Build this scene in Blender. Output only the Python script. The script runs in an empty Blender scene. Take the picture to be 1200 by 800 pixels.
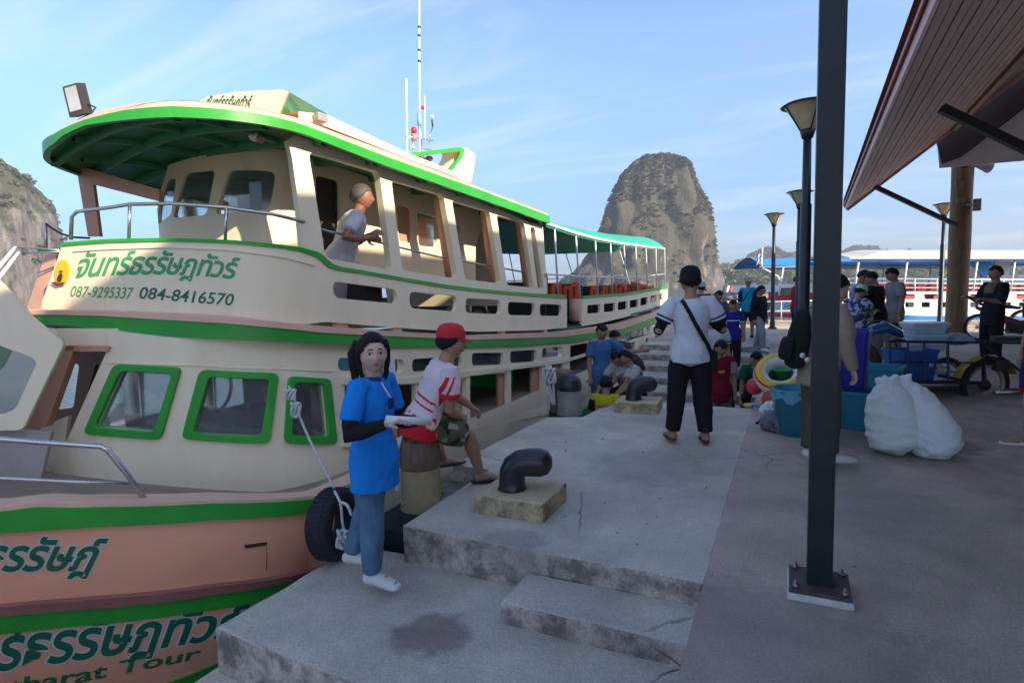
import bpy, bmesh, math, random
from mathutils import Vector, Matrix, noise
from math import radians, sin, cos, pi, atan2, sqrt
random.seed(7)
sc = bpy.context.scene
C = sc.collection
V = Vector

# ------------------------------------------------------------------ camera
FPX, EYE = 685.0, 1.55                     # focal length in photo pixels (1200 wide), eye height above the pier slab
ROLL, PITCH, YAW = radians(1.5), radians(5.379), radians(25.407)
cF = V((-sin(YAW)*cos(PITCH), cos(YAW)*cos(PITCH), -sin(PITCH)))
_R = V((cos(YAW), sin(YAW), 0)); _U = _R.cross(cF)
cR = _R*cos(ROLL) - _U*sin(ROLL); cU = _U*cos(ROLL) + _R*sin(ROLL)
cO = V((0, 0, EYE))
cam = bpy.data.cameras.new('camera'); cam.sensor_width = 36; cam.lens = FPX*36/1200
cam.clip_start = .05; cam.clip_end = 6000
camo = bpy.data.objects.new('camera', cam); C.objects.link(camo)
m = Matrix((cR, cU, -cF)).transposed().to_4x4(); m.translation = cO
camo.matrix_world = m
sc.camera = camo

# ------------------------------------------------------------------ sun, sky, exposure
HAZE = 0.0004
SUN_EL, SUN_AZ = radians(28), radians(105)      # azimuth clockwise from +Y (the pier direction)
sdir = V((sin(SUN_AZ)*cos(SUN_EL), cos(SUN_AZ)*cos(SUN_EL), sin(SUN_EL)))
sun = bpy.data.lights.new('sun', 'SUN'); sun.energy = 2.75; sun.angle = radians(.5); sun.color = (1, .85, .66)
suno = bpy.data.objects.new('sun', sun); C.objects.link(suno)
suno.rotation_euler = sdir.to_track_quat('Z', 'Y').to_euler()
suno.location = (30, -10, 30)
wd = bpy.data.worlds.new('World'); sc.world = wd; wd.use_nodes = True
nt = wd.node_tree; nt.nodes.clear()
wo = nt.nodes.new('ShaderNodeOutputWorld'); bg = nt.nodes.new('ShaderNodeBackground'); bg.inputs[1].default_value = .15
sky = nt.nodes.new('ShaderNodeTexSky'); sky.sky_type = 'NISHITA'; sky.sun_disc = False
sky.sun_elevation = SUN_EL; sky.sun_rotation = SUN_AZ; sky.air_density = 1.0; sky.dust_density = .9; sky.ozone_density = 1.6
tc = nt.nodes.new('ShaderNodeTexCoord')
sep = nt.nodes.new('ShaderNodeSeparateXYZ'); nt.links.new(tc.outputs['Generated'], sep.inputs[0])
def wmath(op, a, b=None, c=None):
    n = nt.nodes.new('ShaderNodeMath'); n.operation = op
    for i, v in enumerate((a, b, c)):
        if v is None: continue
        if isinstance(v, (int, float)): n.inputs[i].default_value = v
        else: nt.links.new(v, n.inputs[i])
    return n.outputs[0]
den = wmath('ADD', wmath('MAXIMUM', sep.outputs[2], 0), .18)
cx_, cy_ = wmath('DIVIDE', sep.outputs[0], den), wmath('DIVIDE', sep.outputs[1], den)
cmb = nt.nodes.new('ShaderNodeCombineXYZ'); nt.links.new(cx_, cmb.inputs[0]); nt.links.new(cy_, cmb.inputs[1])
mp = nt.nodes.new('ShaderNodeMapping'); mp.inputs['Rotation'].default_value = (0, 0, radians(38)); mp.inputs['Scale'].default_value = (.55, 1.7, 1)
nt.links.new(cmb.outputs[0], mp.inputs[0])
cn = nt.nodes.new('ShaderNodeTexNoise'); cn.inputs['Scale'].default_value = 1.5; cn.inputs['Detail'].default_value = 7; cn.inputs['Roughness'].default_value = .55; cn.inputs['Distortion'].default_value = .9
nt.links.new(mp.outputs[0], cn.inputs['Vector'])
mr = nt.nodes.new('ShaderNodeMapRange'); mr.inputs[1].default_value = .47; mr.inputs[2].default_value = .78; mr.inputs[3].default_value = 0; mr.inputs[4].default_value = .5
nt.links.new(cn.outputs['Fac'], mr.inputs[0])
mx = nt.nodes.new('ShaderNodeMix'); mx.data_type = 'RGBA'; nt.links.new(mr.outputs[0], mx.inputs['Factor'])
hz = nt.nodes.new('ShaderNodeMapRange'); hz.inputs[1].default_value = 0; hz.inputs[2].default_value = .40; hz.interpolation_type = 'SMOOTHSTEP'; nt.links.new(sep.outputs[2], hz.inputs[0])
hm = nt.nodes.new('ShaderNodeMix'); hm.data_type = 'RGBA'; hm.blend_type = 'MULTIPLY'; hm.inputs['Factor'].default_value = 1; nt.links.new(sky.outputs[0], hm.inputs[6])
hc = nt.nodes.new('ShaderNodeMix'); hc.data_type = 'RGBA'; nt.links.new(hz.outputs[0], hc.inputs['Factor']); hc.inputs[6].default_value = (.165, .235, .35, 1); hc.inputs[7].default_value = (.48, .515, .60, 1); nt.links.new(hc.outputs[2], hm.inputs[7])
nt.links.new(hm.outputs[2], mx.inputs[6]); mx.inputs[7].default_value = (1.9, 2.1, 2.35, 1)
nt.links.new(mx.outputs[2], bg.inputs[0]); nt.links.new(bg.outputs[0], wo.inputs[0])
sc.view_settings.view_transform = 'Standard'; sc.view_settings.look = 'None'
sc.view_settings.gamma = 1; sc.view_settings.exposure = 1.84; sc.view_settings.use_curve_mapping = False
sc.cycles.max_bounces = 7; sc.cycles.transparent_max_bounces = 12
sc.cycles.use_denoising = True

# ------------------------------------------------------------------ pixel -> place (camera calibration of the photograph)
def ray(x, y): return (cF*FPX + cR*(x-600) + cU*(400-y)).normalized()
def atz(x, y, z=0.0): d = ray(x, y); return cO + d*((z-EYE)/d.z)
def atx(x, y, X): d = ray(x, y); return cO + d*(X/d.x)
def aty(x, y, Y): d = ray(x, y); return cO + d*(Y/d.y)
def atd(x, y, depth): d = ray(x, y); return cO + d*(depth/d.dot(cF))
def on_plane(x, y, p0, n): d = ray(x, y); return cO + d*((p0-cO).dot(n)/d.dot(n))

# ------------------------------------------------------------------ materials
MATS = {}
def mat(name, col, rough=.6, var=.12, scale=6, bump=0, bscale=40, metal=0, spec=.5, trans=0, coat=0, stretch=(1, 1, 1), dirt=None, dirt_amt=.4, emit=None, alpha=None, sub=0):
    if name in MATS: return MATS[name]
    M = bpy.data.materials.new(name); M.use_nodes = True; n = M.node_tree; L = n.links
    b = n.nodes['Principled BSDF']
    b.inputs['Roughness'].default_value = rough; b.inputs['Metallic'].default_value = metal
    b.inputs['Specular IOR Level'].default_value = spec
    b.inputs['Transmission Weight'].default_value = trans; b.inputs['Coat Weight'].default_value = coat
    if sub: b.inputs['Subsurface Weight'].default_value = sub; b.inputs['Subsurface Radius'].default_value = (.02, .008, .004)
    if alpha is not None: b.inputs['Alpha'].default_value = alpha
    co = n.nodes.new('ShaderNodeTexCoord'); mp = n.nodes.new('ShaderNodeMapping'); mp.inputs['Scale'].default_value = stretch
    L.new(co.outputs['Object'], mp.inputs[0])
    nz = n.nodes.new('ShaderNodeTexNoise'); nz.inputs['Scale'].default_value = scale; nz.inputs['Detail'].default_value = 5; nz.inputs['Roughness'].default_value = .6
    L.new(mp.outputs[0], nz.inputs['Vector'])
    r = n.nodes.new('ShaderNodeMapRange'); r.inputs[1].default_value = .3; r.inputs[2].default_value = .7; r.inputs[3].default_value = 1-var; r.inputs[4].default_value = 1+var
    L.new(nz.outputs['Fac'], r.inputs[0])
    mul = n.nodes.new('ShaderNodeMix'); mul.data_type = 'RGBA'; mul.blend_type = 'MULTIPLY'; mul.inputs['Factor'].default_value = 1
    mul.inputs[6].default_value = (*col, 1); L.new(r.outputs[0], mul.inputs[7])
    out = mul.outputs[2]
    if dirt:
        n2 = n.nodes.new('ShaderNodeTexNoise'); n2.inputs['Scale'].default_value = scale*.45; n2.inputs['Detail'].default_value = 8; n2.inputs['Roughness'].default_value = .72
        L.new(mp.outputs[0], n2.inputs['Vector'])
        r2 = n.nodes.new('ShaderNodeMapRange'); r2.inputs[1].default_value = .52; r2.inputs[2].default_value = .72; r2.inputs[4].default_value = dirt_amt
        L.new(n2.outputs['Fac'], r2.inputs[0])
        m2 = n.nodes.new('ShaderNodeMix'); m2.data_type = 'RGBA'; L.new(r2.outputs[0], m2.inputs['Factor']); L.new(out, m2.inputs[6]); m2.inputs[7].default_value = (*dirt, 1)
        out = m2.outputs[2]
    L.new(out, b.inputs['Base Color'])
    rr = n.nodes.new('ShaderNodeMapRange'); rr.inputs[3].default_value = max(0, rough-.1); rr.inputs[4].default_value = min(1, rough+.1); L.new(nz.outputs['Fac'], rr.inputs[0]); L.new(rr.outputs[0], b.inputs['Roughness'])
    if bump:
        n3 = n.nodes.new('ShaderNodeTexNoise'); n3.inputs['Scale'].default_value = bscale; n3.inputs['Detail'].default_value = 4
        L.new(mp.outputs[0], n3.inputs['Vector'])
        bp = n.nodes.new('ShaderNodeBump'); bp.inputs['Strength'].default_value = bump; bp.inputs['Distance'].default_value = .01; L.new(n3.outputs['Fac'], bp.inputs['Height']); L.new(bp.outputs[0], b.inputs['Normal'])
    if emit: b.inputs['Emission Color'].default_value = (*emit[:3], 1); b.inputs['Emission Strength'].default_value = emit[3]
    MATS[name] = M
    return M

# ------------------------------------------------------------------ objects
ROOTS = {}                                  # object name -> world matrix of a root (before the depsgraph knows it)
def wm(o):
    M = Matrix.Identity(4)
    while o is not None:
        M = (Matrix.Translation(o.location) @ o.rotation_euler.to_matrix().to_4x4()) @ M
        o = o.parent
    return M
def tag(o, label=None, cat=None, group=None, kind=None):
    if label: o['label'] = label
    if cat: o['category'] = cat
    if group: o['group'] = group
    if kind: o['kind'] = kind
    return o
def thing(name, label, cat, loc=(0, 0, 0), rz=0, group=None):
    o = bpy.data.objects.new(name, None); C.objects.link(o); o.empty_display_size = .2
    o.location = loc; o.rotation_euler = (0, 0, rz)
    return tag(o, label, cat, group)
def relabel(o, label): o['label'] = label; return o
def dup(root, loc=None, rz=None, label=None, group=None, parent=None):
    r = root.copy(); C.objects.link(r)
    if parent is not None: r.parent = parent
    if loc is not None: r.location = loc
    if rz is not None: r.rotation_euler = (0, 0, rz)
    if label: r['label'] = label
    if group: r['group'] = group
    for ch in root.children: dup(ch, parent=r)
    return r
def finish(me, name, mt, parent=None, world=True, smooth=False, origin=None, label=None):
    """link a mesh (given in world coordinates, or in the parent's own ones) as an object"""
    if isinstance(mt, (list, tuple)):
        for k in mt: me.materials.append(k)
    elif mt: me.materials.append(mt)
    if smooth:
        me.polygons.foreach_set('use_smooth', [True]*len(me.polygons))
        if smooth == 'auto':
            me.set_sharp_from_angle(angle=radians(38))
    o = bpy.data.objects.new(name, me); C.objects.link(o)
    if parent is not None:
        if world: me.transform(wm(parent).inverted())
        o.parent = parent
    elif world and len(me.vertices):
        if origin is None:
            xs = [v.co for v in me.vertices]
            origin = V(((min(v.x for v in xs)+max(v.x for v in xs))/2, (min(v.y for v in xs)+max(v.y for v in xs))/2, min(v.z for v in xs)))
        me.transform(Matrix.Translation(-V(origin))); o.location = origin
    if label: o['label'] = label
    return o
def rot_to(d):                              # matrix whose Z axis is d
    return V(d).to_track_quat('Z', 'Y').to_matrix().to_4x4()
class MB:
    def __init__(s): s.bm = bmesh.new(); s.mi = 0
    def _m(s, geom):
        if s.mi:
            for f in geom:
                f.material_index = s.mi
    def poly(s, pts):
        f = s.bm.faces.new([s.bm.verts.new(p) for p in pts]); f.material_index = s.mi; return f
    def box(s, c, size, M=None, bev=0):
        r = bmesh.ops.create_cube(s.bm, size=1)['verts']
        for v in r: v.co = V((v.co.x*size[0], v.co.y*size[1], v.co.z*size[2]))
        T = Matrix.Translation(c) @ (M.to_4x4() if M is not None else Matrix.Identity(4))
        bmesh.ops.transform(s.bm, matrix=T, verts=r)
        fs = list({f for v in r for f in v.link_faces})
        for f in fs: f.material_index = s.mi
        if bev:
            es = list({e for v in r for e in v.link_edges})
            bmesh.ops.bevel(s.bm, geom=es, offset=bev, segments=2, affect='EDGES', profile=.6, material=-1)
        return s
    def bar(s, a, b, w, h=None, up=(0, 0, 1), bev=0):    # square bar between two points
        a, b = V(a), V(b); d = b-a; L = d.length
        z = d.normalized(); x = V(up).cross(z)
        if x.length < 1e-3: x = V((1, 0, 0)).cross(z)
        x.normalize(); y = z.cross(x)
        M = Matrix((x, y, z)).transposed()
        return s.box((a+b)/2, (w, h or w, L), M, bev)
    def tube(s, pts, r, n=10, caps=True, closed=False):
        pts = [V(p) for p in pts]; N = len(pts)
        rs = r if isinstance(r, (list, tuple)) else [r]*N
        rings = []; prev = None
        for i in range(N):
            if closed: t = pts[(i+1) % N]-pts[i-1]
            else: t = pts[min(i+1, N-1)]-pts[max(i-1, 0)]
            t.normalize()
            if prev is None:
                x = t.cross(V((0, 0, 1)))
                if x.length < .05: x = t.cross(V((0, 1, 0)))
            else: x = prev - t*prev.dot(t)
            x.normalize(); prev = x; y = t.cross(x)
            rings.append([s.bm.verts.new(pts[i]+(x*cos(2*pi*k/n)+y*sin(2*pi*k/n))*rs[i]) for k in range(n)])
        for i in range(N if closed else N-1):
            a, b = rings[i], rings[(i+1) % N]
            for k in range(n):
                f = s.bm.faces.new((a[k], a[(k+1) % n], b[(k+1) % n], b[k])); f.material_index = s.mi; f.smooth = True
        if caps and not closed:
            for rg in (list(reversed(rings[0])), rings[-1]):
                f = s.bm.faces.new(rg); f.material_index = s.mi
        return s
    def lathe(s, prof, c=(0, 0, 0), n=24, M=None, cap=True, ang=2*pi):
        T = Matrix.Translation(c) @ (M.to_4x4() if M is not None else Matrix.Identity(4))
        full = abs(ang-2*pi) < 1e-4; K = n if full else n+1
        rings = []
        for r, z in prof:
            rings.append([s.bm.verts.new(T @ V((r*cos(ang*k/n), r*sin(ang*k/n), z))) for k in range(K)])
        for i in range(len(rings)-1):
            a, b = rings[i], rings[i+1]
            for k in range(n):
                f = s.bm.faces.new((a[k], a[(k+1) % K], b[(k+1) % K], b[k])); f.material_index = s.mi; f.smooth = True
        if cap:
            for rg, (r, z) in ((list(reversed(rings[0])), prof[0]), (rings[-1], prof[-1])):
                if r > 1e-5: f = s.bm.faces.new(rg); f.material_index = s.mi
        return s
    def prism(s, pts, vec):                # outline extruded along vec
        a = [s.bm.verts.new(p) for p in pts]; b = [s.bm.verts.new(V(p)+V(vec)) for p in pts]
        n = len(a); fs = [s.bm.faces.new(a), s.bm.faces.new(list(reversed(b)))]
        for i in range(n): fs.append(s.bm.faces.new((a[i], b[i], b[(i+1) % n], a[(i+1) % n])))
        for f in fs: f.material_index = s.mi
        return s
    def ell(s, c, r, M=None, u=16, v=10):
        g = bmesh.ops.create_uvsphere(s.bm, u_segments=u, v_segments=v, radius=1)['verts']
        for q in g: q.co = V((q.co.x*r[0], q.co.y*r[1], q.co.z*r[2]))
        T = Matrix.Translation(c) @ (M.to_4x4() if M is not None else Matrix.Identity(4))
        bmesh.ops.transform(s.bm, matrix=T, verts=g)
        for f in {f for q in g for f in q.link_faces}: f.material_index = s.mi; f.smooth = True
        return s
    def grid(s, P):                        # P[i][j] points -> quads
        g = [[s.bm.verts.new(p) for p in row] for row in P]
        for i in range(len(g)-1):
            for j in range(len(g[0])-1):
                f = s.bm.faces.new((g[i][j], g[i+1][j], g[i+1][j+1], g[i][j+1])); f.material_index = s.mi; f.smooth = True
        return g
    def mesh(s, name='m', fix=True, weld=0):
        if weld: bmesh.ops.remove_doubles(s.bm, verts=s.bm.verts, dist=weld)
        if fix: bmesh.ops.recalc_face_normals(s.bm, faces=s.bm.faces)
        me = bpy.data.meshes.new(name); s.bm.to_mesh(me); s.bm.free(); return me
    def build(s, name, mt, parent=None, world=True, smooth=False, label=None, origin=None, fix=True, weld=0):
        return finish(s.mesh(name, fix, weld), name, mt, parent, world, smooth, origin, label)
def hn(p, f=1.0, seed=0): return noise.noise(V(p)*f + V((seed*7.3, seed*3.1, seed*1.7)))
def fbm(p, f=1.0, o=4, seed=0):
    a, t = 1.0, 0.0
    for i in range(o): t += a*hn(p, f, seed+i); a *= .5; f *= 2.03
    return t
def lerp_tab(tab, x):
    if x <= tab[0][0]: return tab[0][1]
    for (a, va), (b, vb) in zip(tab, tab[1:]):
        if x <= b: t = (x-a)/(b-a); return va+(vb-va)*t
    return tab[-1][1]

# ------------------------------------------------------------------ curtains: an upright surface over a plan curve
def smooth_curve(pts, step=.12):
    P = [V((*p, 0)) for p in pts]; out = []
    for i in range(len(P)-1):
        p0, p1, p2, p3 = P[max(i-1, 0)], P[i], P[i+1], P[min(i+2, len(P)-1)]
        L = (p2-p1).length
        a = (p2-p0)*.5; b = (p3-p1)*.5
        if a.length: a = a.normalized()*L
        if b.length: b = b.normalized()*L
        n = max(2, min(60, int(L/step)))
        for k in range(n):
            t = k/n; t2, t3 = t*t, t*t*t
            out.append(p1*(2*t3-3*t2+1)+a*(t3-2*t2+t)+p2*(-2*t3+3*t2)+b*(t3-t2))
    out.append(P[-1]); return out
class Curtain:
    def __init__(s, pts, step=.12):
        s.P = smooth_curve(pts, step); s.S = [0]
        for a, b in zip(s.P, s.P[1:]): s.S.append(s.S[-1]+(b-a).length)
        s.L = s.S[-1]
    def frame(s, u):
        import bisect
        i = min(max(bisect.bisect_right(s.S, u)-1, 0), len(s.P)-2)
        a, b = s.P[i], s.P[i+1]; L = s.S[i+1]-s.S[i]; d = (b-a)/L
        p = a+d*(u-s.S[i])
        def tn(j):
            j0, j1 = max(j-1, 0), min(j+1, len(s.P)-1); return (s.P[j1]-s.P[j0]).normalized()
        t = (u-s.S[i])/L; t = min(1, max(0, t)); dd = tn(i).lerp(tn(i+1), t).normalized()
        return p, dd, V((-dd.y, dd.x, 0))
    def at(s, u, v, w=0):
        p, d, n = s.frame(u); return V((p.x, p.y, v))+n*w
    def hit(s, x, y, w=0, tol=0):
        d = ray(x, y); best = None
        for i in range(len(s.P)-1):
            a = s.P[i]; b = s.P[i+1]; n = V((-(b-a).y, (b-a).x, 0)).normalized(); a = a+n*w; b = b+n*w
            den = d.dot(n)
            if den > 0: continue
            if abs(den) < 1e-6: continue
            t = (a-cO).dot(n)/den
            if t <= 0: continue
            q = cO+d*t; k = V((q.x-a.x, q.y-a.y, 0)).dot((b-a).normalized())/(b-a).length
            if abs(k-.5) <= .52+tol and (best is None or t < best[0]): best = (t, s.S[i]+k*(s.S[i+1]-s.S[i]), q.z)
        if best is None:                    # beyond the curve's ends: use the first or last straight
            for i in (len(s.P)-2, 0):
                a = s.P[i]; b = s.P[i+1]; n = V((-(b-a).y, (b-a).x, 0)).normalized(); a = a+n*w
                t = (a-cO).dot(n)/d.dot(n); q = cO+d*t; k = V((q.x-a.x, q.y-a.y, 0)).dot((b-a).normalized())
                if t > 0 and ((i == 0 and k < 0) or (i > 0 and 0 < k < 4)): return (s.S[i]+k, q.z)
            return s.hit(x, y, w, tol+.8) if tol < 3 else None
        return best[1:]
    def px(s, pts, w=0): return [h for h in (s.hit(x, y, w) for x, y in pts) if h]
    def sofY(s, Y):
        for i in range(len(s.P)-1):
            if s.P[i].y >= Y >= s.P[i+1].y: return s.S[i]+(s.P[i].y-Y)/max(1e-6, s.P[i].y-s.P[i+1].y)*(s.S[i+1]-s.S[i])
        return s.L
def rnd(poly, r=.03, n=4):                   # rounded corners
    out = []; N = len(poly)
    for i in range(N):
        p = V((*poly[i], 0)); a = V((*poly[i-1], 0)); b = V((*poly[(i+1) % N], 0))
        la, lb = (a-p).length, (b-p).length; k = min(r, la*.48, lb*.48)
        if k < 1e-5: out.append(tuple(p[:2])); continue
        A = p+(a-p)/la*k; B = p+(b-p)/lb*k
        for j in range(n+1):
            t = j/n; q = A*(1-t)**2+p*2*t*(1-t)+B*t*t; out.append((q.x, q.y))
    return out
def flat_mesh(outline, holes=(), th=.04, bevel=0, bis=None):
    """outline with holes in (u, v) -> plate with thickness along w"""
    cu = bpy.data.curves.new('t', 'CURVE'); cu.dimensions = '2D'; cu.fill_mode = 'BOTH'; cu.extrude = th/2-bevel; cu.bevel_depth = bevel; cu.bevel_resolution = 1
    for pl in [outline, *holes]:
        sp = cu.splines.new('POLY'); sp.points.add(len(pl)-1)
        for i, p in enumerate(pl): sp.points[i].co = (p[0], p[1], 0, 1)
        sp.use_cyclic_u = True
    ob = bpy.data.objects.new('t', cu); C.objects.link(ob)
    dg = bpy.context.evaluated_depsgraph_get(); me = bpy.data.meshes.new_from_object(ob.evaluated_get(dg))
    bpy.data.objects.remove(ob); bpy.data.curves.remove(cu)
    bm = bmesh.new(); bm.from_mesh(me); bpy.data.meshes.remove(me)
    bmesh.ops.remove_doubles(bm, verts=bm.verts, dist=1e-5)
    for u in (bis or ()):
        bmesh.ops.bisect_plane(bm, geom=bm.verts[:]+bm.edges[:]+bm.faces[:], plane_co=(u, 0, 0), plane_no=(1, 0, 0), dist=1e-5)
    return bm
def sheet(cur, name, mt, parent, outline, holes=(), th=.04, w=0, mirror=None, bevel=0, label=None, smooth=False, zf=None):
    us = [p[0] for p in outline]; lo, hi = min(us), max(us)
    bis = [x for x in cur.S if lo < x < hi]
    if len(bis) > 150: bis = bis[::2]
    bm = flat_mesh(outline, holes, th, bevel, bis)
    for v in bm.verts: v.co = cur.at(v.co.x, v.co.y, w+v.co.z)
    bmesh.ops.recalc_face_normals(bm, faces=bm.faces)
    me = bpy.data.meshes.new(name); bm.to_mesh(me); 
    objs = [finish(me, name, mt, parent, label=label, smooth=smooth)]
    if mirror is not None:
        for v in bm.verts: v.co = far(v.co)
        bmesh.ops.delete(bm, geom=[v for v in bm.verts if v.co.y < (3.25 if mirror < 0 else mirror)], context='VERTS')
        bmesh.ops.reverse_faces(bm, faces=bm.faces)
        me2 = bpy.data.meshes.new(name); bm.to_mesh(me2); objs.append(finish(me2, name, mt, parent, smooth=smooth))
    bm.free(); return objs[0]
def strip(cur, name, mt, parent, top, bot, w0, w1, n=60, mirror=None, label=None):
    """solid band along a curtain; top and bot are lists of (s, z)"""
    top = sorted(top); bot = sorted(bot); lo = max(top[0][0], bot[0][0]); hi = min(top[-1][0], bot[-1][0])
    mb = MB(); rows = []
    for i in range(n+1):
        u = lo+(hi-lo)*i/n; a = lerp_tab(top, u); b = lerp_tab(bot, u)
        rows.append([cur.at(u, a, w0), cur.at(u, a, w1), cur.at(u, b, w1), cur.at(u, b, w0), cur.at(u, a, w0)])
    mb.grid(rows); mb.poly([p for p in rows[0][:4]]); mb.poly([p for p in rows[-1][:4]])
    if mirror is not None: mb2 = MB(); mb2.grid([[far(p) for p in r] for r in rows if r[0].y > 5 or rows[0][0].z < .2])
    o = mb.build(name, mt, parent, label=label, smooth='auto', weld=1e-5)
    if mirror is not None: mb2.build(name, mt, parent, smooth='auto', weld=1e-5)
    return o
def text_mesh(txt, size=1.0, bold=0, shear=0, space=1.0):
    cu = bpy.data.curves.new('t', 'FONT'); cu.body = txt; cu.size = size; cu.offset = bold; cu.shear = shear; cu.space_character = space; cu.resolution_u = 3
    ob = bpy.data.objects.new('t', cu); C.objects.link(ob)
    dg = bpy.context.evaluated_depsgraph_get(); me = bpy.data.meshes.new_from_object(ob.evaluated_get(dg))
    bpy.data.objects.remove(ob); bpy.data.curves.remove(cu)
    bm = bmesh.new(); bm.from_mesh(me); bpy.data.meshes.remove(me); bmesh.ops.remove_doubles(bm, verts=bm.verts, dist=1e-5); return bm
def text_quad(txt, fn, name, mt, parent, size=1.0, bold=0, shear=0, space=1.0, step=.04):
    """lettering stretched to the unit square (a right, b up) and laid by fn(a, b) -> point; returns object"""
    bm = text_mesh(txt, size, bold, shear, space)
    xs = [v.co.x for v in bm.verts]; ys = [v.co.y for v in bm.verts]
    x0, x1, y0, y1 = min(xs), max(xs), min(ys), max(ys)
    if bold:                                # measure without the added weight, so that outline and letter stay in register
        b0 = text_mesh(txt, size, 0, shear, space); x0, x1 = min(v.co.x for v in b0.verts), max(v.co.x for v in b0.verts); y0, y1 = min(v.co.y for v in b0.verts), max(v.co.y for v in b0.verts); b0.free()
    for v in bm.verts: v.co = V(((v.co.x-x0)/(x1-x0), (v.co.y-y0)/(y1-y0), 0))
    k = step
    while k < 1:
        bmesh.ops.bisect_plane(bm, geom=bm.verts[:]+bm.edges[:]+bm.faces[:], plane_co=(k, 0, 0), plane_no=(1, 0, 0), dist=1e-5); k += step
    for v in bm.verts: v.co = fn(v.co.x, v.co.y)
    me = bpy.data.meshes.new(name); bm.to_mesh(me); bm.free()
    return finish(me, name, mt, parent)
def rough_block(poly, z0, z1, cell=.12, amp=.006, bev=.012, seed=0):
    """concrete block over a plan outline, edges worn; returns MB"""
    mb = MB(); mb.prism([V((x, y, z0)) for x, y in poly], (0, 0, z1-z0)); bm = mb.bm
    es = [e for e in bm.edges if not all(abs(v.co.z-z0) < 1e-6 for v in e.verts)]
    bmesh.ops.bevel(bm, geom=es, offset=bev, segments=2, affect='EDGES', profile=.5)
    xs = [p[0] for p in poly]; ys = [p[1] for p in poly]
    def cuts(lo, hi, ax):
        n = int((hi-lo)/cell)
        for i in range(1, n): 
            no = V((0, 0, 0)); no[ax] = 1; co = V((0, 0, 0)); co[ax] = lo+(hi-lo)*i/n
            bmesh.ops.bisect_plane(bm, geom=bm.verts[:]+bm.edges[:]+bm.faces[:], plane_co=co, plane_no=no, dist=1e-4)
    cuts(min(xs), max(xs), 0); cuts(min(ys), max(ys), 1); cuts(max(z0, z1-.5), z1, 2)
    for v in bm.verts:
        top = v.co.z > z1-1e-4
        d = V((hn(v.co, 5, seed), hn(v.co, 5, seed+1), hn(v.co, 5, seed+2)))*amp
        if top: d.z *= .15
        if v.co.z < z0+1e-4: d *= 0
        v.co += d
    return mb
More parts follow.
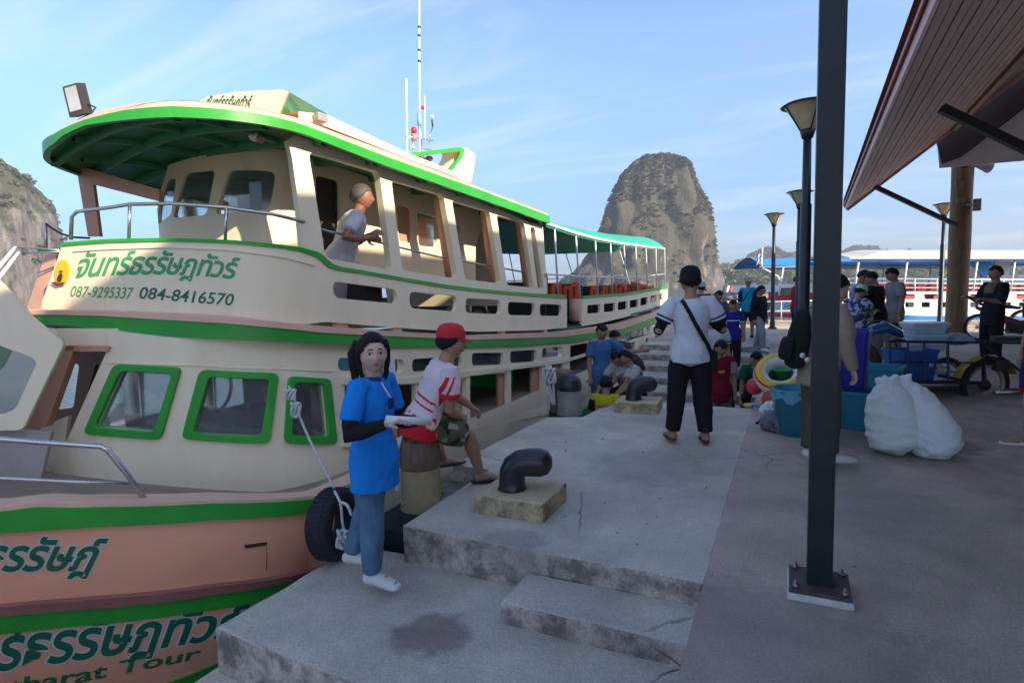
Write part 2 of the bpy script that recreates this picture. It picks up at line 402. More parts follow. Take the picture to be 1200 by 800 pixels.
# ================================================================== THE PLACE
def concrete(name, col, dark, patches=(), joints=1.0):
    M = mat(name, col, rough=.88, var=.16, scale=2.2, bump=.55, bscale=90, spec=.25, dirt=dark, dirt_amt=.75)
    n = M.node_tree; L = n.links; b = n.nodes['Principled BSDF']; src = b.inputs['Base Color'].links[0].from_socket
    co = n.nodes.new('ShaderNodeTexCoord'); geo = n.nodes.new('ShaderNodeNewGeometry')
    # fine speckle
    sp = n.nodes.new('ShaderNodeTexNoise'); sp.inputs['Scale'].default_value = 75; sp.inputs['Detail'].default_value = 6; sp.inputs['Roughness'].default_value = .8; L.new(geo.outputs['Position'], sp.inputs['Vector'])
    r = n.nodes.new('ShaderNodeMapRange'); r.inputs[1].default_value = .3; r.inputs[2].default_value = .7; r.inputs[3].default_value = .68; r.inputs[4].default_value = 1.34; L.new(sp.outputs['Fac'], r.inputs[0])
    mu = n.nodes.new('ShaderNodeMix'); mu.data_type = 'RGBA'; mu.blend_type = 'MULTIPLY'; mu.inputs['Factor'].default_value = 1; L.new(src, mu.inputs[6]); L.new(r.outputs[0], mu.inputs[7]); src = mu.outputs[2]
    # grime and algae on upright faces
    sx = n.nodes.new('ShaderNodeSeparateXYZ'); L.new(geo.outputs['Normal'], sx.inputs[0])
    st = n.nodes.new('ShaderNodeMapRange'); st.inputs[1].default_value = .9; st.inputs[2].default_value = .4; L.new(sx.outputs[2], st.inputs[0])
    gn = n.nodes.new('ShaderNodeTexNoise'); gn.inputs['Scale'].default_value = 5; gn.inputs['Detail'].default_value = 8; gn.inputs['Roughness'].default_value = .75; L.new(geo.outputs['Position'], gn.inputs['Vector'])
    gr = n.nodes.new('ShaderNodeMapRange'); gr.inputs[1].default_value = .42; gr.inputs[2].default_value = .6; gr.inputs[4].default_value = .74; L.new(gn.outputs['Fac'], gr.inputs[0])
    gm = n.nodes.new('ShaderNodeMath'); gm.operation = 'MULTIPLY'; L.new(st.outputs[0], gm.inputs[0]); L.new(gr.outputs[0], gm.inputs[1])
    m2 = n.nodes.new('ShaderNodeMix'); m2.data_type = 'RGBA'; L.new(gm.outputs[0], m2.inputs['Factor']); L.new(src, m2.inputs[6]); m2.inputs[7].default_value = (.075, .072, .058, 1); src = m2.outputs[2]
    for (p, rad, pc, amt) in patches:       # stains lying on the slab
        d = n.nodes.new('ShaderNodeVectorMath'); d.operation = 'DISTANCE'; L.new(geo.outputs['Position'], d.inputs[0]); d.inputs[1].default_value = p
        nn = n.nodes.new('ShaderNodeTexNoise'); nn.inputs['Scale'].default_value = 9; nn.inputs['Detail'].default_value = 6; L.new(geo.outputs['Position'], nn.inputs['Vector'])
        a = n.nodes.new('ShaderNodeMath'); a.operation = 'MULTIPLY_ADD'; L.new(nn.outputs['Fac'], a.inputs[0]); a.inputs[1].default_value = rad*1.1; L.new(d.outputs['Value'], a.inputs[2])
        q = n.nodes.new('ShaderNodeMapRange'); q.inputs[1].default_value = rad*1.68; q.inputs[2].default_value = rad*1.32; q.inputs[4].default_value = amt; L.new(a.outputs[0], q.inputs[0])
        m3 = n.nodes.new('ShaderNodeMix'); m3.data_type = 'RGBA'; L.new(q.outputs[0], m3.inputs['Factor']); L.new(src, m3.inputs[6]); m3.inputs[7].default_value = (*pc, 1); src = m3.outputs[2]
    # hairline cracks wandering over the surface
    cn_ = n.nodes.new('ShaderNodeTexNoise'); cn_.inputs['Scale'].default_value = 3; cn_.inputs['Detail'].default_value = 5; L.new(geo.outputs['Position'], cn_.inputs['Vector'])
    cv = n.nodes.new('ShaderNodeMix'); cv.data_type = 'RGBA'; cv.inputs['Factor'].default_value = .12; L.new(geo.outputs['Position'], cv.inputs[6]); L.new(cn_.outputs['Color'], cv.inputs[7])
    vo = n.nodes.new('ShaderNodeTexVoronoi'); vo.feature = 'DISTANCE_TO_EDGE'; vo.inputs['Scale'].default_value = .62; L.new(cv.outputs[2], vo.inputs['Vector'])
    cr = n.nodes.new('ShaderNodeMapRange'); cr.inputs[1].default_value = .0035; cr.inputs[2].default_value = .001; cr.inputs[4].default_value = .75; L.new(vo.outputs['Distance'], cr.inputs[0])
    ck = n.nodes.new('ShaderNodeTexNoise'); ck.inputs['Scale'].default_value = .7; L.new(geo.outputs['Position'], ck.inputs['Vector']); cq = n.nodes.new('ShaderNodeMapRange'); cq.inputs[1].default_value = .5; cq.inputs[2].default_value = .58; L.new(ck.outputs['Fac'], cq.inputs[0])
    cm = n.nodes.new('ShaderNodeMath'); cm.operation = 'MULTIPLY'; L.new(cr.outputs[0], cm.inputs[0]); L.new(cq.outputs[0], cm.inputs[1])
    m4 = n.nodes.new('ShaderNodeMix'); m4.data_type = 'RGBA'; L.new(cm.outputs[0], m4.inputs['Factor']); L.new(src, m4.inputs[6]); m4.inputs[7].default_value = (.06, .055, .05, 1); src = m4.outputs[2]
    # wide worn and damp areas
    lg = n.nodes.new('ShaderNodeTexNoise'); lg.inputs['Scale'].default_value = .55; lg.inputs['Detail'].default_value = 9; lg.inputs['Roughness'].default_value = .68; lg.inputs['Distortion'].default_value = .6; L.new(geo.outputs['Position'], lg.inputs['Vector'])
    lr = n.nodes.new('ShaderNodeMapRange'); lr.inputs[1].default_value = .38; lr.inputs[2].default_value = .62; lr.inputs[3].default_value = .80; lr.inputs[4].default_value = 1.12; L.new(lg.outputs['Fac'], lr.inputs[0])
    lm = n.nodes.new('ShaderNodeMix'); lm.data_type = 'RGBA'; lm.blend_type = 'MULTIPLY'; lm.inputs['Factor'].default_value = 1; L.new(src, lm.inputs[6]); L.new(lr.outputs[0], lm.inputs[7]); src = lm.outputs[2]
    L.new(src, b.inputs['Base Color']); return M
st1 = atz(505, 742, -.25)
M_slab = concrete('slab_concrete', (.59, .52, .43), (.46, .40, .32), [(tuple(st1), .2, (.17, .13, .10), .62), (tuple(atz(760, 545, 0)), .5, (.25, .24, .22), .35), (tuple(atz(600, 635, 0)), .22, (.2, .19, .175), .4)])
M_pave = concrete('pavement_concrete', (.48, .395, .315), (.35, .285, .22), [(tuple(atz(1035, 520, 0)), .55, (.13, .115, .105), .5), (tuple(atz(1100, 520, 0)), .35, (.1, .09, .085), .5), (tuple(atz(900, 760, 0)), .6, (.2, .18, .17), .4), (tuple(atz(1010, 600, 0)), .4, (.33, .31, .29), .35)])
M_block = concrete('bollard_block_concrete', (.62, .48, .28), (.42, .30, .16))

def structure(o): o['kind'] = 'structure'; return o
WATER = -2.3
# sea
M_sea = mat('sea_water', (.052, .075, .075), rough=.12, var=.15, scale=.02, spec=.5)
_n = M_sea.node_tree; _b = _n.nodes['Principled BSDF']; _g = _n.nodes.new('ShaderNodeNewGeometry')
_v = _n.nodes.new('ShaderNodeMapping'); _v.inputs['Scale'].default_value = (.5, 1.3, 1); _v.inputs['Rotation'].default_value = (0, 0, .5); _n.links.new(_g.outputs['Position'], _v.inputs[0])
_w = _n.nodes.new('ShaderNodeTexNoise'); _w.inputs['Scale'].default_value = 1.6; _w.inputs['Detail'].default_value = 6; _w.inputs['Roughness'].default_value = .62; _n.links.new(_v.outputs[0], _w.inputs['Vector'])
_p = _n.nodes.new('ShaderNodeBump'); _p.inputs['Strength'].default_value = .8; _p.inputs['Distance'].default_value = .35; _n.links.new(_w.outputs['Fac'], _p.inputs['Height']); _n.links.new(_p.outputs[0], _b.inputs['Normal'])
mb = MB(); mb.grid([[V((x, y, WATER)) for y in (-1500, -200, 0, 200, 1000, 3000)] for x in (-3000, -1000, -200, 0, 200, 1000, 3000)])
structure(mb.build('sea', M_sea))

# pavement along the pier, slab, platform and steps
PAVE_END = 22.5
mb = rough_block([(-.365, -60), (40, -60), (40, PAVE_END), (-3.4, PAVE_END), (-3.4, 15.6), (-.365, 15.6)], -1.1, 0, cell=1.2, amp=.004, bev=.012, seed=3)
structure(mb.build('pavement', M_pave))
SX = -.369
mb = rough_block([(-2.28, 3.04), (SX, 3.02), (SX, 7.55), (-1.93, 7.55), (-2.13, 6.95), (-2.16, 6.45), (-2.58, 6.3), (-2.66, 4.3), (-2.28, 4.3)], -.9, 0, cell=.14, amp=.006, bev=.012, seed=1)
slab_o = structure(mb.build('quay_slab', M_slab))
mb = rough_block([(-1.38, 2.66), (SX, 2.655), (SX, 3.03), (-1.38, 3.03)], -.7, -.13, cell=.08, amp=.009, bev=.022, seed=2)
structure(mb.build('quay_step', M_slab))
mb = rough_block([(-2.8, 2.02), (-2.3, 1.98), (-1.4, 1.95), (SX, 1.93), (SX, 3.15), (-2.76, 3.15)], -.62, -.25, cell=.1, amp=.014, bev=.03, seed=5)
structure(mb.build('quay_platform', M_slab))
mb = rough_block([(-2.86, 1.6), (SX, 1.5), (SX, 2.1), (-2.84, 2.1)], -.95, -.5, cell=.12, amp=.01, bev=.03, seed=6)
structure(mb.build('lower_step', M_slab))
mb = rough_block([(-2.86, -6), (SX, -6), (SX, 1.65), (-2.86, 1.68)], -1.6, -.76, cell=.3, amp=.01, bev=.03, seed=7)
structure(mb.build('lower_landing', M_slab))
# sunken wet ledge beside the fender pile
mb = rough_block([(-2.75, 3.8), (-2.2, 3.8), (-2.2, 4.4), (-2.75, 4.4)], -1.2, -.14, cell=.06, amp=.03, bev=.01, seed=9)
structure(mb.build('wet_ledge', mat('wet_concrete', (.2, .19, .17), rough=.3, var=.5, scale=14, dirt=(.03, .03, .028), dirt_amt=.9, bump=.8, bscale=30)))
# boarding landing beyond the slab, and the stairs up from it
mb = rough_block([(-3.05, 7.5), (-.36, 7.5), (-.36, 16), (-3.05, 16)], -1.5, -.72, cell=.4, amp=.01, seed=11)
structure(mb.build('boarding_landing', M_slab))
STEPS = [(11.3, -.56), (12.15, -.42), (13.0, -.28), (13.85, -.14), (14.75, -.004)]
st_root = structure(thing('stairs', None, None, (-1.7, 11.3, -.7)))
for k, (y, z) in enumerate(STEPS):
    mb = rough_block([(-3.38, y), (-.37, y), (-.37, y+.9 if k < 4 else 15.62), (-3.38, y+.9 if k < 4 else 15.62)], z-.5, z, cell=.3, amp=.008, bev=.025, seed=20+k)
    mb.build('step', M_slab, st_root)
# piers under the deck
mb = MB()
for y in range(-6, 22, 4):
    for x in (-.9, 3, 8): mb.box((x, y, -2.6), (.45, .45, 3.2))
mb.box((20, -19, -1.25), (40.2, 82, .3))
structure(mb.build('quay_substructure', M_slab))

# ------------------------------------------------------------------ limestone islands
def rock_mat(name, rock, rock2, veg, veg2, vegz, sc_=1.0, face=0.5):
    M = bpy.data.materials.new(name); M.use_nodes = True; n = M.node_tree; L = n.links; b = n.nodes['Principled BSDF']
    b.inputs['Roughness'].default_value = .95; b.inputs['Specular IOR Level'].default_value = .1
    g = n.nodes.new('ShaderNodeNewGeometry'); tco = n.nodes.new('ShaderNodeTexCoord')
    mp1 = n.nodes.new('ShaderNodeMapping'); mp1.inputs['Scale'].default_value = (1, 1, .22); L.new(tco.outputs['Object'], mp1.inputs[0])
    a = n.nodes.new('ShaderNodeTexNoise'); a.inputs['Scale'].default_value = .2*sc_; a.inputs['Detail'].default_value = 9; a.inputs['Roughness'].default_value = .7; L.new(mp1.outputs[0], a.inputs['Vector'])
    rp = n.nodes.new('ShaderNodeValToRGB'); rp.color_ramp.elements[0].position = .36; rp.color_ramp.elements[0].color = (*[c*.35 for c in rock], 1)
    rp.color_ramp.elements[1].position = .66; rp.color_ramp.elements[1].color = (*rock2, 1); e = rp.color_ramp.elements.new(.5); e.color = (*rock, 1); L.new(a.outputs['Fac'], rp.inputs[0])
    c = n.nodes.new('ShaderNodeTexNoise'); c.inputs['Scale'].default_value = .09*sc_; c.inputs['Detail'].default_value = 7; c.inputs['Roughness'].default_value = .7; L.new(tco.outputs['Object'], c.inputs['Vector'])
    s = n.nodes.new('ShaderNodeSeparateXYZ'); L.new(g.outputs['Normal'], s.inputs[0])
    sp = n.nodes.new('ShaderNodeSeparateXYZ'); L.new(tco.outputs['Object'], sp.inputs[0])
    h = n.nodes.new('ShaderNodeMapRange'); h.inputs[1].default_value = vegz[0]; h.inputs[2].default_value = vegz[1]; h.inputs[3].default_value = -.12; h.inputs[4].default_value = .26; L.new(sp.outputs[2], h.inputs[0])
    q = n.nodes.new('ShaderNodeMath'); q.operation = 'MULTIPLY_ADD'; L.new(s.outputs[2], q.inputs[0]); q.inputs[1].default_value = .35; L.new(c.outputs['Fac'], q.inputs[2])
    q2 = n.nodes.new('ShaderNodeMath'); q2.operation = 'ADD'; L.new(q.outputs[0], q2.inputs[0]); L.new(h.outputs[0], q2.inputs[1])
    m_ = n.nodes.new('ShaderNodeMapRange'); m_.inputs[1].default_value = face; m_.inputs[2].default_value = face+.08; L.new(q2.outputs[0], m_.inputs[0])
    vn = n.nodes.new('ShaderNodeTexNoise'); vn.inputs['Scale'].default_value = .5*sc_; vn.inputs['Detail'].default_value = 4; L.new(tco.outputs['Object'], vn.inputs['Vector'])
    vr = n.nodes.new('ShaderNodeMix'); vr.data_type = 'RGBA'; L.new(vn.outputs['Fac'], vr.inputs['Factor']); vr.inputs[6].default_value = (*veg, 1); vr.inputs[7].default_value = (*veg2, 1)
    mx_ = n.nodes.new('ShaderNodeMix'); mx_.data_type = 'RGBA'; L.new(m_.outputs[0], mx_.inputs['Factor']); L.new(rp.outputs[0], mx_.inputs[6]); L.new(vr.outputs[2], mx_.inputs[7])
    L.new(mx_.outputs[2], b.inputs['Base Color'])
    bp = n.nodes.new('ShaderNodeBump'); bp.inputs['Strength'].default_value = 1; bp.inputs['Distance'].default_value = 3; L.new(a.outputs['Fac'], bp.inputs['Height']); L.new(bp.outputs[0], b.inputs['Normal'])
    return M
M_rock = rock_mat('limestone', (.16, .15, .135), (.34, .305, .26), (.05, .05, .036), (.115, .10, .07), (5, 80), 1.0, .42)
M_rock2 = rock_mat('limestone_left', (.16, .14, .125), (.27, .235, .205), (.05, .06, .03), (.12, .115, .06), (30, 120), 1.4, .55)
leafm = [mat('far_leaves_%s' % k, c, rough=.9, var=.35, scale=.3, spec=.1) for k, c in (('dark', (.05, .052, .03)), ('mid', (.09, .085, .045)), ('dry', (.16, .13, .08)))]
def clump_mesh(n, seed, r=1.0):
    rnd_ = random.Random(seed); mb = MB()
    for i in range(n):
        d = V((rnd_.gauss(0, 1), rnd_.gauss(0, 1), abs(rnd_.gauss(0, .8)))).normalized()*r*rnd_.uniform(.55, 1.0)
        a = V((rnd_.gauss(0, 1), rnd_.gauss(0, 1), rnd_.gauss(0, 1))).normalized(); b = a.cross(V((rnd_.gauss(0, 1), rnd_.gauss(0, 1), rnd_.gauss(0, 1)))).normalized(); k = r*rnd_.uniform(.25, .5)
        mb.mi = rnd_.choice((0, 0, 1, 1, 2)); mb.poly([d-a*k-b*k*.5, d+a*k-b*k*.4, d+a*k*.3+b*k])
    return mb
def island(name, label, prof, D, depth_ratio, M, disp, seed, veg_n, cat='island', parent=None, flute=0, vr=(1.6, 3.4), label_kind=None):
    """prof: list of (y, xl, xr) in the photograph at distance D; a real rock of that width, as deep as depth_ratio times it"""
    # centre of the base
    yb, xl, xr = prof[-1]
    Fh = V((cF.x, cF.y, 0)).normalized(); Rh = V((Fh.y, -Fh.x, 0))
    rows = []
    for (y, a, b) in prof:
        pa, pb = atd(a, y, D), atd(b, y, D); rows.append(((pa.z+pb.z)/2, pa, pb))
    rows.sort(key=lambda r: r[0]); zb = WATER-2
    rows[0] = (zb, V((rows[0][1].x, rows[0][1].y, zb)), V((rows[0][2].x, rows[0][2].y, zb)))
    NH, NA = 70, 160; P = []; base_c = (rows[0][1]+rows[0][2])/2
    zt = rows[-1][0]
    for i in range(NH+1):
        z = zb+(zt-zb)*(i/NH)
        for (z0, a0, b0), (z1, a1, b1) in zip(rows, rows[1:]):
            if z <= z1+1e-6: break
        t = (z-z0)/(z1-z0+1e-9); A = a0.lerp(a1, t); B = b0.lerp(b1, t); c = (A+B)/2; hw = (B-A).length/2; ax = (B-A); ax.z = 0; ax = ax.normalized() if ax.length else V((1, 0, 0)); ay = V((-ax.y, ax.x, 0))
        row = []
        for k in range(NA):
            an = 2*pi*k/NA; ca, sa = cos(an), sin(an)
            e = .8; ca2 = abs(ca)**e*(1 if ca > 0 else -1); sa2 = abs(sa)**e*(1 if sa > 0 else -1)
            p = V((c.x, c.y, z))+ax*(hw*ca2)+ay*(hw*sa2*depth_ratio)
            dv = (ax*ca+ay*sa)
            q = V((p.x, p.y, p.z*.45)); amp = disp*(.35+.65*min(1, hw/ (disp*3)))
            dd = fbm(q, 1/(disp*5), 5, seed)*amp*1.2 + abs(hn(q, 1/(disp*2.2), seed+9))*amp*.9-amp*.45 + flute*hn(V((p.x, p.y, p.z*.12)), 1/(disp*1.3), seed+4)*amp
            row.append(p+dv*dd*(.45 if abs(sa) < .35 else 1)+V((0, 0, .3*amp*hn(q, 1/(disp*1.8), seed+5)*(i > 2))))
        row.append(row[0].copy()); P.append(row)
    top = sum((p for p in P[-1][:-1]), V())/NA; P.append([top+V((0, 0, .4*disp))]*(NA+1))
    mb = MB(); mb.grid(P); cbase = V((base_c.x, base_c.y, WATER))
    root = thing(name, label, cat, cbase) if parent is None else parent
    mb.build('rock_face', M, root, smooth=True, weld=1e-4)
    if veg_n:
        rr = random.Random(seed); proto = []
        for s_ in range(5):
            b_ = clump_mesh(26, seed*10+s_); proto.append(b_.mesh('clump')) 
        vb = bmesh.new()
        for _ in range(veg_n):
            i = min(NH, int(NH*rr.random()**.62)); k = rr.randrange(NA); p = P[i][k]
            if hn(p, 1/(disp*3.2), seed+7) < (.22-.5*i/NH): continue
            before = len(vb.verts); vb.from_mesh(rr.choice(proto)); vb.verts.ensure_lookup_table()
            s2 = rr.uniform(*vr)*disp/5; T = Matrix.Translation(p) @ Matrix.Rotation(rr.random()*6.3, 4, 'Z') @ Matrix.Diagonal((s2, s2, s2*.9, 1))
            for v in vb.verts[before:]: v.co = T @ v.co
        me = bpy.data.meshes.new('vegetation'); vb.to_mesh(me); vb.free()
        for k in leafm: me.materials.append(k)
        o = finish(me, 'vegetation', None, root); o['kind'] = 'stuff'
    return root
island('limestone_island', 'tall rounded limestone island with wooded top, rising beyond the stern of the tour boat',
       [(183, 765, 785), (186, 748, 797), (192, 736, 804), (204, 729, 810), (218, 721, 815), (235, 714, 820), (252, 708, 825), (266, 702, 829), (280, 698, 831), (296, 690, 834), (310, 682, 836), (322, 666, 839), (337, 652, 846)],
       420, .75, M_rock, 6, 3, 7000, flute=.9, vr=(.5, 1.5))
island('limestone_cliff', 'steep bare limestone island at the far left behind the bow',
       [(186, -90, -4), (196, -140, 8), (208, -160, 19), (222, -175, 29), (238, -190, 41), (252, -200, 49), (266, -205, 52), (290, -210, 52), (318, -215, 50), (347, -220, 52)],
       300, .6, M_rock2, 4.5, 8, 500, flute=.7)
hill = island('distant_hill', 'low humped hill far behind the blue roofed tour boats', [(292, 897, 913), (296, 886, 926), (303, 874, 945), (312, 845, 1010), (322, 815, 1050), (333, 800, 1100)], 900, .5, M_rock, 7, 12, 1200, flute=.2, cat='hill', vr=(2, 4))
hill2 = island('distant_hill', 'far rocky hill showing above the white tour boat roof at right', [(290, 1000, 1014), (294, 990, 1040), (302, 970, 1120), (315, 940, 1260), (329, 900, 1400)], 1000, .4, M_rock, 7, 15, 900, cat='hill', vr=(2, 4))
# mangrove shore: a strip of crowns nobody could count
def shore(name, x0, x1, D, htab, seed, n):
    rr = random.Random(seed); vb = bmesh.new(); proto = [clump_mesh(44, seed*5+k, 1).mesh('c') for k in range(6)]
    for _ in range(n):
        x = rr.uniform(x0, x1); d = D*rr.uniform(1, 1.12); g = atd(x, 338, d); hgt = lerp_tab(htab, x)*rr.uniform(.55, 1.1)
        z = WATER+hgt*rr.random()**.8; s2 = rr.uniform(1.6, 3.6)
        before = len(vb.verts); vb.from_mesh(rr.choice(proto)); vb.verts.ensure_lookup_table()
        T = Matrix.Translation((g.x, g.y, z)) @ Matrix.Rotation(rr.random()*6.3, 4, 'Z') @ Matrix.Diagonal((s2, s2, s2, 1))
        for v in vb.verts[before:]: v.co = T @ v.co
    me = bpy.data.meshes.new(name); vb.to_mesh(me); vb.free()
    for k in shorem: me.materials.append(k)
    o = finish(me, name, None); tag(o, 'band of green mangrove trees along the far shore', 'trees', kind='stuff'); return o
shorem = [mat('shore_leaves_%s' % k, c, rough=.85, var=.3, scale=.2, spec=.15) for k, c in (('dark', (.09, .115, .03)), ('mid', (.16, .20, .05)), ('light', (.24, .26, .08)))]
shore('mangrove_shore', 832, 1290, 520, [(832, 10), (850, 17), (870, 13), (900, 17), (960, 19), (1300, 20)], 4, 2600)
o = shore('mangrove_shore', -60, 60, 330, [(-60, 3), (0, 3), (25, 5.5), (35, 3), (60, 2.5)], 6, 300); relabel(o, 'low green shrubs along the foot of the left cliff')

# ------------------------------------------------------------------ ferry shelter
M_fascia = mat('shelter_fascia_paint', (.66, .38, .36), rough=.5, var=.1, scale=3, bump=.1)
M_plank = mat('shelter_soffit_wood', (.50, .30, .27), rough=.55, var=.4, scale=3, stretch=(14, .5, 14), bump=.5, bscale=14)
M_steel = mat('dark_steel_paint', (.009, .016, .020), rough=.42, var=.35, scale=7, dirt=(.05, .045, .045), dirt_amt=.35, bump=.05)
M_white = mat('white_paint', (.82, .82, .80), rough=.5, var=.05)
M_tile = mat('roof_sheet', (.22, .10, .08), rough=.6, var=.2, scale=4)
EA0, EAY = V((1.22, 17.7, 3.25)), 17.7
SL = .80
def eaveX(y): return 1.285+(y-EAY)*.036
def roofz(x, y, dz=0): return 3.25+(x-eaveX(y))*SL+dz+(eaveX(y)-1.22)*3.1
RO = 4.4
sh = thing('ferry_shelter', 'large pier shelter with steep planked roof, fascia boards and dark brackets at right', 'shelter', (5, 8, 0))
Y0, Y1 = -8.0, 17.7
def rp(x_off, y, dz=0): return V((eaveX(y)+x_off, y, 3.3+x_off*SL+dz))
# fascia: two boards one above the other, the upper standing proud
for k, (h0, h1, pr) in enumerate(((.0, .13, 0), (.137, .26, -.035))):
    mb = MB(); mb.grid([[rp(pr, Y0, h0), rp(pr, Y1, h0)], [rp(pr, Y0, h1), rp(pr, Y1, h1)], [rp(pr+.04, Y0, h1), rp(pr+.04, Y1, h1)], [rp(pr+.04, Y0, h0), rp(pr+.04, Y1, h0)], [rp(pr, Y0, h0), rp(pr, Y1, h0)]]); mb.build('fascia_board', M_fascia, sh)
# soffit planks parallel to the eave
npl = 22; wpl = 2.35/npl
for k in range(npl):
    a, b = .05+k*wpl, .05+(k+1)*wpl-.012; dz = .006*(k % 2)
    mb = MB(); mb.grid([[rp(a, Y0, dz), rp(a, Y1, dz)], [rp(b, Y0, dz), rp(b, Y1, dz)], [rp(b, Y0, dz+.02), rp(b, Y1, dz+.02)], [rp(a, Y0, dz+.02), rp(a, Y1, dz+.02)], [rp(a, Y0, dz), rp(a, Y1, dz)]]); mb.build('soffit_plank', M_plank, sh)
# the gable-end trim board along the slope
mb = MB(); mb.bar(rp(.0, Y1+.03, .05), rp(RO, Y1+.03, .05), .05, .2); mb.build('gable_trim', M_fascia, sh)
# purlin beam, inner dark lining, roof skin and far slope
mb = MB(); mb.bar(rp(2.25, Y0, -.04), rp(2.25, Y1, -.04), .09, .14); mb.build('purlin', mat('raw_timber', (.35, .27, .17), rough=.7, var=.3, scale=5, stretch=(8, 1, 8)), sh)
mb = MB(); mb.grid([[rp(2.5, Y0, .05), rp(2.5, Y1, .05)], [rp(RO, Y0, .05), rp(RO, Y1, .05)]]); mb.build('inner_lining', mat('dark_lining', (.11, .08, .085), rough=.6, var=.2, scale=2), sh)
mb = MB()
top = [rp(-.06, Y0, .27), rp(-.06, Y1+.06, .27)]; rid = [rp(RO, Y0, .27), rp(RO, Y1+.06, .27)]; far = [V((12.6, Y0, 2.6)), V((12.6, Y1+.06, 2.6))]
mb.grid([top, rid, far]); mb.grid([[p-V((0, 0, .07)) for p in r] for r in (top, rid, far)]); mb.build('roof_skin', M_tile, sh)
# brackets: from the eave to the timber column
def bracket(p, q): MB().bar(p, q, .1, .1, bev=.006).build('bracket', M_steel, sh)
bracket(rp(.62, 17.4, .0), V((3.8, 18.3, 2.78)))
bracket(atd(1103, 127, 7.2), atd(1230, 188, 7.0))
# white gable board and timber column
gy = 18.1
mb = MB(); mb.prism([aty(x, y, gy) for x, y in ((1099, 174), (1101, 197), (1215, 187), (1400, 150), (1400, 30), (1215, 100))], (0, .04, 0)); mb.build('gable_board', M_white, sh)
mb = MB(); mb.prism([aty(x, y, gy-.06) for x, y in ((1097, 166), (1104, 192), (1127, 184), (1200, 128), (1300, 60), (1300, 10), (1215, 70))], (0, .03, 0)); mb.build('gable_dark_panel', mat('dark_lining', (.11, .08, .085), rough=.6, var=.2, scale=2), sh)  # dark panel filling the gap between roof edge and white board
M_col = mat('timber_column', (.23, .13, .07), rough=.7, var=.3, scale=4, stretch=(5, 5, .8), bump=.5, bscale=25, dirt=(.12, .07, .045), dirt_amt=.5)
colb = atz(1119.5, 392, 0); 
M_wall = mat('sun_block_wall', (.45, .42, .38), rough=.8, var=.1)
o = MB().box((13.1, 5, 1.8), (.3, 24, 3.6)).build('sun_block_wall', M_wall); tag(o, 'long plain unseen wall at right, added to keep sun off the shelter floor', 'wall')  # unseen wall added to block low sun from the pavement under the roof
tc_ = thing('timber_column', 'thick round brown timber column with a loudspeaker horn near its top', 'column', colb)
mb = MB(); prof = [(.235+.006*sin(i*1.7), z) for i, z in enumerate([0, .3, .8, 1.4, 2, 2.6, 3.2, 3.8, 4.4, 4.9])]; mb.lathe(prof, colb, 24); mb.build('trunk', M_col, tc_)
hr = atd(1136, 191, 14.6)
sp_ = thing('horn_loudspeaker', 'small grey horn loudspeaker fixed on the timber column', 'loudspeaker', hr)
M_grey = mat('grey_plastic', (.3, .3, .3), rough=.5)
Rm = rot_to(cR*1.0+V((0, 0, -.12)))
mb = MB(); mb.lathe([(.03, 0), (.05, .05), (.07, .2), (.14, .42), (.17, .5), (.15, .5), (.06, .2)], hr+V((0, 0, -.02)), 20, Rm, cap=False); mb.build('horn', M_grey, sp_)
mb = MB(); mb.ell(hr-cR*.12, (.14, .14, .13)); mb.build('driver', mat('dark_plastic', (.05, .05, .05), rough=.5), sp_)
for (x, y) in ((1124, 215), (1126, 235)):
    p = atd(x, y, 14.3); o = MB().box(p, (.16, .05, .1), bev=.01).build('junction_box', M_grey); tag(o, 'small grey junction box on the timber column, %s of two' % ('upper' if y == 215 else 'lower'), 'junction box', 'junction boxes on the column')
p = atd(1145, 240, 14.6); o = thing('floodlight', 'small grey floodlight clamped to the right side of the timber column', 'floodlight', p)
MB().box(p, (.16, .1, .3), bev=.02).build('housing', M_grey, o); MB().bar(p-cR*.25, p, .04).build('arm', M_grey, o)

# black square post on its bolted foot
PX, PY = .158, 3.15
po = thing('steel_post', 'tall black square steel post on a bolted foot in the foreground', 'post', (PX, PY, 0), 0)
mb = MB(); mb.box((0, 0, 1.92), (.112, .112, 3.74), bev=.006); mb.build('shaft', M_steel, po, world=False)
mb = MB(); mb.box((0, 0, .045), (.27, .27, .018), bev=.003); mb.build('foot_plate', mat('rusty_plate', (.07, .05, .045), rough=.65, var=.4, scale=20, dirt=(.15, .07, .04), dirt_amt=.5, bump=.3), po, world=False)
mb = MB(); mb.box((0, 0, .018), (.285, .285, .036), bev=.008); mb.build('grout_pad', mat('painted_grout', (.55, .58, .58), rough=.8, var=.2, scale=20, dirt=(.2, .18, .16), dirt_amt=.6, bump=.4), po, world=False)
for sx in (-1, 1):
    for sy in (-1, 1):
        mb = MB(); mb.lathe([(.0, .054), (.016, .054), (.016, .07), (.008, .07), (.008, .088), (0, .088)], (sx*.105, sy*.105, 0), 6); mb.build('bolt', mat('bolt_steel', (.3, .28, .27), rough=.4, metal=.8), po, world=False)
mb = MB(); mb.box((.3, 0, 3.72), (.8, .1, .12)); mb.build('head_arm', M_steel, po, world=False)
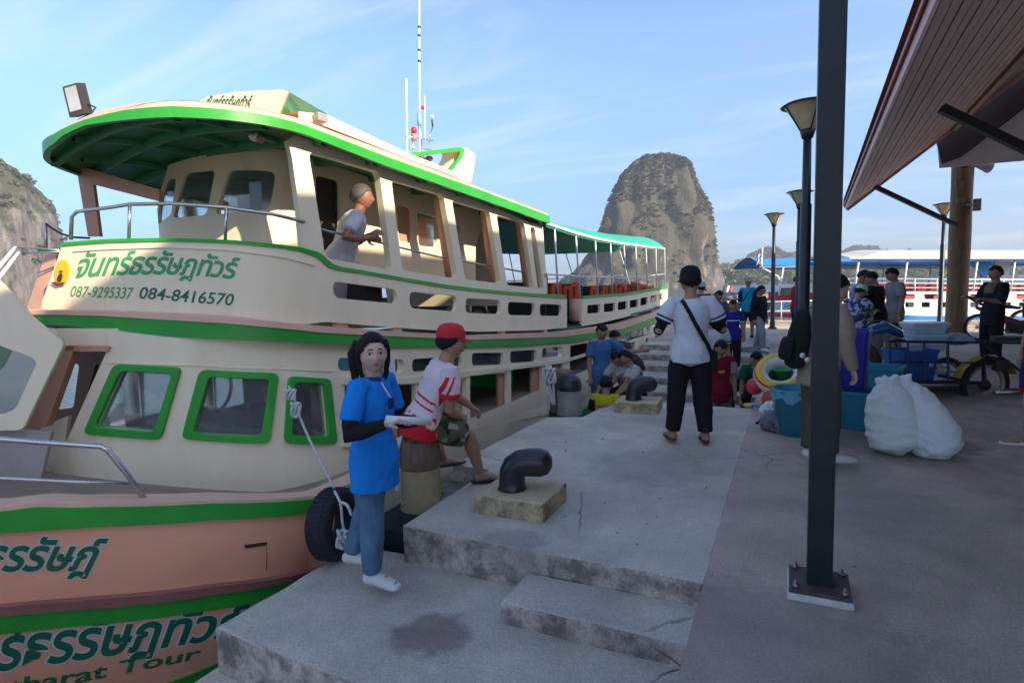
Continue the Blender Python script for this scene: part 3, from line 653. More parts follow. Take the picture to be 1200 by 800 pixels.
# ------------------------------------------------------------------ street lamps
M_glass_l = mat('lamp_glass', (.75, .62, .38), rough=.35, var=.15, trans=.35)
def lamp_post(loc, label, H=3.62, s=1.0):
    r = thing('street_lamp', label, 'street lamp', loc, 0, 'pier street lamps')
    mb = MB(); mb.lathe([(.13, 0), (.13, .04), (.085, .06), (.075, .25), (.065, .27), (.062, H-1.2), (.05, H-1.18), (.045, H-.42), (.0, H-.42)], (0, 0, 0), 14); mb.build('pole', M_steel, r, world=False)
    mb = MB(); mb.lathe([(.0, H-.44), (.06, H-.43), (.075, H-.38), (.085, H-.33), (.07, H-.33)], (0, 0, 0), 16); mb.build('lamp_cup', M_steel, r, world=False)
    mb = MB(); mb.lathe([(.08, H-.33), (.24, H-.07), (.27, H-.045), (.262, H-.045), (.232, H-.07), (.07, H-.325)], (0, 0, 0), 20, cap=False); mb.build('glass_bowl', M_glass_l, r, world=False)
    mb = MB(); mb.lathe([(0, H), (.12, H-.005), (.26, H-.03), (.3, H-.055), (.285, H-.06), (0, H-.04)], (0, 0, 0), 24); mb.build('cap', M_steel, r, world=False)
    for k in range(4):
        a = k*pi/2+.4; mb = MB(); mb.tube([(cos(a)*.085, sin(a)*.085, H-.34), (cos(a)*.255, sin(a)*.255, H-.06)], .008, 6); mb.build('rib', M_steel, r, world=False)
    return r
L1 = lamp_post((.165, 7.9, 0), 'street lamp whose large head shows left of the black post, nearest of the lamps')
# light brown mooring bollards
def bollard(loc, rz, label, block=(.52, .46, .13), hook=.35):
    r = thing('mooring_bollard', label, 'bollard', loc, rz, 'mooring bollards')
    mb = rough_block([(-block[0]/2, -block[1]/2), (block[0]/2, -block[1]/2), (block[0]/2, block[1]/2), (-block[0]/2, block[1]/2)], 0, block[2], cell=.06, amp=.004, bev=.012, seed=31); mb.build('plinth', M_block, r, world=False)
    z = block[2]
    pts = [(-.09, 0, z-.005), (-.09, 0, z+.015), (-.09, 0, z+.07), (-.087, 0, z+.115), (-.068, 0, z+.155), (-.03, 0, z+.18), (.03, 0, z+.188), (.11, 0, z+.188), (.165, 0, z+.188), (.195, 0, z+.188)]
    rs = [.108, .096, .092, .092, .094, .096, .098, .1, .082, .035]
    pts = [((x+.03)*cos(hook), (x+.03)*sin(hook), zz) for x, y_, zz in pts]; mb = MB(); mb.tube(pts, rs, 22); mb.build('iron_horn', M_iron, r, world=False, smooth=True); return r
M_iron = mat('black_iron', (.022, .023, .026), rough=.33, var=.3, scale=9, dirt=(.06, .045, .035), dirt_amt=.5, bump=.12, bscale=60)
bo1 = bollard(V((-1.69, 3.64, 0)), 0, 'black iron mooring bollard on tan concrete block in the foreground')
b2 = dup(bo1, V((-1.65, 7.05, 0)), radians(3), 'farther black bollard on a tan block beside the stairs to the boat')
for loc, lab in (((.19, 15.5, 0), 'second street lamp, its cap just left of the black post'), ((-.46, 20.2, 0), 'thin street lamp standing alone against the sky left of the post'), ((4.0, 20.8, 0), 'street lamp half hidden behind the timber column')):
    dup(L1, V(loc), .3, lab)
# ================================================================== THE TOUR BOAT
CX = -5.25
def far(p): return V((2*lerp_tab([(3, -4.55), (4, -4.85), (7, CX), (30, CX)], p.y)-p.x, p.y, p.z))
M_cream = mat('cream_paint', (.84, .72, .50), rough=.42, var=.05, scale=1.9, spec=.5, dirt=(.62, .49, .33), dirt_amt=.38, bump=.05, stretch=(2.2, 2.2, .6))
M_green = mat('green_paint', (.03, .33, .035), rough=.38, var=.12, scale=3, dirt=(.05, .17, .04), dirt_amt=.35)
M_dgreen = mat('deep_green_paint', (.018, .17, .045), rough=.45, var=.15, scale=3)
M_pink = mat('salmon_paint', (.88, .41, .25), rough=.42, var=.07, scale=1.6, dirt=(.70, .36, .25), dirt_amt=.45, bump=.05, stretch=(.8, .8, 2.5))
M_ppink = mat('pale_pink_paint', (.76, .45, .33), rough=.5, var=.08, scale=3)
M_opink = mat('orange_pink_paint', (.55, .27, .17), rough=.5, var=.1, scale=3)
M_maroon = mat('maroon_strake', (.34, .14, .12), rough=.5, var=.15)
M_letter = mat('green_lettering', (.01, .135, .075), rough=.5, var=.1)
M_lettero = mat('pale_lettering_outline', (.62, .62, .56), rough=.5)
M_letter2 = mat('light_green_lettering', (.06, .33, .12), rough=.5, var=.1)
M_glass = mat('window_glass', (.58, .63, .63), rough=.03, var=.0, trans=.92, spec=.5)
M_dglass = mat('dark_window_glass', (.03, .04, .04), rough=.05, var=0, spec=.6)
M_chrome = mat('steel_tube', (.5, .5, .5), rough=.28, metal=.9, var=.1)
M_wtube = mat('white_tube', (.78, .78, .76), rough=.4)
M_int = mat('interior_wood', (.16, .075, .045), rough=.5, var=.2)
M_dark = mat('dark_interior', (.035, .03, .028), rough=.7)
M_deck = mat('deck_planks', (.28, .2, .15), rough=.7, var=.2)
boat = thing('tour_boat', 'cream two deck wooden tour boat with green trim and salmon hull moored at the pier', 'boat', (CX, 8, WATER))
# plan curves, from the stern to the centre of the bow
cU_ = Curtain([(-3.9, 19.2), (-3.62, 17), (-3.52, 14), (-3.5, 10), (-3.5, 6.5), (-3.5, 4.4), (-3.5, 3.7), (-3.58, 3.4), (-3.8, 3.16), (-4.2, 2.97), (-4.7, 2.8), (-5.2, 2.68), (-5.52, 2.65), (-5.75, 2.95)])
cK = Curtain([(-3.75, 19.3), (-3.47, 17), (-3.37, 14), (-3.35, 10), (-3.35, 6.5), (-3.35, 4.4), (-3.35, 3.7), (-3.43, 3.3), (-3.65, 3.02), (-4.1, 2.82), (-4.7, 2.64), (-5.2, 2.53), (-5.65, 2.5), (-5.9, 2.8)])
cRf = Curtain([(-3.38, 10.0), (-3.38, 8.6), (-3.38, 6), (-3.38, 4.4), (-3.38, 3.75), (-3.44, 3.35), (-3.62, 2.98), (-3.95, 2.72), (-4.4, 2.56), (-4.8, 2.51), (-5.18, 2.64), (-5.48, 2.88), (-5.85, 3.45), (-6.2, 4.6), (-6.9, 7), (-7.1, 10)])
cLw = Curtain([(-3.7, 19.0), (-3.5, 17), (-3.42, 14), (-3.4, 10), (-3.4, 6.5), (-3.4, 4.6), (-3.42, 3.9), (-3.46, 3.5), (-3.6, 3.2), (-3.9, 2.95), (-4.4, 2.7), (-5.0, 2.5)])
cCb = Curtain([(-4.15, 8.3), (-4.15, 6), (-4.15, 4.2), (-4.2, 3.95), (-4.38, 3.82), (-5, 3.72), (-5.5, 3.74), (-5.75, 3.95)])
cH = Curtain([(-4.2, 19.4), (-3.6, 18), (-3.45, 15), (-3.38, 11), (-3.36, 7), (-3.34, 5.0), (-3.1, 3.85), (-3.12, 2.9), (-3.42, 2.28), (-3.94, 1.71), (-4.45, 1.15), (-4.9, .5), (-5.15, -.2), (CX, -.9)])

# ---- hull: rows traced along its length
def ext(tab, cur, lo_z, hi_z):              # continue a traced line to the stern and to the stem
    t = sorted(tab); return [(0, lo_z)]+[(cur.sofY(7), (lo_z*.3+t[0][1]*.7))]+t+[(cur.L, hi_z)]
g_top = ext(cH.px([(0, 598), (45, 592), (90, 593), (129, 592), (250, 588), (375, 582.5)]), cH, -.1, .75)
g_bot = ext(cH.px([(0, 623), (129, 614.5), (250, 607.5), (369, 599)]), cH, -.22, .64)
k_top = ext(cH.px([(0, 707), (120, 697), (250, 683), (375, 663)], -.03), cH, -.62, .35)
k_bot = ext(cH.px([(0, 719), (120, 709), (250, 694), (337, 680)], -.03), cH, -.68, .30)
l_bot = ext(cH.px([(0, 742), (120, 730), (225, 717), (296, 706)], -.04), cH, -.80, .20)
b_top = ext(cH.px([(100, 830), (202, 798), (259, 775)], -.14), cH, -1.25, -.1)
b_bot = ext(cH.px([(100, 845), (202, 812), (259, 788)], -.16), cH, -1.35, -.2)
def hull_rows(u):
    return [(lerp_tab(g_top, u), 0), (lerp_tab(g_bot, u), 0), (lerp_tab(k_top, u), -.03), (lerp_tab(k_bot, u), -.045), (lerp_tab(l_bot, u), -.05), ((lerp_tab(l_bot, u)*.5+lerp_tab(b_top, u)*.5), -.085), (lerp_tab(b_top, u), -.15), (lerp_tab(b_bot, u), -.17), (WATER-.05, -.45), (WATER-.9, -.9)]
def hull_pt(u, z, off=0):
    rows = hull_rows(u)
    for (z0, w0), (z1, w1) in zip(rows, rows[1:]):
        if z >= z1: break
    t = (z0-z)/(z0-z1+1e-9); return cH.at(u, z, w0+(w1-w0)*t+off)
NS = 130
U36 = cH.sofY(3.75)
def hull_band(i0, i1, name, mt, off=0, thick=0, ua=None, ub=None):
    ua = U36 if ua is None else ua; ub = cH.L if ub is None else ub
    for mir in (False, True):
        mb = MB(); P = []
        for k in range(NS+1):
            u = ua+(ub-ua)*k/NS; r = hull_rows(u); row = []
            if thick:
                (za, wa), (zb, wb) = r[i0], r[i1]; row = [cH.at(u, za, wa-.02), cH.at(u, za, wa+thick), cH.at(u, zb, wb+thick), cH.at(u, zb, wb-.02)]
            else: row = [cH.at(u, z, w+off) for z, w in r[i0:i1+1]]
            fade = min(1, (cH.L-u)/1.0)
            if mir: row = [far(p) for p in row]
            P.append(row)
        mb.grid(P); mb.build(name, mt, boat, smooth='auto')
hull_band(0, 9, 'hull_planking', M_pink)
hull_band(0, 9, 'aft_planking', M_cream, ua=0, ub=U36)
hull_band(0, 1, 'sheer_band', M_green, thick=.03)
hull_band(2, 3, 'strake', M_maroon, thick=.05)
hull_band(3, 4, 'lower_band', M_green, thick=.02)
hull_band(6, 7, 'bottom_stripe', M_green, thick=.015)
# cream topside beside the pier, from the cabin aft
strip(cH, 'waterline_strake', M_green, boat, [(0, -.72), (cH.sofY(4.3), -.72)], [(0, -1.1), (cH.sofY(4.3), -1.1)], .0, .02, mirror=CX)
# side deck between hull edge and cabin
mb = MB(); P = []
for k in range(NS+1):
    u = cH.L*k/NS; z = lerp_tab(g_top, u)-.04; a = cH.at(u, z, -.01); P.append([a, V((CX, a.y, z+.02)), far(V((a.x, a.y, z)))])
mb.grid(P); mb.build('main_deck', M_deck, boat)
gc = [(U36, lerp_tab(g_top, U36))]+[q for q in g_top if q[0] > U36]
strip(cH, 'cap_rail', M_ppink, boat, [(u, z+.02) for u, z in gc], [(u, z-.005) for u, z in gc], -.16, .02, n=110, mirror=CX)

# ---- lower cabin wall with its windows
def wpx(cur, pts, w=0): return cur.px(pts, w)
W1o = [(136.5, 426.6), (213.6, 430.5), (189.6, 513.6), (101, 507)]; W1i = [(144, 433), (204, 436.6), (183.6, 505.5), (112.5, 500)]
W2o = [(236, 433), (325.7, 437), (315.6, 518), (215, 512.5)]; W2i = [(245.7, 440), (316.6, 443), (307, 510.5), (227, 507)]
W3o = [(337.6, 440.6), (385, 444), (393, 519), (332.5, 518)]; W3i = [(343.5, 446.5), (378, 448), (384, 511.5), (340, 510.5)]
ports = [[(396, 419), (474, 421), (474, 437), (396, 434)], [(483, 420.5), (541, 417), (541, 431), (483, 436)], [(553, 413.5), (590, 413), (590, 427), (553, 428.5)], [(598, 411.5), (629, 409.5), (629, 423.5), (598, 425.5)], [(635.5, 408), (659.5, 405.5), (659.5, 417.5), (635.5, 420.5)],
         [(726, 388.5), (737.5, 386.5), (737.5, 396), (726, 399)], [(741, 386), (751, 384), (751, 393), (741, 395)], [(754, 383), (761.5, 381.5), (761.5, 390), (754, 392)], [(765, 380.5), (772, 379), (772, 387), (765, 389)]]
opens = [[(404, 452), (447, 452), (447, 515), (402, 516)], [(455, 451), (487, 450), (487, 512), (455, 514)], [(496, 449), (546, 444), (546, 497), (496, 506)], [(551, 440.5), (595, 436.5), (595, 486), (551, 494)], [(599, 432.5), (635, 429), (635, 479), (599, 485)], [(639, 427.5), (660, 425), (660, 472), (639, 478)],
         [(668.5, 405), (690.5, 401), (692, 459), (667, 463)], [(697, 405), (722, 398), (722, 450), (697, 456)], [(727, 402), (741, 399), (741, 441), (727, 445)], [(744, 398), (757, 394.5), (757, 433), (744, 437)], [(760, 394), (768, 391.5), (768, 426), (760, 429)]]
top_px = [(776, 377), (765, 380), (730, 390), (677.5, 399), (620, 403), (555, 405), (480, 404.5), (400, 403), (345, 399), (300, 397), (200, 395), (150, 390), (125, 386)]
bot_px = [(127.6, 406), (43, 594), (60, 594), (120, 594), (200, 591), (280, 586), (375, 583)]
o_w = wpx(cLw, top_px)+wpx(cLw, bot_px); z_end = min(p[1] for p in o_w)
s4 = cLw.sofY(4.2)
outline = [(0.15, .55)]+wpx(cLw, top_px)+wpx(cLw, bot_px)+[(cLw.sofY(3.9), -.05), (s4, -.12), (cLw.sofY(7), -.2), (0.15, -.3)]
holes = [rnd(wpx(cLw, p), .03) for p in (W1i, W2i, W3i)]+[rnd(wpx(cLw, p), .06) for p in ports]+[rnd(wpx(cLw, p), .015) for p in opens]
sheet(cLw, 'lower_cabin_wall', M_cream, boat, outline, holes, th=.05, w=-.025, mirror=CX, smooth='auto')
for wo_, wi_ in ((W1o, W1i), (W2o, W2i), (W3o, W3i)):
    fo, fi = rnd(wpx(cLw, wo_), .05), rnd(wpx(cLw, wi_), .045)
    f = sheet(cLw, 'window_frame', M_green, boat, fo, [fi], th=.035, w=.012, bevel=.004)
    fg = sheet(cLw, 'window_pane', M_glass, boat, fi, th=.006, w=-.02)
    mb = MB()
for p in ports:                             # clerestory glazing, dark glass in three ports and clear in the rest
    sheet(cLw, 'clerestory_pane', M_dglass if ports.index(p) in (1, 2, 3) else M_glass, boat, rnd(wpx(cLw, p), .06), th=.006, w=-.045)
for (x0, x1, yt0, yt1, yb0, yb1) in ((535, 546, 445, 444, 500, 498), (585, 595, 438, 437, 488, 486.5), (624, 635, 430, 429, 481, 479), (455, 465, 450, 450, 512, 511), (650, 660, 426, 425, 475, 472), (731, 741, 401, 399, 444, 441), (750, 757, 396.5, 395, 435, 433)):
    sheet(cLw, 'pillar', M_opink, boat, wpx(cLw, [(x0, yt0), (x1, yt1), (x1, yb1), (x0, yb0)], -.06), th=.05, w=-.085)
# moulding lines of the wall and the header over the openings
strip(cLw, 'header_rail', M_cream, boat, sorted(wpx(cLw, [(400, 441), (480, 443), (550, 434), (600, 428.5), (660, 421), (715, 405), (765, 390)])), sorted(wpx(cLw, [(400, 450), (480, 449.5), (550, 440.5), (600, 433), (660, 425), (715, 408), (765, 393)])), 0, .02)
strip(cLw, 'sill_rail', M_cream, boat, sorted(wpx(cLw, [(400, 516), (480, 511), (555, 494), (600, 486), (661, 473)])), sorted(wpx(cLw, [(400, 523), (480, 519), (555, 503), (600, 494), (661, 480)])), 0, .03)
strip(cLw, 'seam_moulding', M_cream, boat, sorted(wpx(cLw, [(124, 423.5), (230, 427), (330, 431), (390, 434)])), sorted(wpx(cLw, [(124, 425), (230, 428.5), (330, 432.5), (390, 435.5)])), 0, .008)
# inside of the lower deck: floor, benches, far things
mb = MB(); mb.box((CX, 10.5, -.42), (3.6, 16, .06)); mb.build('cabin_floor', M_int, boat)
mb = MB(); mb.box((CX, 11.3, .78), (3.5, 15.0, .05)); mb.build('cabin_ceiling', mat('ceiling_green', (.03, .10, .05), rough=.6), boat)
mb = MB(); mb.box((-5.0, 5.9, .1), (2.6, .05, 1.1)); mb.build('bulkhead', M_int, boat)
for y in (6.4, 7.9, 9.4, 12, 14): MB().box((-5.0, y, -.18), (2.3, .4, .06)).box((-5.0, y+.2, .05), (2.3, .05, .5)).build('bench', M_green if y < 9 else M_int, boat)
MB().box((-4.55, 3.55, .42), (1.5, .5, .08)).box((-4.6, 3.4, .1), (1.3, .1, .7)).build('dashboard', mat('dash_grey', (.22, .21, .2), rough=.6), boat)
for x, y in ((-4.35, 4.0), (-5.0, 4.1)):
    mb = MB(); mb.box((x, y, .35), (.38, .4, .1), bev=.03).box((x, y+.2, .68), (.36, .08, .6), bev=.035); mb.build('helm_seat', M_dark, boat)
mb = MB(); mb.lathe([(.2, -.02), (.22, 0), (.2, .02)], (-4.75, 3.62, .66), 20, Matrix.Rotation(radians(70), 3, 'X'), cap=False); mb.build('wheel', M_dark, boat)
# doorway beside the wall: salmon posts, brown door leaf
pl0, pln = V((-4.55, 2.62, 0)), V((.42, -.9, 0)).normalized()
def slab_px(pts, p0, n, th, name, mt, parent=boat, **k):
    P = [on_plane(x, y, p0, n) for x, y in pts]; mb = MB(); mb.prism(P, -n*th); return mb.build(name, mt, parent, **k)
def slab_round(pts, holes, p0, n, th, name, mt, r=.04, parent=boat, label=None, off=0):
    """plate on an upright plane through p0, outline and holes traced"""
    ax = V((0, 0, 1)).cross(n).normalized(); up = n.cross(ax)
    def uv(x, y): q = on_plane(x, y, p0, n)-p0; return (q.dot(ax), q.dot(up))
    bm = flat_mesh(rnd([uv(*p) for p in pts], r), [rnd([uv(*p) for p in h], .04) for h in holes], th)
    for v in bm.verts: v.co = p0+ax*v.co.x+up*v.co.y+n*(v.co.z-th/2+off)
    bmesh.ops.recalc_face_normals(bm, faces=bm.faces); me = bpy.data.meshes.new(name); bm.to_mesh(me); bm.free(); return finish(me, name, mt, parent, label=label)
slab_px([(76, 405), (88, 405), (54, 500), (24, 508)], pl0, pln, .07, 'door_post', M_opink)
slab_px([(76, 405), (128, 406), (126, 412), (78, 411)], pl0, pln, .07, 'door_header', M_opink)
p1 = V((-5.35, 3.3, 0))
slab_round([(70, 412), (140, 412), (100, 512), (30, 512)], [[(78, 426), (93, 426), (86, 478), (60, 481)], [(112, 427), (117, 427), (104, 458), (100, 470)]], p1, pln, .05, 'door_leaf', M_int)
slab_px([(48, 500), (80, 487), (75, 530), (30, 600), (20, 600)], V((-4.75, 2.75, 0)), pln, .04, 'inner_panel', M_cream)
slab_px([(65, 385), (145, 385), (128, 408), (86, 406), (73, 402)], V((-4.62, 2.66, 0)), pln, .05, 'header_panel', M_cream)
# fore cabin windscreen at the far left
p2, n2 = V((-4.7, 2.2, 0)), V((.62, -.78, .05)).normalized()
slab_round([(-150, 250), (-60, 295), (0, 330), (36, 372), (75, 402), (26, 504), (0, 504), (-150, 510)], [[(-140, 330), (-60, 370), (0, 405), (35, 417), (44, 424), (18, 480), (0, 486), (-140, 480)]], p2, n2, .05, 'fore_cabin_side', M_cream)
slab_round([(-140, 330), (-60, 370), (0, 405), (35, 417), (44, 424), (18, 480), (0, 486), (-140, 480)], [], p2, n2, .006, 'fore_cabin_pane', M_glass, off=-.02)
slab_px([(-30, 395), (0, 403), (12, 412), (3, 428), (-12, 445), (-30, 450)], p2-n2*.5, n2, .03, 'inner_frame', M_green)
slab_px([(0, 504), (26, 504), (60, 506), (40, 594), (-60, 598), (-60, 504)], V((-4.5, 2.5, 0)), n2, .05, 'fore_cabin_base', mat('grey_cream', (.36, .33, .29), rough=.6, var=.1))
MB().box((-5.2, 1.6, -.02), (1.1, 1.6, .08)).build('foredeck_hatch', M_int, boat)
# bow handrail
def tube_px(pts, depthf, r, name, mt, n=8, parent=boat): mb = MB(); mb.tube([depthf(*p) for p in pts], r, n); return mb.build(name, mt, parent, smooth=False)
def onH(x, y): s_, z = cH.hit(x, y, -.09); return cH.at(s_, z, -.09)
tube_px([(-160, 500), (-60, 508), (0, 514.5), (60, 519), (118, 523), (126, 527), (150, 556), (173, 589)], onH, .017, 'handrail', M_chrome)
tube_px([(-160, 550), (0, 560), (80, 564), (152, 567)], onH, .012, 'handrail', M_chrome)
f = onH(172, 589); MB().box(f+V((0, 0, .0)), (.16, .06, .012)).build('rail_foot', M_chrome, boat)
# small rust scupper below the sheer
def hp(x, y, off=.004):
    s_, z = cH.hit(x, y, -.02); return hull_pt(s_, z, off)
mb = MB(); mb.prism([hp(286, 637.5), (hp(312, 634)), hp(312, 637.5), hp(287, 641.5)], (.004, -.004, 0)); mb.build('scupper', M_dark, boat)
mb = MB(); mb.tube([hp(311.5, 638, .002), hp(312.5, 650, .002), hp(312.5, 668, .002)], .004, 6); mb.build('rust_run', mat('rust_orange', (.42, .16, .05), rough=.8), boat)

# ---- rub band and ledge between the decks
pk_t = wpx(cK, [(780, 363), (768.5, 365), (730, 379), (660, 389), (555, 393), (460, 388), (380, 382), (345, 379), (270, 371.5), (200, 368), (120, 364.5), (60, 363)])
gr_t = wpx(cK, [(780, 368), (765, 372), (730, 385), (660, 394.7), (555, 398), (460, 394), (380, 390), (345, 386), (270, 379), (200, 375), (120, 370), (60, 368.5)])
gr_b = wpx(cK, [(780, 376), (765, 381), (730, 391), (677.5, 400), (620, 404.5), (555, 406.5), (460, 406), (380, 403), (345, 401), (270, 397.5), (200, 395), (150, 390), (120, 385.5), (60, 381)])
def full(t, z0, z1, cur=cK): t = sorted(t); return [(0, z0)]+t+[(cur.L, z1)]
e_p, e_g, e_b = (sorted(t) for t in (pk_t, gr_t, gr_b))
pk, gt, gb = full(pk_t, e_p[0][1], e_p[-1][1]), full(gr_t, e_g[0][1], e_g[-1][1]), full(gr_b, e_b[0][1], e_b[-1][1])
strip(cK, 'ledge', M_ppink, boat, pk, gt, -.25, .0, n=150, mirror=CX)
strip(cK, 'rub_band', M_green, boat, gt, gb, -.04, -.012, n=150, mirror=CX)
# upper deck plate
mb = MB(); P = []
for k in range(151):
    u = cK.L*k/150; a = cK.at(u, lerp_tab(gt, u)-.01, -.05)
    if a.x < -5.6: break
    b = far(a) if a.y > 3.6 else V((-5.8, a.y, a.z)); P.append([a, V(((a.x+b.x)/2, a.y, a.z+.02)), b])
mb.grid(P); mb.grid([[p-V((0, 0, .06)) for p in r] for r in P]); mb.build('upper_deck', M_deck, boat)
# ---- bulwarks of the upper deck
slots = [[(387, 329.5), (462, 339), (464, 356), (389, 349)], [(477.3, 341.5), (533.3, 346.5), (533, 365), (478, 361)], [(543.5, 349), (584.8, 351.5), (584.8, 368), (543.5, 366.5)], [(593.5, 353.5), (625, 355), (625, 369.5), (593.5, 369)], [(631, 356), (656.5, 357), (656.5, 370), (631, 370)]]
slots2 = [[(687, 357.5), (702, 356.5), (702, 366.5), (687, 367.5)], [(706.5, 356), (719.5, 354.5), (719.5, 364.5), (706.5, 366)], [(723, 354), (734, 352.5), (734, 362), (723, 363.5)], [(737, 352), (747, 350.5), (747, 359.5), (737, 361)], [(749.6, 349.5), (758, 347.5), (758, 356.5), (749.6, 358.5)], [(761.5, 346.5), (768.5, 345), (768.5, 353.5), (761.5, 355)], [(771, 344.5), (776, 343), (776, 351), (771, 352.5)]]
b1 = wpx(cU_, [(663, 350), (620, 347.5), (560, 342), (520, 337.5), (470, 329), (420, 320.5), (395, 316.5), (383, 313), (376, 304), (370, 300), (350, 294), (345, 375+6), (380, 377), (440, 382), (502, 386.5), (560, 388.5), (625, 387), (663, 384)])
sheet(cU_, 'bulwark', M_cream, boat, b1, [rnd(wpx(cU_, p), .09) for p in slots], th=.045, mirror=CX, smooth='auto')
b2_ = wpx(cU_, [(782, 337.7), (760, 341), (730, 345.8), (700, 348), (681, 349.5), (681, 382), (700, 379), (730, 372), (760, 362), (782, 355)])
sheet(cU_, 'bulwark', M_cream, boat, b2_, [rnd(wpx(cU_, p), .05) for p in slots2], th=.045, mirror=CX, smooth='auto')
sheet(cU_, 'gate_post', M_ppink, boat, wpx(cU_, [(673, 350), (681, 350), (681, 375), (673, 376)], -.1), th=.2, w=-.1)
fp = wpx(cU_, [(350, 294), (330, 291), (270, 285.5), (200, 283), (130, 284.5), (76, 288.5), (52, 362), (120, 363.5), (200, 368), (270, 373), (330, 379.5), (345, 381)])
sheet(cU_, 'front_panel', M_cream, boat, fp, [], th=.05, mirror=None, smooth='auto')
strip(cU_, 'top_rail', M_green, boat, sorted(wpx(cU_, [(661, 345.5), (620, 343.5), (560, 338.5), (520, 333.5), (470, 325.5), (420, 316.5), (395, 312.5), (385, 309), (378, 301), (371, 296), (350, 290), (330, 287), (270, 281.5), (200, 279), (130, 280.5), (75, 284.5)])),
      sorted(wpx(cU_, [(661, 350), (620, 347.5), (560, 342), (520, 337.5), (470, 329), (420, 320.5), (395, 317), (383, 314), (374, 306), (368, 301), (350, 295), (330, 291.5), (270, 285.5), (200, 283), (130, 284.5), (75, 288.5)])), -.04, .035, n=150, mirror=CX)
strip(cU_, 'top_rail', M_green, boat, sorted(wpx(cU_, [(782, 335.5), (760, 338.5), (730, 343.5), (700, 345.5), (681, 347)])), sorted(wpx(cU_, [(782, 338.5), (760, 341.5), (730, 346.5), (700, 348.5), (681, 350)])), -.04, .035, mirror=CX)
strip(cU_, 'panel_moulding', M_cream, boat, sorted(wpx(cU_, [(90, 294), (130, 291.5), (200, 289.5), (270, 292.5), (330, 301), (366, 310.5)])), sorted(wpx(cU_, [(90, 295.2), (130, 292.7), (200, 290.7), (270, 293.7), (330, 302.2), (366, 311.7)])), .02, .034)
for (x, y) in ((402, 384), (467, 389), (522, 391), (590, 391), (640, 389)):
    s_, z = cU_.hit(x, y); MB().box(cU_.at(s_, z-.02, -.03), (.05, .14, .12)).build('block', M_ppink, boat)
# salmon side return at the far end of the front panel and the emblem
pr, nr = cU_.at(cU_.L, 1.5), V((.1, -1, 0)).normalized()
slab_px([(53, 299), (66, 299), (52, 362), (31, 362)], cU_.at(cU_.L, 1.5)+V((0, .05, 0)), nr, .3, 'stem_post', mat('orange_salmon', (.75, .42, .28), rough=.5))
slab_px([(44, 291.5), (70, 291), (70, 296), (44, 296)], cU_.at(cU_.L, 1.5)+V((0, .03, 0)), nr, .12, 'post_cap', M_green)
def onU(x, y, w=.03): s_, z = cU_.hit(x, y); return cU_.at(s_, z, w)
em = [(77.5+8.5*cos(a)+2.5*sin(a)*-1*-.6, 319-14.5*sin(a)) for a in [2*pi*k/22 for k in range(22)]]
mb = MB(); mb.prism([onU(x, y, .028) for x, y in em], V((0, -.006, 0))); emb = mb.build('emblem_disc', mat('yellow_paint', (.80, .50, .02), rough=.5), boat)
mb = MB(); mb.prism([onU(x, y, .04) for x, y in ((75, 322), (78, 320), (79, 323), (77.5, 329), (74.5, 330), (73, 326))], V((0, -.004, 0))); mb.prism([onU(x, y, .04) for x, y in ((75.5, 317.5), (79, 317), (79, 318.2), (75.5, 318.7))], V((0, -.004, 0))); mb.build('emblem_figure', M_dark, emb)
mb = MB(); mb.prism([onU(x, y, .04) for x, y in ((66, 331), (70, 330), (74, 332), (79, 330.5), (82, 331.5), (80, 333.5), (76, 333.5), (73, 335.5), (69, 333))], V((0, -.004, 0))); mb.build('emblem_ribbon', mat('dark_red', (.22, .04, .03), rough=.5), emb)
# lettering on the panel
def lay(quad, curfn):
    (x0, y0), (x1, y1), (x2, y2), (x3, y3) = quad      # bottom left, bottom right, top right, top left (photo)
    def fn(a, b):
        x = (x0*(1-a)+x1*a)*(1-b)+(x3*(1-a)+x2*a)*b; y = (y0*(1-a)+y1*a)*(1-b)+(y3*(1-a)+y2*a)*b; return curfn(x, y)
    return fn
def bow(f, k):                                 # lift the middle of a line
    return lambda a, b: f(a, b)
text_quad('จันทร์ธรรัษฎทัวร์', lay([(91, 333), (279, 333.5), (282, 302), (99, 297)], lambda x, y: onU(x, y-5.5*(1-((x-185)/95)**2), .0275)), 'lettering', M_letter2, boat, shear=.25, bold=.022, space=.95)
text_quad('087-9295337', lay([(86, 347.5), (158, 350), (160, 337), (88, 335)], lambda x, y: onU(x, y, .0275)), 'lettering', M_letter2, boat, shear=.15, bold=.008)
text_quad('084-8416570', lay([(166, 349.5), (274, 358), (276, 344.5), (168, 336)], lambda x, y: onU(x, y, .0275)), 'lettering', M_letter, boat, shear=.1, bold=.012)
# lettering on the hull, with its pale outline
for txt, q in (('จันทร์ธรรัษฎ์', [(-128, 679), (117, 676), (127, 629), (-120, 625)]), ('จันทร์ธรรัษฎทัวร์', [(-110, 822), (291, 758), (293, 709), (-104, 743)])):
    for off, bd, mt in ((.003, .06, M_lettero), (.006, .028, M_letter)):
        text_quad(txt, lay(q, lambda x, y, off=off: hp(x, y, off)), 'lettering', mt, boat, shear=.3, bold=bd, step=.03)
text_quad('Jantharat Tour', lay([(-62, 846), (236, 785), (236, 764), (-62, 816)], lambda x, y: hp(x, y, .004)), 'lettering', mat('mid_green_lettering', (.02, .17, .06), rough=.5), boat, shear=.15, bold=.02)

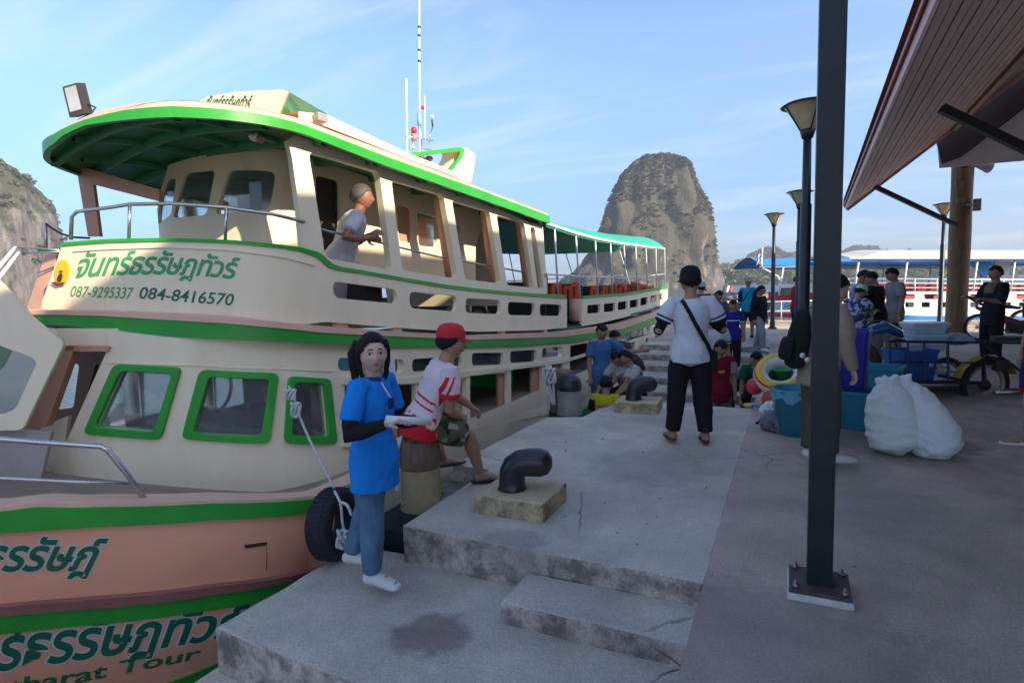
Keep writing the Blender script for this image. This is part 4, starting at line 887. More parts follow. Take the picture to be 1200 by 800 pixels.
# ---- upper side frames with their big openings
s_head = [(349, 155), (400, 173), (450, 192), (520, 217), (580, 239), (642, 261.5)]
O1 = [(362.4, 177.5), (445.5, 201.5), (460.5, 317), (382.5, 302)]; O2 = [(459.6, 210.5), (520.5, 228.5), (537, 326.5), (472.5, 317)]
O3 = [(530.4, 234.5), (574.5, 248), (588, 332), (546, 327.5)]; O4 = [(582.6, 252), (615, 261.5), (626, 337), (595, 334)]; O5 = [(622, 266), (627, 266.5), (638, 338.5), (631, 338)]
fr_out = wpx(cU_, [(637, 266), (625, 262), (580, 243), (520, 221), (450, 196), (400, 177), (346, 158), (338, 164), (343, 185), (352, 250), (356, 296), (371, 302), (384, 316), (470, 331), (560, 344), (642, 349), (642, 340)])
sheet(cU_, 'side_frame', M_cream, boat, fr_out, [rnd(wpx(cU_, p), .06) for p in (O1, O2, O3, O4, O5)], th=.07, w=-.045, mirror=4.3, smooth='auto')
for (a, b, c, d) in (((513, 227), (521, 229.5), (538, 326), (528, 325)), ((568, 247), (575, 249), (588.5, 332), (579, 331)), ((609, 260), (615.5, 262), (626.5, 337), (618, 336)), ((620, 264), (624, 265), (638, 338), (631, 338))):
    sheet(cU_, 'pillar_lining', M_opink, boat, wpx(cU_, [a, b, c, d], -.1), th=.09, w=-.125)
sheet(cU_, 'corner_post', M_opink, boat, wpx(cU_, [(334, 158), (347, 160), (366, 302), (358, 300)], -.09), th=.05, w=-.10)
def onUd(w): return lambda x, y: onU(x, y, w)
tube_px([(371, 262), (398, 270), (455, 283), (527, 301), (583, 311), (640, 322)], onUd(-.12), .011, 'grab_rail', M_chrome)
# front chrome rail above the panel
tube_px([(83, 281), (84, 254), (90, 248), (130, 243), (152, 239.5), (200, 238.5), (265, 243), (320, 251), (357, 260)], onUd(-.0), .014, 'front_rail', M_chrome)
for x, yt, yb in ((152, 240, 281), (265, 243, 284)): tube_px([(x, yt), (x-1, yb)], onUd(0), .012, 'rail_post', M_chrome)
# ---- upper cabin
c_out = wpx(cCb, [(568, 247), (520, 232), (450, 214), (400, 198), (348, 180), (330, 176), (280, 176), (225, 186), (200, 194), (180, 280), (230, 300), (330, 310), (420, 330), (500, 345), (556, 345), (556, 290)])
w_a = [(219, 203), (254.5, 199.5), (244, 252.5), (205, 256)]; w_b = [(270, 199.6), (323.6, 202), (316, 246), (254, 252)]
doorp = [(368, 205), (397, 212), (397, 325), (371, 320)]; w_c = [(463, 240), (480, 244), (481, 285), (466, 283)]; w_d = [(487, 248), (510, 254), (511, 290), (489, 288)]; w_e = [(533, 262), (541, 264), (541, 300), (534, 300)]
w_z = [(196, 211), (209, 208), (203, 252), (184, 268)]
sheet(cCb, 'upper_cabin_wall', M_cream, boat, c_out, [rnd(wpx(cCb, p), .06) for p in (w_z, w_a, w_b, doorp, w_c, w_d, w_e)], th=.04, mirror=4.5, smooth='auto')
for p in (w_z, w_a, w_b, w_c, w_d, w_e): sheet(cCb, 'window_pane', M_glass if p is not w_c else M_opink, boat, rnd(wpx(cCb, p), .06), th=.006, w=-.01)
sheet(cCb, 'cabin_door', M_dark, boat, rnd(wpx(cCb, doorp), .03), th=.02, w=-.06)
mb = MB(); mb.box((CX, 8.35, 2.0), (2.2, .05, 1.5)); mb.build('cabin_back', M_cream, boat)
MB().box((CX, 5.4, 1.75), (1.9, .3, 1.1)).build('console', M_dark, boat)
# ---- upper roof
Rt = wpx(cRf, [(645, 250), (560, 216.5), (450, 173), (400, 154.5), (350, 135.5), (300, 125), (240, 117), (200, 115), (162, 119), (115, 132.5), (65, 155)])
Rm_ = wpx(cRf, [(643.5, 253), (560, 222), (450, 183), (400, 164), (348, 144.5), (300, 133), (250, 127.5), (200, 125), (150, 129), (100, 141), (65, 158)])
Rb = wpx(cRf, [(643.5, 262), (560, 232.5), (450, 194), (400, 175), (348, 155), (300, 145.5), (250, 140), (200, 138), (150, 141), (100, 147.5), (62.5, 169)])
Rt, Rm_, Rb = sorted(Rt), sorted(Rm_), sorted(Rb)
print('ROOF', [(round(cRf.at(*p).x, 2), round(cRf.at(*p).y, 2), round(p[1], 2)) for p in Rm_])
iA = min(range(len(cRf.P)), key=lambda k: cRf.P[k].y); uA = cRf.S[iA]; lo = max(Rt[0][0], Rb[0][0]); uL = min(Rt[-1][0], Rb[-1][0])
def rz_(tab, u):
    if u <= uL: return lerp_tab(tab, u)
    y = cRf.at(u, 0).y; v = lerp_tab(tab, cRf.sofY(max(y, 4.5))); v0 = {0: 2.75, 1: 2.71, 2: 2.62}[[Rt, Rm_, Rb].index(tab)]; q = min(1, max(0, (y-4.5)/3)); v = v0*(1-q)+v*q; k = min(1, (u-uL)/.35); return tab[-1][1]*(1-k)+v*k
NR = 60
def uy(y, side):                              # arc position at a given y on the near (0) or far (1) branch
    rng = range(iA) if side == 0 else range(len(cRf.P)-2, iA-1, -1)
    for k in rng:
        a, b = cRf.P[k].y, cRf.P[k+1].y
        if min(a, b)-1e-9 <= y <= max(a, b)+1e-9 and abs(a-b) > 1e-9: return cRf.S[k]+(y-a)/(b-a)*(cRf.S[k+1]-cRf.S[k])
    return uA
yE = cRf.at(lo, 0).y; yA = cRf.P[iA].y
Pt, Pu = [], []
for k in range(NR+1):
    y = yA+.0005+(yE-yA-.001)*(k/NR)**1.8; u0, u1 = uy(y, 0), uy(y, 1)
    a, b = cRf.at(u0, rz_(Rt, u0), -.05), cRf.at(u1, rz_(Rt, u1), -.05); c, d = cRf.at(u0, rz_(Rb, u0)+.04, -.02), cRf.at(u1, rz_(Rb, u1)+.04, -.02); wq = min(1, (b-a).length/2.2)
    Pt.append([a.lerp(b, t/16)+V((0, 0, .15*wq*sin(pi*t/16))) for t in range(17)]); Pu.append([c.lerp(d, t/16)+V((0, 0, .13*wq*sin(pi*t/16))) for t in range(17)])
Pp, Pg = [], []
for k in range(141):
    u = lo+(cRf.L-lo)*k/140; t, m_, b_ = rz_(Rt, u), rz_(Rm_, u), rz_(Rb, u)
    Pp.append([cRf.at(u, m_, 0), cRf.at(u, m_+.012, 0), cRf.at(u, t, -.055)]); Pg.append([cRf.at(u, b_, -.03), cRf.at(u, b_, .012), cRf.at(u, m_, .012), cRf.at(u, m_, -.03)])
for P, nm, mt in ((Pp, 'roof_edge', M_ppink), (Pg, 'roof_fascia', M_green)): mb = MB(); mb.grid(P); mb.build(nm, mt, boat, smooth='auto')
mb = MB(); mb.grid(Pt); mb.build('roof_top', M_ppink, boat, smooth=True)
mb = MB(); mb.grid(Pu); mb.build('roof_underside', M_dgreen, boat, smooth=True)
def under(x, y):                              # height of the underside
    u0, u1 = uy(y, 0), uy(y, 1); c, d = cRf.at(u0, rz_(Rb, u0)+.04, -.02), cRf.at(u1, rz_(Rb, u1)+.04, -.02); t = min(1, max(0, (c.x-x)/max(1e-3, c.x-d.x)))
    return c.z*(1-t)+d.z*t+.13*min(1, (c-d).length/2.2)*sin(pi*t), c.x, d.x
M_beam = mat('green_beam', (.03, .22, .075), rough=.5, var=.15)
for y in (2.8, 3.25, 3.75, 4.4, 5.2, 6.0, 6.9, 7.7, 8.4):
    _, xa, xb = under(-4.8, y); Pq = []
    for j in range(15): x = xa-.02+(xb-xa+.04)*j/14; zc = under(x, y)[0]; Pq.append([V((x, y-.028, zc+.01)), V((x, y-.028, zc-.06)), V((x, y+.028, zc-.06)), V((x, y+.028, zc+.01))])
    mb = MB(); mb.grid(Pq); mb.build('roof_beam', M_beam, boat)
for x in (-3.9, -4.4, -4.9, -5.35):
    ys = [y for y in (2.7, 3.0, 3.4, 4, 5, 6.5, 8.5) if under(x, y)[1] > x > under(x, y)[2]]
    mb = MB(); mb.grid([[V((x-.022, y, under(x, y)[0]+.01)), V((x-.022, y, under(x, y)[0]-.04)), V((x+.022, y, under(x, y)[0]-.04)), V((x+.022, y, under(x, y)[0]+.01))] for y in ys]); mb.build('roof_stringer', M_beam, boat)
# far side pillar at the bow, its fascia board
slab_px([(90, 200), (107, 200), (117, 277), (103, 277)], V((-5.72, 3.15, 0)), V((0.2, -1, 0)).normalized(), .03, 'far_pillar', M_opink)
slab_px([(82, 192), (108, 199), (186, 222), (186, 236), (112, 217), (104, 215), (92, 210), (90, 203)], V((-5.70, 3.13, 0)), V((0.2, -1, 0)).normalized(), .03, 'far_header', M_opink)
# sign board standing on the roof
ps, ns = V((-4.2, 3.3, 2.9)), V((.1, -1, .12)).normalized()
slab_round([(228, 122), (244, 113), (280, 107.5), (334, 105), (322, 134), (230, 124)], [], ps, ns, .05, 'sign_board', M_cream, r=.01)
S = lambda x, y: on_plane(x, y, ps, ns)
mb = MB(); a0, a1 = S(334, 105), S(322, 134)
b0, b1, b2 = a0+V((.0, 1.5, -.42)), a1+V((.05, 1.9, -.25)), a1+V((.1, .2, -.08))
a0r, b0r = a0+V((-1.9, 0, 0)), b0+V((-1.9, 0, 0))
mb = MB(); mb.poly([a0, aty(384, 134, 5.1), aty(354, 131, 4.3), a1]); mb.build('sign_cheek', M_green, boat)
tip = aty(384, 134, 5.1)
mb = MB(); mb.poly([a0, a0+V((-2.1, 0, 0)), tip+V((-2.1, 0, 0)), tip]); mb.build('sign_back', M_cream, boat)
text_quad('จันทร์ธรรัษฎทัวร์', lay([(236, 132), (292, 132), (297, 112), (246, 112)], lambda x, y: S(x, y)+ns*.004), 'lettering', M_letter, boat, shear=.2, bold=.02)
# raised casing running aft on the roof
mb = MB()
E = [(350, 131), (384, 135), (430, 157), (480, 180), (520, 196), (548, 210)]
B = [(350, 139), (384, 149), (430, 167), (480, 187), (520, 202), (548, 213)]
xp = -3.75; near = [[atx(x, y, xp) for x, y in E], [atx(x, y, xp) for x, y in B]]
top_in = [p+V((-3.0, 0, .06)) for p in near[0]]
mb.grid([near[1], near[0], [p+V((-1.5, 0, .12)) for p in near[0]], top_in]); mb.build('roof_casing', M_cream, boat, smooth='auto')
o = MB().box(atx(376, 138, -3.7), (.06, .12, .07), bev=.01).build('navigation_light', M_grey, boat)
# radar arch
pa, na = V((-4.3, 5.6, 3)), V((.9, -.43, 0)).normalized()
slab_round([(474, 181), (540, 173), (546, 173.5), (557, 181), (555, 200), (552, 214), (527, 206), (480, 190)], [[(484, 184.5), (541, 176.5), (540, 184), (530, 200)]], V((-3.95, 6.2, 2.9)), V((1, 0, 0)), .3, 'radar_arch', M_cream, r=.03)
slab_round([(474, 180), (540, 172.5), (545, 175), (541, 186), (529, 201), (526, 200), (538, 184), (540, 177.5), (474, 184)], [], V((-3.93, 6.2, 2.9)), V((1, 0, 0)), .02, 'arch_trim', M_green, r=.002)
# antenna cluster
def A(x, y): return atx(x, y, -4.1)
for (x0, y0, x1, y1, r, mt, nm) in ((491, -40, 491.5, 185, .012, M_wtube, 'whip_antenna'), (476, 92, 477, 180, .012, M_wtube, 'whip_antenna'), (497.5, 112, 498, 165, .008, M_wtube, 'whip_antenna'), (491, 140, 496, 186, .01, M_chrome, 'mast'), (484, 160, 484, 184, .008, M_chrome, 'mast'), (476, 160, 507, 165, .009, M_chrome, 'crossbar'), (480, 172, 505, 176, .009, M_chrome, 'crossbar'), (502, 168, 507, 148, .008, M_chrome, 'mast'), (507, 148, 506, 140, .011, M_dark, 'mast')):
    MB().tube([A(x0, y0), A(x1, y1)], r, 7).build(nm, mt, boat)
for y in (32, 42, 59, 72): MB().ell(A(491.2, y), (.02, .02, .02), u=8, v=6).build('antenna_clamp', M_dark, boat)
M_red = mat('red_lens', (.6, .03, .03), rough=.3, var=.1)
for (x, y, r) in ((485, 152.5, .034), (495.5, 126, .02)): MB().lathe([(r, -r), (r*1.02, r*.2), (r*.7, r)], A(x, y), 12).build('red_beacon', M_red, boat)
MB().lathe([(.033, -.05), (.03, .03)], A(485, 160), 12).build('beacon_base', mat('tan_plastic', (.4, .25, .15)), boat)
MB().lathe([(.025, -.08), (.03, -.02), (.02, .07), (.008, .1)], A(491.5, 140), 10).build('radome', mat('teal_plastic', (.2, .5, .45), rough=.5), boat)
MB().ell(A(506, 137), (.025, .025, .02), u=10, v=6).build('sensor', M_wtube, boat)
for x, y in ((490, 186), (498, 188), (503, 186)): MB().ell(A(x, y), (.05, .05, .035), u=10, v=6).build('junction', mat('rust_brown', (.16, .07, .05)), boat)
# floodlight at the bow end of the roof
pF, nF = atd(92, 120, 4.75), (cO-atd(92, 120, 4.75)).normalized()
fl = thing('floodlight', 'square floodlight tilted on a wire bracket at the front edge of the boat roof', 'floodlight', pF)
q = [atd(x, y, 4.72) for x, y in ((73, 102), (90, 97), (99, 133), (81.5, 138))]
mb = MB(); mb.prism(q, atd(100, 118, 4.86)-atd(90, 118, 4.74)); mb.build('housing', M_dark, fl)
c_ = sum(q, V())/4; mb = MB(); qq = [c_+(p-c_)*.78+nF*.004+(q[0]-q[3])*.05 for p in q]; mb.prism(qq, nF*.004); mb.build('lens', mat('flood_lens', (.35, .37, .38), rough=.15, var=.15), fl)
mb = MB(); mb.tube([atd(98, 120, 4.8), atd(112, 126, 4.8), atd(106, 134, 4.8), atd(92, 141, 4.8)], .009, 6); mb.build('bracket', M_dark, fl)
# lamp under the roof
o = thing('deck_lamp', 'round white lamp under the green roof of the boat', 'lamp', atd(301, 160, 4.7)); MB().ell(atd(298, 160, 4.7), (.045, .045, .04)).build('globe', M_wtube, o); MB().tube([atd(300, 160, 4.7), atd(308, 165, 4.7)], .03, 10).build('socket', M_opink, o)
# ---- canopy aft
M_tarp = mat('green_tarpaulin', (.03, .36, .22), rough=.55, var=.12, scale=3, bump=.2, bscale=6)
cn_t = sorted(wpx(cU_, [(640, 254), (670, 263.5), (700, 269), (730, 274), (760, 280.5), (778, 285)], .05)); cn_b = sorted(wpx(cU_, [(640, 262), (670, 272), (700, 280), (730, 285.5), (760, 289.5), (779, 291.5)], .05))
s0, s1 = cn_b[0][0], cn_b[-1][0]; P, Q = [], []
for k in range(61):
    u = s0+(s1-s0)*k/60; b_ = lerp_tab(cn_b, u); e = cU_.at(u, b_, .05); sag = .02*sin(k*1.9)
    row = [V((e.x, e.y, b_-.05))]
    for j in range(19): a = j/18; row.append(V((e.x+(2*CX-2*e.x)*a, e.y, b_+.46*sin(pi*a)**.75+sag*sin(pi*a))))
    row.append(V((2*CX-e.x, e.y, b_-.05))); P.append(row)
mb = MB(); mb.grid(P); mb.build('canopy', M_tarp, boat, smooth=True)
strip(cU_, 'canopy_rail', M_wtube, boat, [(u, z+.02) for u, z in cn_b], [(u, z-.02) for u, z in cn_b], .05, .08, n=60, mirror=CX)
for (xt, yt, xb, yb) in ((647, 265, 654, 345), (672, 273, 680, 349), (695, 279, 701, 348), (713, 283, 718, 347), (729, 285.5, 734, 345), (743, 287.5, 747, 343), (755, 289, 759, 341), (767, 290.5, 769, 339.5), (777.5, 291, 779.5, 337)):
    p, q_ = onU(xt, yt, .04), onU(xb, yb, .0); MB().tube([p, q_], .017, 8).build('canopy_post', M_wtube, boat)
    MB().tube([far(p), far(q_)], .017, 8).build('canopy_post', M_wtube, boat)
tube_px([(637, 321), (680, 324), (730, 326), (778, 321)], onUd(.02), .014, 'mid_rail', M_wtube)
mb = MB(); mb.tube([far(p) for p in (onU(*q_, .02) for q_ in ((637, 321), (680, 324), (730, 326), (778, 321)))], .014, 8); mb.build('mid_rail', M_wtube, boat)
# things inside the aft deck: seat backs made tall and dark to stand for deck shade, hanging life jackets
for k in range(14):
    y = 9.4+k*.66
    zz = lerp_tab(sorted([(cU_.at(s_, 0).y, z) for s_, z in gt]), y)
    for x in (-4.35, -6.2): MB().box((x, y, zz+.52), (1.1, .07, .84), bev=.02).box((x, y-.22, zz+.3), (1.1, .4, .06)).build('seat_row', M_dark, boat)
M_lj = mat('life_jacket_orange', (.62, .06, .012), rough=.6, var=.25, scale=9)
jk = None
ORD = 'first second third fourth fifth sixth seventh eighth ninth tenth eleventh twelfth thirteenth fourteenth fifteenth sixteenth seventeenth eighteenth nineteenth twentieth twenty-first twenty-second twenty-third twenty-fourth'.split()
for k in range(24):
    y = 9.25+k*.385+(.09 if k % 3 == 1 else 0); zz = lerp_tab(sorted([(cU_.at(s_, 0).y, z) for s_, z in gt]), y)
    if jk is None:
        mb = MB(); mb.box((0, -.07, .18), (.06, .085, .30), bev=.02).box((0, .07, .18), (.06, .085, .30), bev=.02).box((0, 0, .34), (.06, .2, .09), bev=.02); jk = mb.build('life_jacket', M_lj, None, world=False)
        jk.location = (-3.76, y, zz+.70); tag(jk, 'first orange life jacket along the open aft deck, counted from the cabin', 'life jacket', 'life jackets hung along the aft deck')
    else:
        d = dup(jk, (-3.76-random.random()*.15, y, zz+.52+random.random()*.12), random.uniform(-.7, .7), ORD[k]+' orange life jacket along the open aft deck, counted from the cabin')
        d.scale = (1, 1, random.uniform(.8, 1.15))
# ================================================================== PEOPLE
M_skin = mat('skin_light', (.60, .38, .28), rough=.5, var=.06, scale=9, sub=.08)
M_skin2 = mat('skin_tan', (.38, .20, .125), rough=.5, var=.08, scale=9, sub=.06)
M_hair = mat('black_hair', (.008, .007, .007), rough=.62, spec=.25, var=.4, scale=30, stretch=(6, 6, 1), bump=.5, bscale=60)
M_ghair = mat('grey_hair', (.07, .065, .06), rough=.7, var=.4, scale=60)
M_eye = mat('eye_white', (.62, .58, .55), rough=.2, var=0); M_iris = mat('iris', (.012, .008, .006), rough=.15, var=0)
M_lip = mat('lips', (.36, .10, .09), rough=.4, var=.05)
def cloth(name, col, var=.1, rough=.85): return mat('cloth_'+name, col, rough=rough, var=var, scale=7, bump=.25, bscale=200, spec=.2)
Fh = V((cF.x, cF.y, 0)).normalized(); Rh = V((Fh.y, -Fh.x, 0))
def facing(a): a = radians(a); v = Fh*cos(a)+Rh*sin(a); return atan2(-v.x, v.y)
def loft(bm, cs, rs, side, n=14):
    """closed tube of elliptic rings; side = direction of the first radius"""
    rings = []; N = len(cs)
    for i in range(N):
        t = (V(cs[min(i+1, N-1)])-V(cs[max(i-1, 0)])).normalized(); s_ = V(side)-t*t.dot(V(side)); s_.normalize(); u = t.cross(s_)
        rx, ry = rs[i] if isinstance(rs[i], (tuple, list)) else (rs[i], rs[i])
        rings.append([bm.verts.new(V(cs[i])+s_*(rx*cos(2*pi*k/n))+u*(ry*sin(2*pi*k/n))) for k in range(n)])
    for a, b in zip(rings, rings[1:]):
        for k in range(n): bm.faces.new((a[k], a[(k+1) % n], b[(k+1) % n], b[k]))
    for rg, c, t in ((rings[0], V(cs[0]), V(cs[0])-V(cs[1])), (rings[-1], V(cs[-1]), V(cs[-1])-V(cs[-2]))):
        r = rs[0] if rg is rings[0] else rs[-1]; r = min(r) if isinstance(r, (tuple, list)) else r
        v = bm.verts.new(c+t.normalized()*r*.45)
        for k in range(n): bm.faces.new((rg[k], v, rg[(k+1) % n]) if rg is rings[0] else (rg[k], rg[(k+1) % n], v))
def remesh(bm, vox, smooth=3, fold=0, seed=0, ff=9):
    bmesh.ops.recalc_face_normals(bm, faces=bm.faces)
    me = bpy.data.meshes.new('r'); bm.to_mesh(me); bm.free()
    o = bpy.data.objects.new('r', me); C.objects.link(o)
    md = o.modifiers.new('v', 'REMESH'); md.mode = 'VOXEL'; md.voxel_size = vox
    if smooth: sm = o.modifiers.new('s', 'SMOOTH'); sm.iterations = smooth; sm.factor = .5
    dg = bpy.context.evaluated_depsgraph_get(); out = bpy.data.meshes.new_from_object(o.evaluated_get(dg))
    bpy.data.objects.remove(o); bpy.data.meshes.remove(me)
    if fold:
        ns = [v.normal.copy() for v in out.vertices]
        for v, n_ in zip(out.vertices, ns):
            p = v.co; w = hn((p.x*ff, p.y*ff, p.z*ff*.55), 1, seed)+.5*hn((p.x*ff*2.3+p.z*6, p.y*ff*2.3, p.z*ff*1.6), 1, seed+3)
            v.co = p+n_*fold*w
    return out
def ik(a, tgt, l1, l2, pole):
    d = tgt-a; L = min(d.length, (l1+l2)*.999); dn = d.normalized(); x = (l1*l1-l2*l2+L*L)/(2*L); h = sqrt(max(0, l1*l1-x*x))
    p = pole-dn*dn.dot(pole); p = p.normalized() if p.length > 1e-4 else V((0, 0, 1)); j = a+dn*x+p*h
    return j, a+dn*L
def head_bm(hh, lod, fem=False):
    bm = bmesh.new(); u, v_ = (44, 34) if lod else (22, 16)
    bmesh.ops.create_uvsphere(bm, u_segments=u, v_segments=v_, radius=1)
    for v in bm.verts: v.co = head_pt(v.co, hh, fem)
    for f in bm.faces: f.smooth = True
    return bm
def head_pt(p, hh, fem=False, grow=0):
    x, y, z = p; sx, sy, sz = .36+grow, .42+grow, .5+grow*.8
    jaw = 1-(.36 if fem else .28)*max(0, -z)**1.6; X = x*sx*jaw*(1-.1*max(0, z)**2); Y = y*sy; Z = z*sz
    if y < 0 and z < -.1: Y *= 1-.55*min(1, (-z-.1)/.7)
    if y > 0:
        f = y**1.5
        Y *= 1-.06*max(0, z-.3)
        if z < -.3: Y *= 1-.08*max(0, -z-.3)+.04*(z < -.7)
        nz = max(0, min(1, (.16-z)/.42)) if z > -.28 else max(0, 1-(-.28-z)/.09)
        Y += f*(.105*math.exp(-(x/.13)**2)*nz)
        Y -= f*.05*math.exp(-((abs(x)-.37)/.17)**2-((z-.06)/.11)**2)
        Y += f*.018*math.exp(-((z-.24)/.09)**2)
        Y += f*.028*math.exp(-(x/.24)**2-((z+.47)/.085)**2)+f*.03*math.exp(-(x/.25)**2-((z+.85)/.16)**2)
        Y += f*.02*math.exp(-((abs(x)-.5)/.2)**2-((z+.1)/.18)**2)
    return V((X, Y, Z))*hh
def person(label, loc, face=180, H=1.65, fem=False, lod=0, skin=None, T=(0, 0, 1), twist=0, head=(0, 0), pelvis=None,
           Ru=(.12, -.05, -1), Rf=(.05, .25, -1), Lu=(-.12, -.05, -1), Lf=(-.05, .25, -1), Rt=(.04, .03, -1), Rs=(.0, -.05, -1), Lt=(-.04, .03, -1), Ls=(0, -.05, -1),
           Rhand=None, Lhand=None, Rfoot=None, Lfoot=None, shirt=None, sleeve=.5, hem=.09, loose=1.0, pants=None, leg=1.0, hair='short', hairmat=None, cap=None, shoes=None, shoemat=None, collar=None,
           prints=(), pfun=None, ppants=None, ppfun=None, group=None, eyes=True, arm_sleeve=None, category='person', vox=None, pole=None):
    r = thing('person', label, category, loc, facing(face), group); inv = wm(r).inverted()
    skin = skin or M_skin2; vox = vox or (.0065 if lod else .0115)
    Tn = V(T).normalized(); rt = V((cos(radians(twist)), -sin(radians(twist)), 0)); rt = (rt-Tn*rt.dot(Tn)).normalized(); fw = Tn.cross(rt)
    LT, LS, LA, LF = .245*H, .235*H, .172*H, .148*H; ank = .042*H; bw = 1.0 if not fem else .93
    def nd(v): return V(v).normalized()
    if pelvis is None:
        pz = max(-(nd(Rt).z*LT+nd(Rs).z*LS), -(nd(Lt).z*LT+nd(Ls).z*LS))+ank+.02*H; P = V((0, 0, pz))
    else: P = V(pelvis)
    W = V((1, 0, 0)); hips = {1: P+W*.049*H, -1: P-W*.049*H}; leg_ = {}
    for s, th, shn, ft in ((1, Rt, Rs, Rfoot), (-1, Lt, Ls, Lfoot)):
        if ft is not None:
            tgt = inv @ (V(ft)+V((0, 0, ank))); k, a = ik(hips[s], tgt, LT, LS, V((s*.12, 1, .25)) if pole is None else V(pole))
        else: k = hips[s]+nd(th)*LT; a = k+nd(shn)*LS
        leg_[s] = (hips[s], k, a)
    sh = {s: P+Tn*.272*H+rt*(s*.104*H*bw) for s in (1, -1)}; arm = {}
    for s, ua, fa, hd in ((1, Ru, Rf, Rhand), (-1, Lu, Lf, Lhand)):
        if hd is not None:
            e, w = ik(sh[s], inv @ V(hd), LA, LF, V((s*.5, -.6, -.6)))
        else: e = sh[s]+nd(ua)*LA; w = e+nd(fa)*LF
        arm[s] = (sh[s], e, w)
    N = P+Tn*.300*H; up = (Tn*.5+V((0, 0, 1))*.6).normalized() if Tn.z > .2 else Tn
    hy, hpit = radians(head[0]), radians(head[1])
    hf = V((sin(hy), cos(hy), 0)); hf = (hf*cos(hpit)+V((0, 0, 1))*sin(hpit)).normalized(); hr_ = hf.cross(V((0, 0, 1))).normalized(); hu = hr_.cross(hf)
    hh = .146*H; Hc = N+up*.036*H+hu*.048*H+hf*.014*H
    HM = Matrix((hr_, hf, hu)).transposed().to_4x4(); HM.translation = Hc
    SEC = [(-.055, .070, .060), (-.012, .090, .066), (.04, .084, .060), (.09, .074, .055), (.15, .083, .060), (.21, .092, .062), (.25, .088, .056), (.28, .062, .045), (.30, .036, .036)]
    if fem: SEC = [(-.055, .072, .062), (-.012, .092, .070), (.04, .078, .058), (.09, .068, .053), (.15, .077, .064), (.19, .084, .070), (.24, .082, .056), (.272, .058, .042), (.295, .032, .033)]
    def sec(t, i): return lerp_tab([(a, b[i]) for a, b in ((q[0], q) for q in SEC)], t)
    bend = fw*0
    # ---- body: one continuous skin
    bm = bmesh.new()
    loft(bm, [P+Tn*t*H for t, _, _ in SEC], [(a*H, b*H) for _, a, b in SEC], rt)
    loft(bm, [P+Tn*.27*H, N, Hc-hu*.02*H, Hc+hu*.01*H], [.045*H*bw, .036*H*bw, .034*H*bw, .03*H], rt, 12)
    for s in (1, -1):
        h, k, a = leg_[s]
        loft(bm, [h+V((0, 0, .02*H)), h.lerp(k, .3), h.lerp(k, .7), k, k.lerp(a, .3), k.lerp(a, .6), a], [.050*H, .050*H, .041*H, .033*H, .036*H, .028*H, .021*H], W, 12)
        fd = V((s*.12, 1, 0)).normalized(); fz = a+V((0, 0, -ank))
        if (a-k).normalized().z > -.3: fd = V((0, .5, -.8)).normalized()
        loft(bm, [a-fd*.026*H+V((0, 0, -ank*.5)), a+V((0, 0, -ank*.35)), a+fd*.05*H+V((0, 0, -ank*.55)), a+fd*.09*H+V((0, 0, -ank*.74)), a+fd*.118*H+V((0, 0, -ank*.80))], [(.021*H, .022*H), (.024*H, .027*H), (.026*H, .019*H), (.028*H, .0105*H), (.02*H, .008*H)], V((fd.y, -fd.x, 0)), 10)
        S_, E_, W_ = arm[s]
        loft(bm, [S_-rt*s*.022*H-Tn*.006*H, S_.lerp(E_, .25), S_.lerp(E_, .7), E_, E_.lerp(W_, .3), E_.lerp(W_, .75), W_], [.030*H*bw, .031*H*bw, .027*H*bw, .0245*H*bw, .0255*H*bw, .019*H*bw, .0155*H*bw], W, 12)
        # hand: palm, four bent fingers of different length and a thumb
        hd = (W_-E_).normalized(); side = hd.cross(fw if abs(hd.dot(fw)) < .8 else Tn).normalized()*1.0; pn = hd.cross(side).normalized()
        if (V((0, 0, -1))+fw*-.3).dot(pn) < 0: pn = -pn; 
        h8 = .105*H; c1 = W_+hd*h8*.08; c2 = W_+hd*h8*.46
        loft(bm, [W_-hd*.01, c1, W_+hd*h8*.28, c2, W_+hd*h8*.5], [(.0155*H, .012*H), (.019*H, .0115*H), (.024*H, .011*H), (.025*H, .010*H), (.022*H, .008*H)], side, 10)
        for j, (off, ln) in enumerate(((-.75, .40), (-.26, .47), (.26, .44), (.72, .34))):
            b0 = c2+side*off*.022*H-hd*.008; d1 = (hd+pn*.35).normalized(); d2 = (hd*.6+pn*.85).normalized(); d3 = (hd*.2+pn).normalized(); q = [b0, b0+d1*ln*h8*.45, b0+d1*ln*h8*.45+d2*ln*h8*.33, b0+d1*ln*h8*.45+d2*ln*h8*.33+d3*ln*h8*.22]
            rr = .0052*H if vox < .008 else .0062*H; loft(bm, q, [rr*1.1, rr, rr*.92, rr*.8], side, 8)
        tb = c1-side*.018*H*(1 if s > 0 else -1)*-1; td = (hd*.75+(tb-c1).normalized()*.7+pn*.35).normalized(); loft(bm, [tb, tb+td*h8*.24, tb+(td*.24+(hd*.8+pn*.5).normalized()*.2)*h8], [.0085*H, .0072*H, .0058*H], side, 8)
    me = remesh(bm, vox, 2); b2 = bmesh.new(); b2.from_mesh(me); bpy.data.meshes.remove(me)
    hb = head_bm(hh, lod, fem); tmp = bpy.data.meshes.new('h'); 
    for s in (1, -1):
        g = bmesh.ops.create_uvsphere(hb, u_segments=10, v_segments=8, radius=1)['verts']
        for v in g: v.co = V((s*.335*hh+v.co.x*.03*hh, -.02*hh+v.co.y*.075*hh, -.01*hh+v.co.z*.12*hh))
    for v in hb.verts: v.co = HM @ v.co
    hb.to_mesh(tmp); hb.free(); b2.from_mesh(tmp); bpy.data.meshes.remove(tmp)
    me = bpy.data.meshes.new('body'); b2.to_mesh(me); b2.free()
    body = finish(me, 'body', skin, r, world=False, smooth=True)
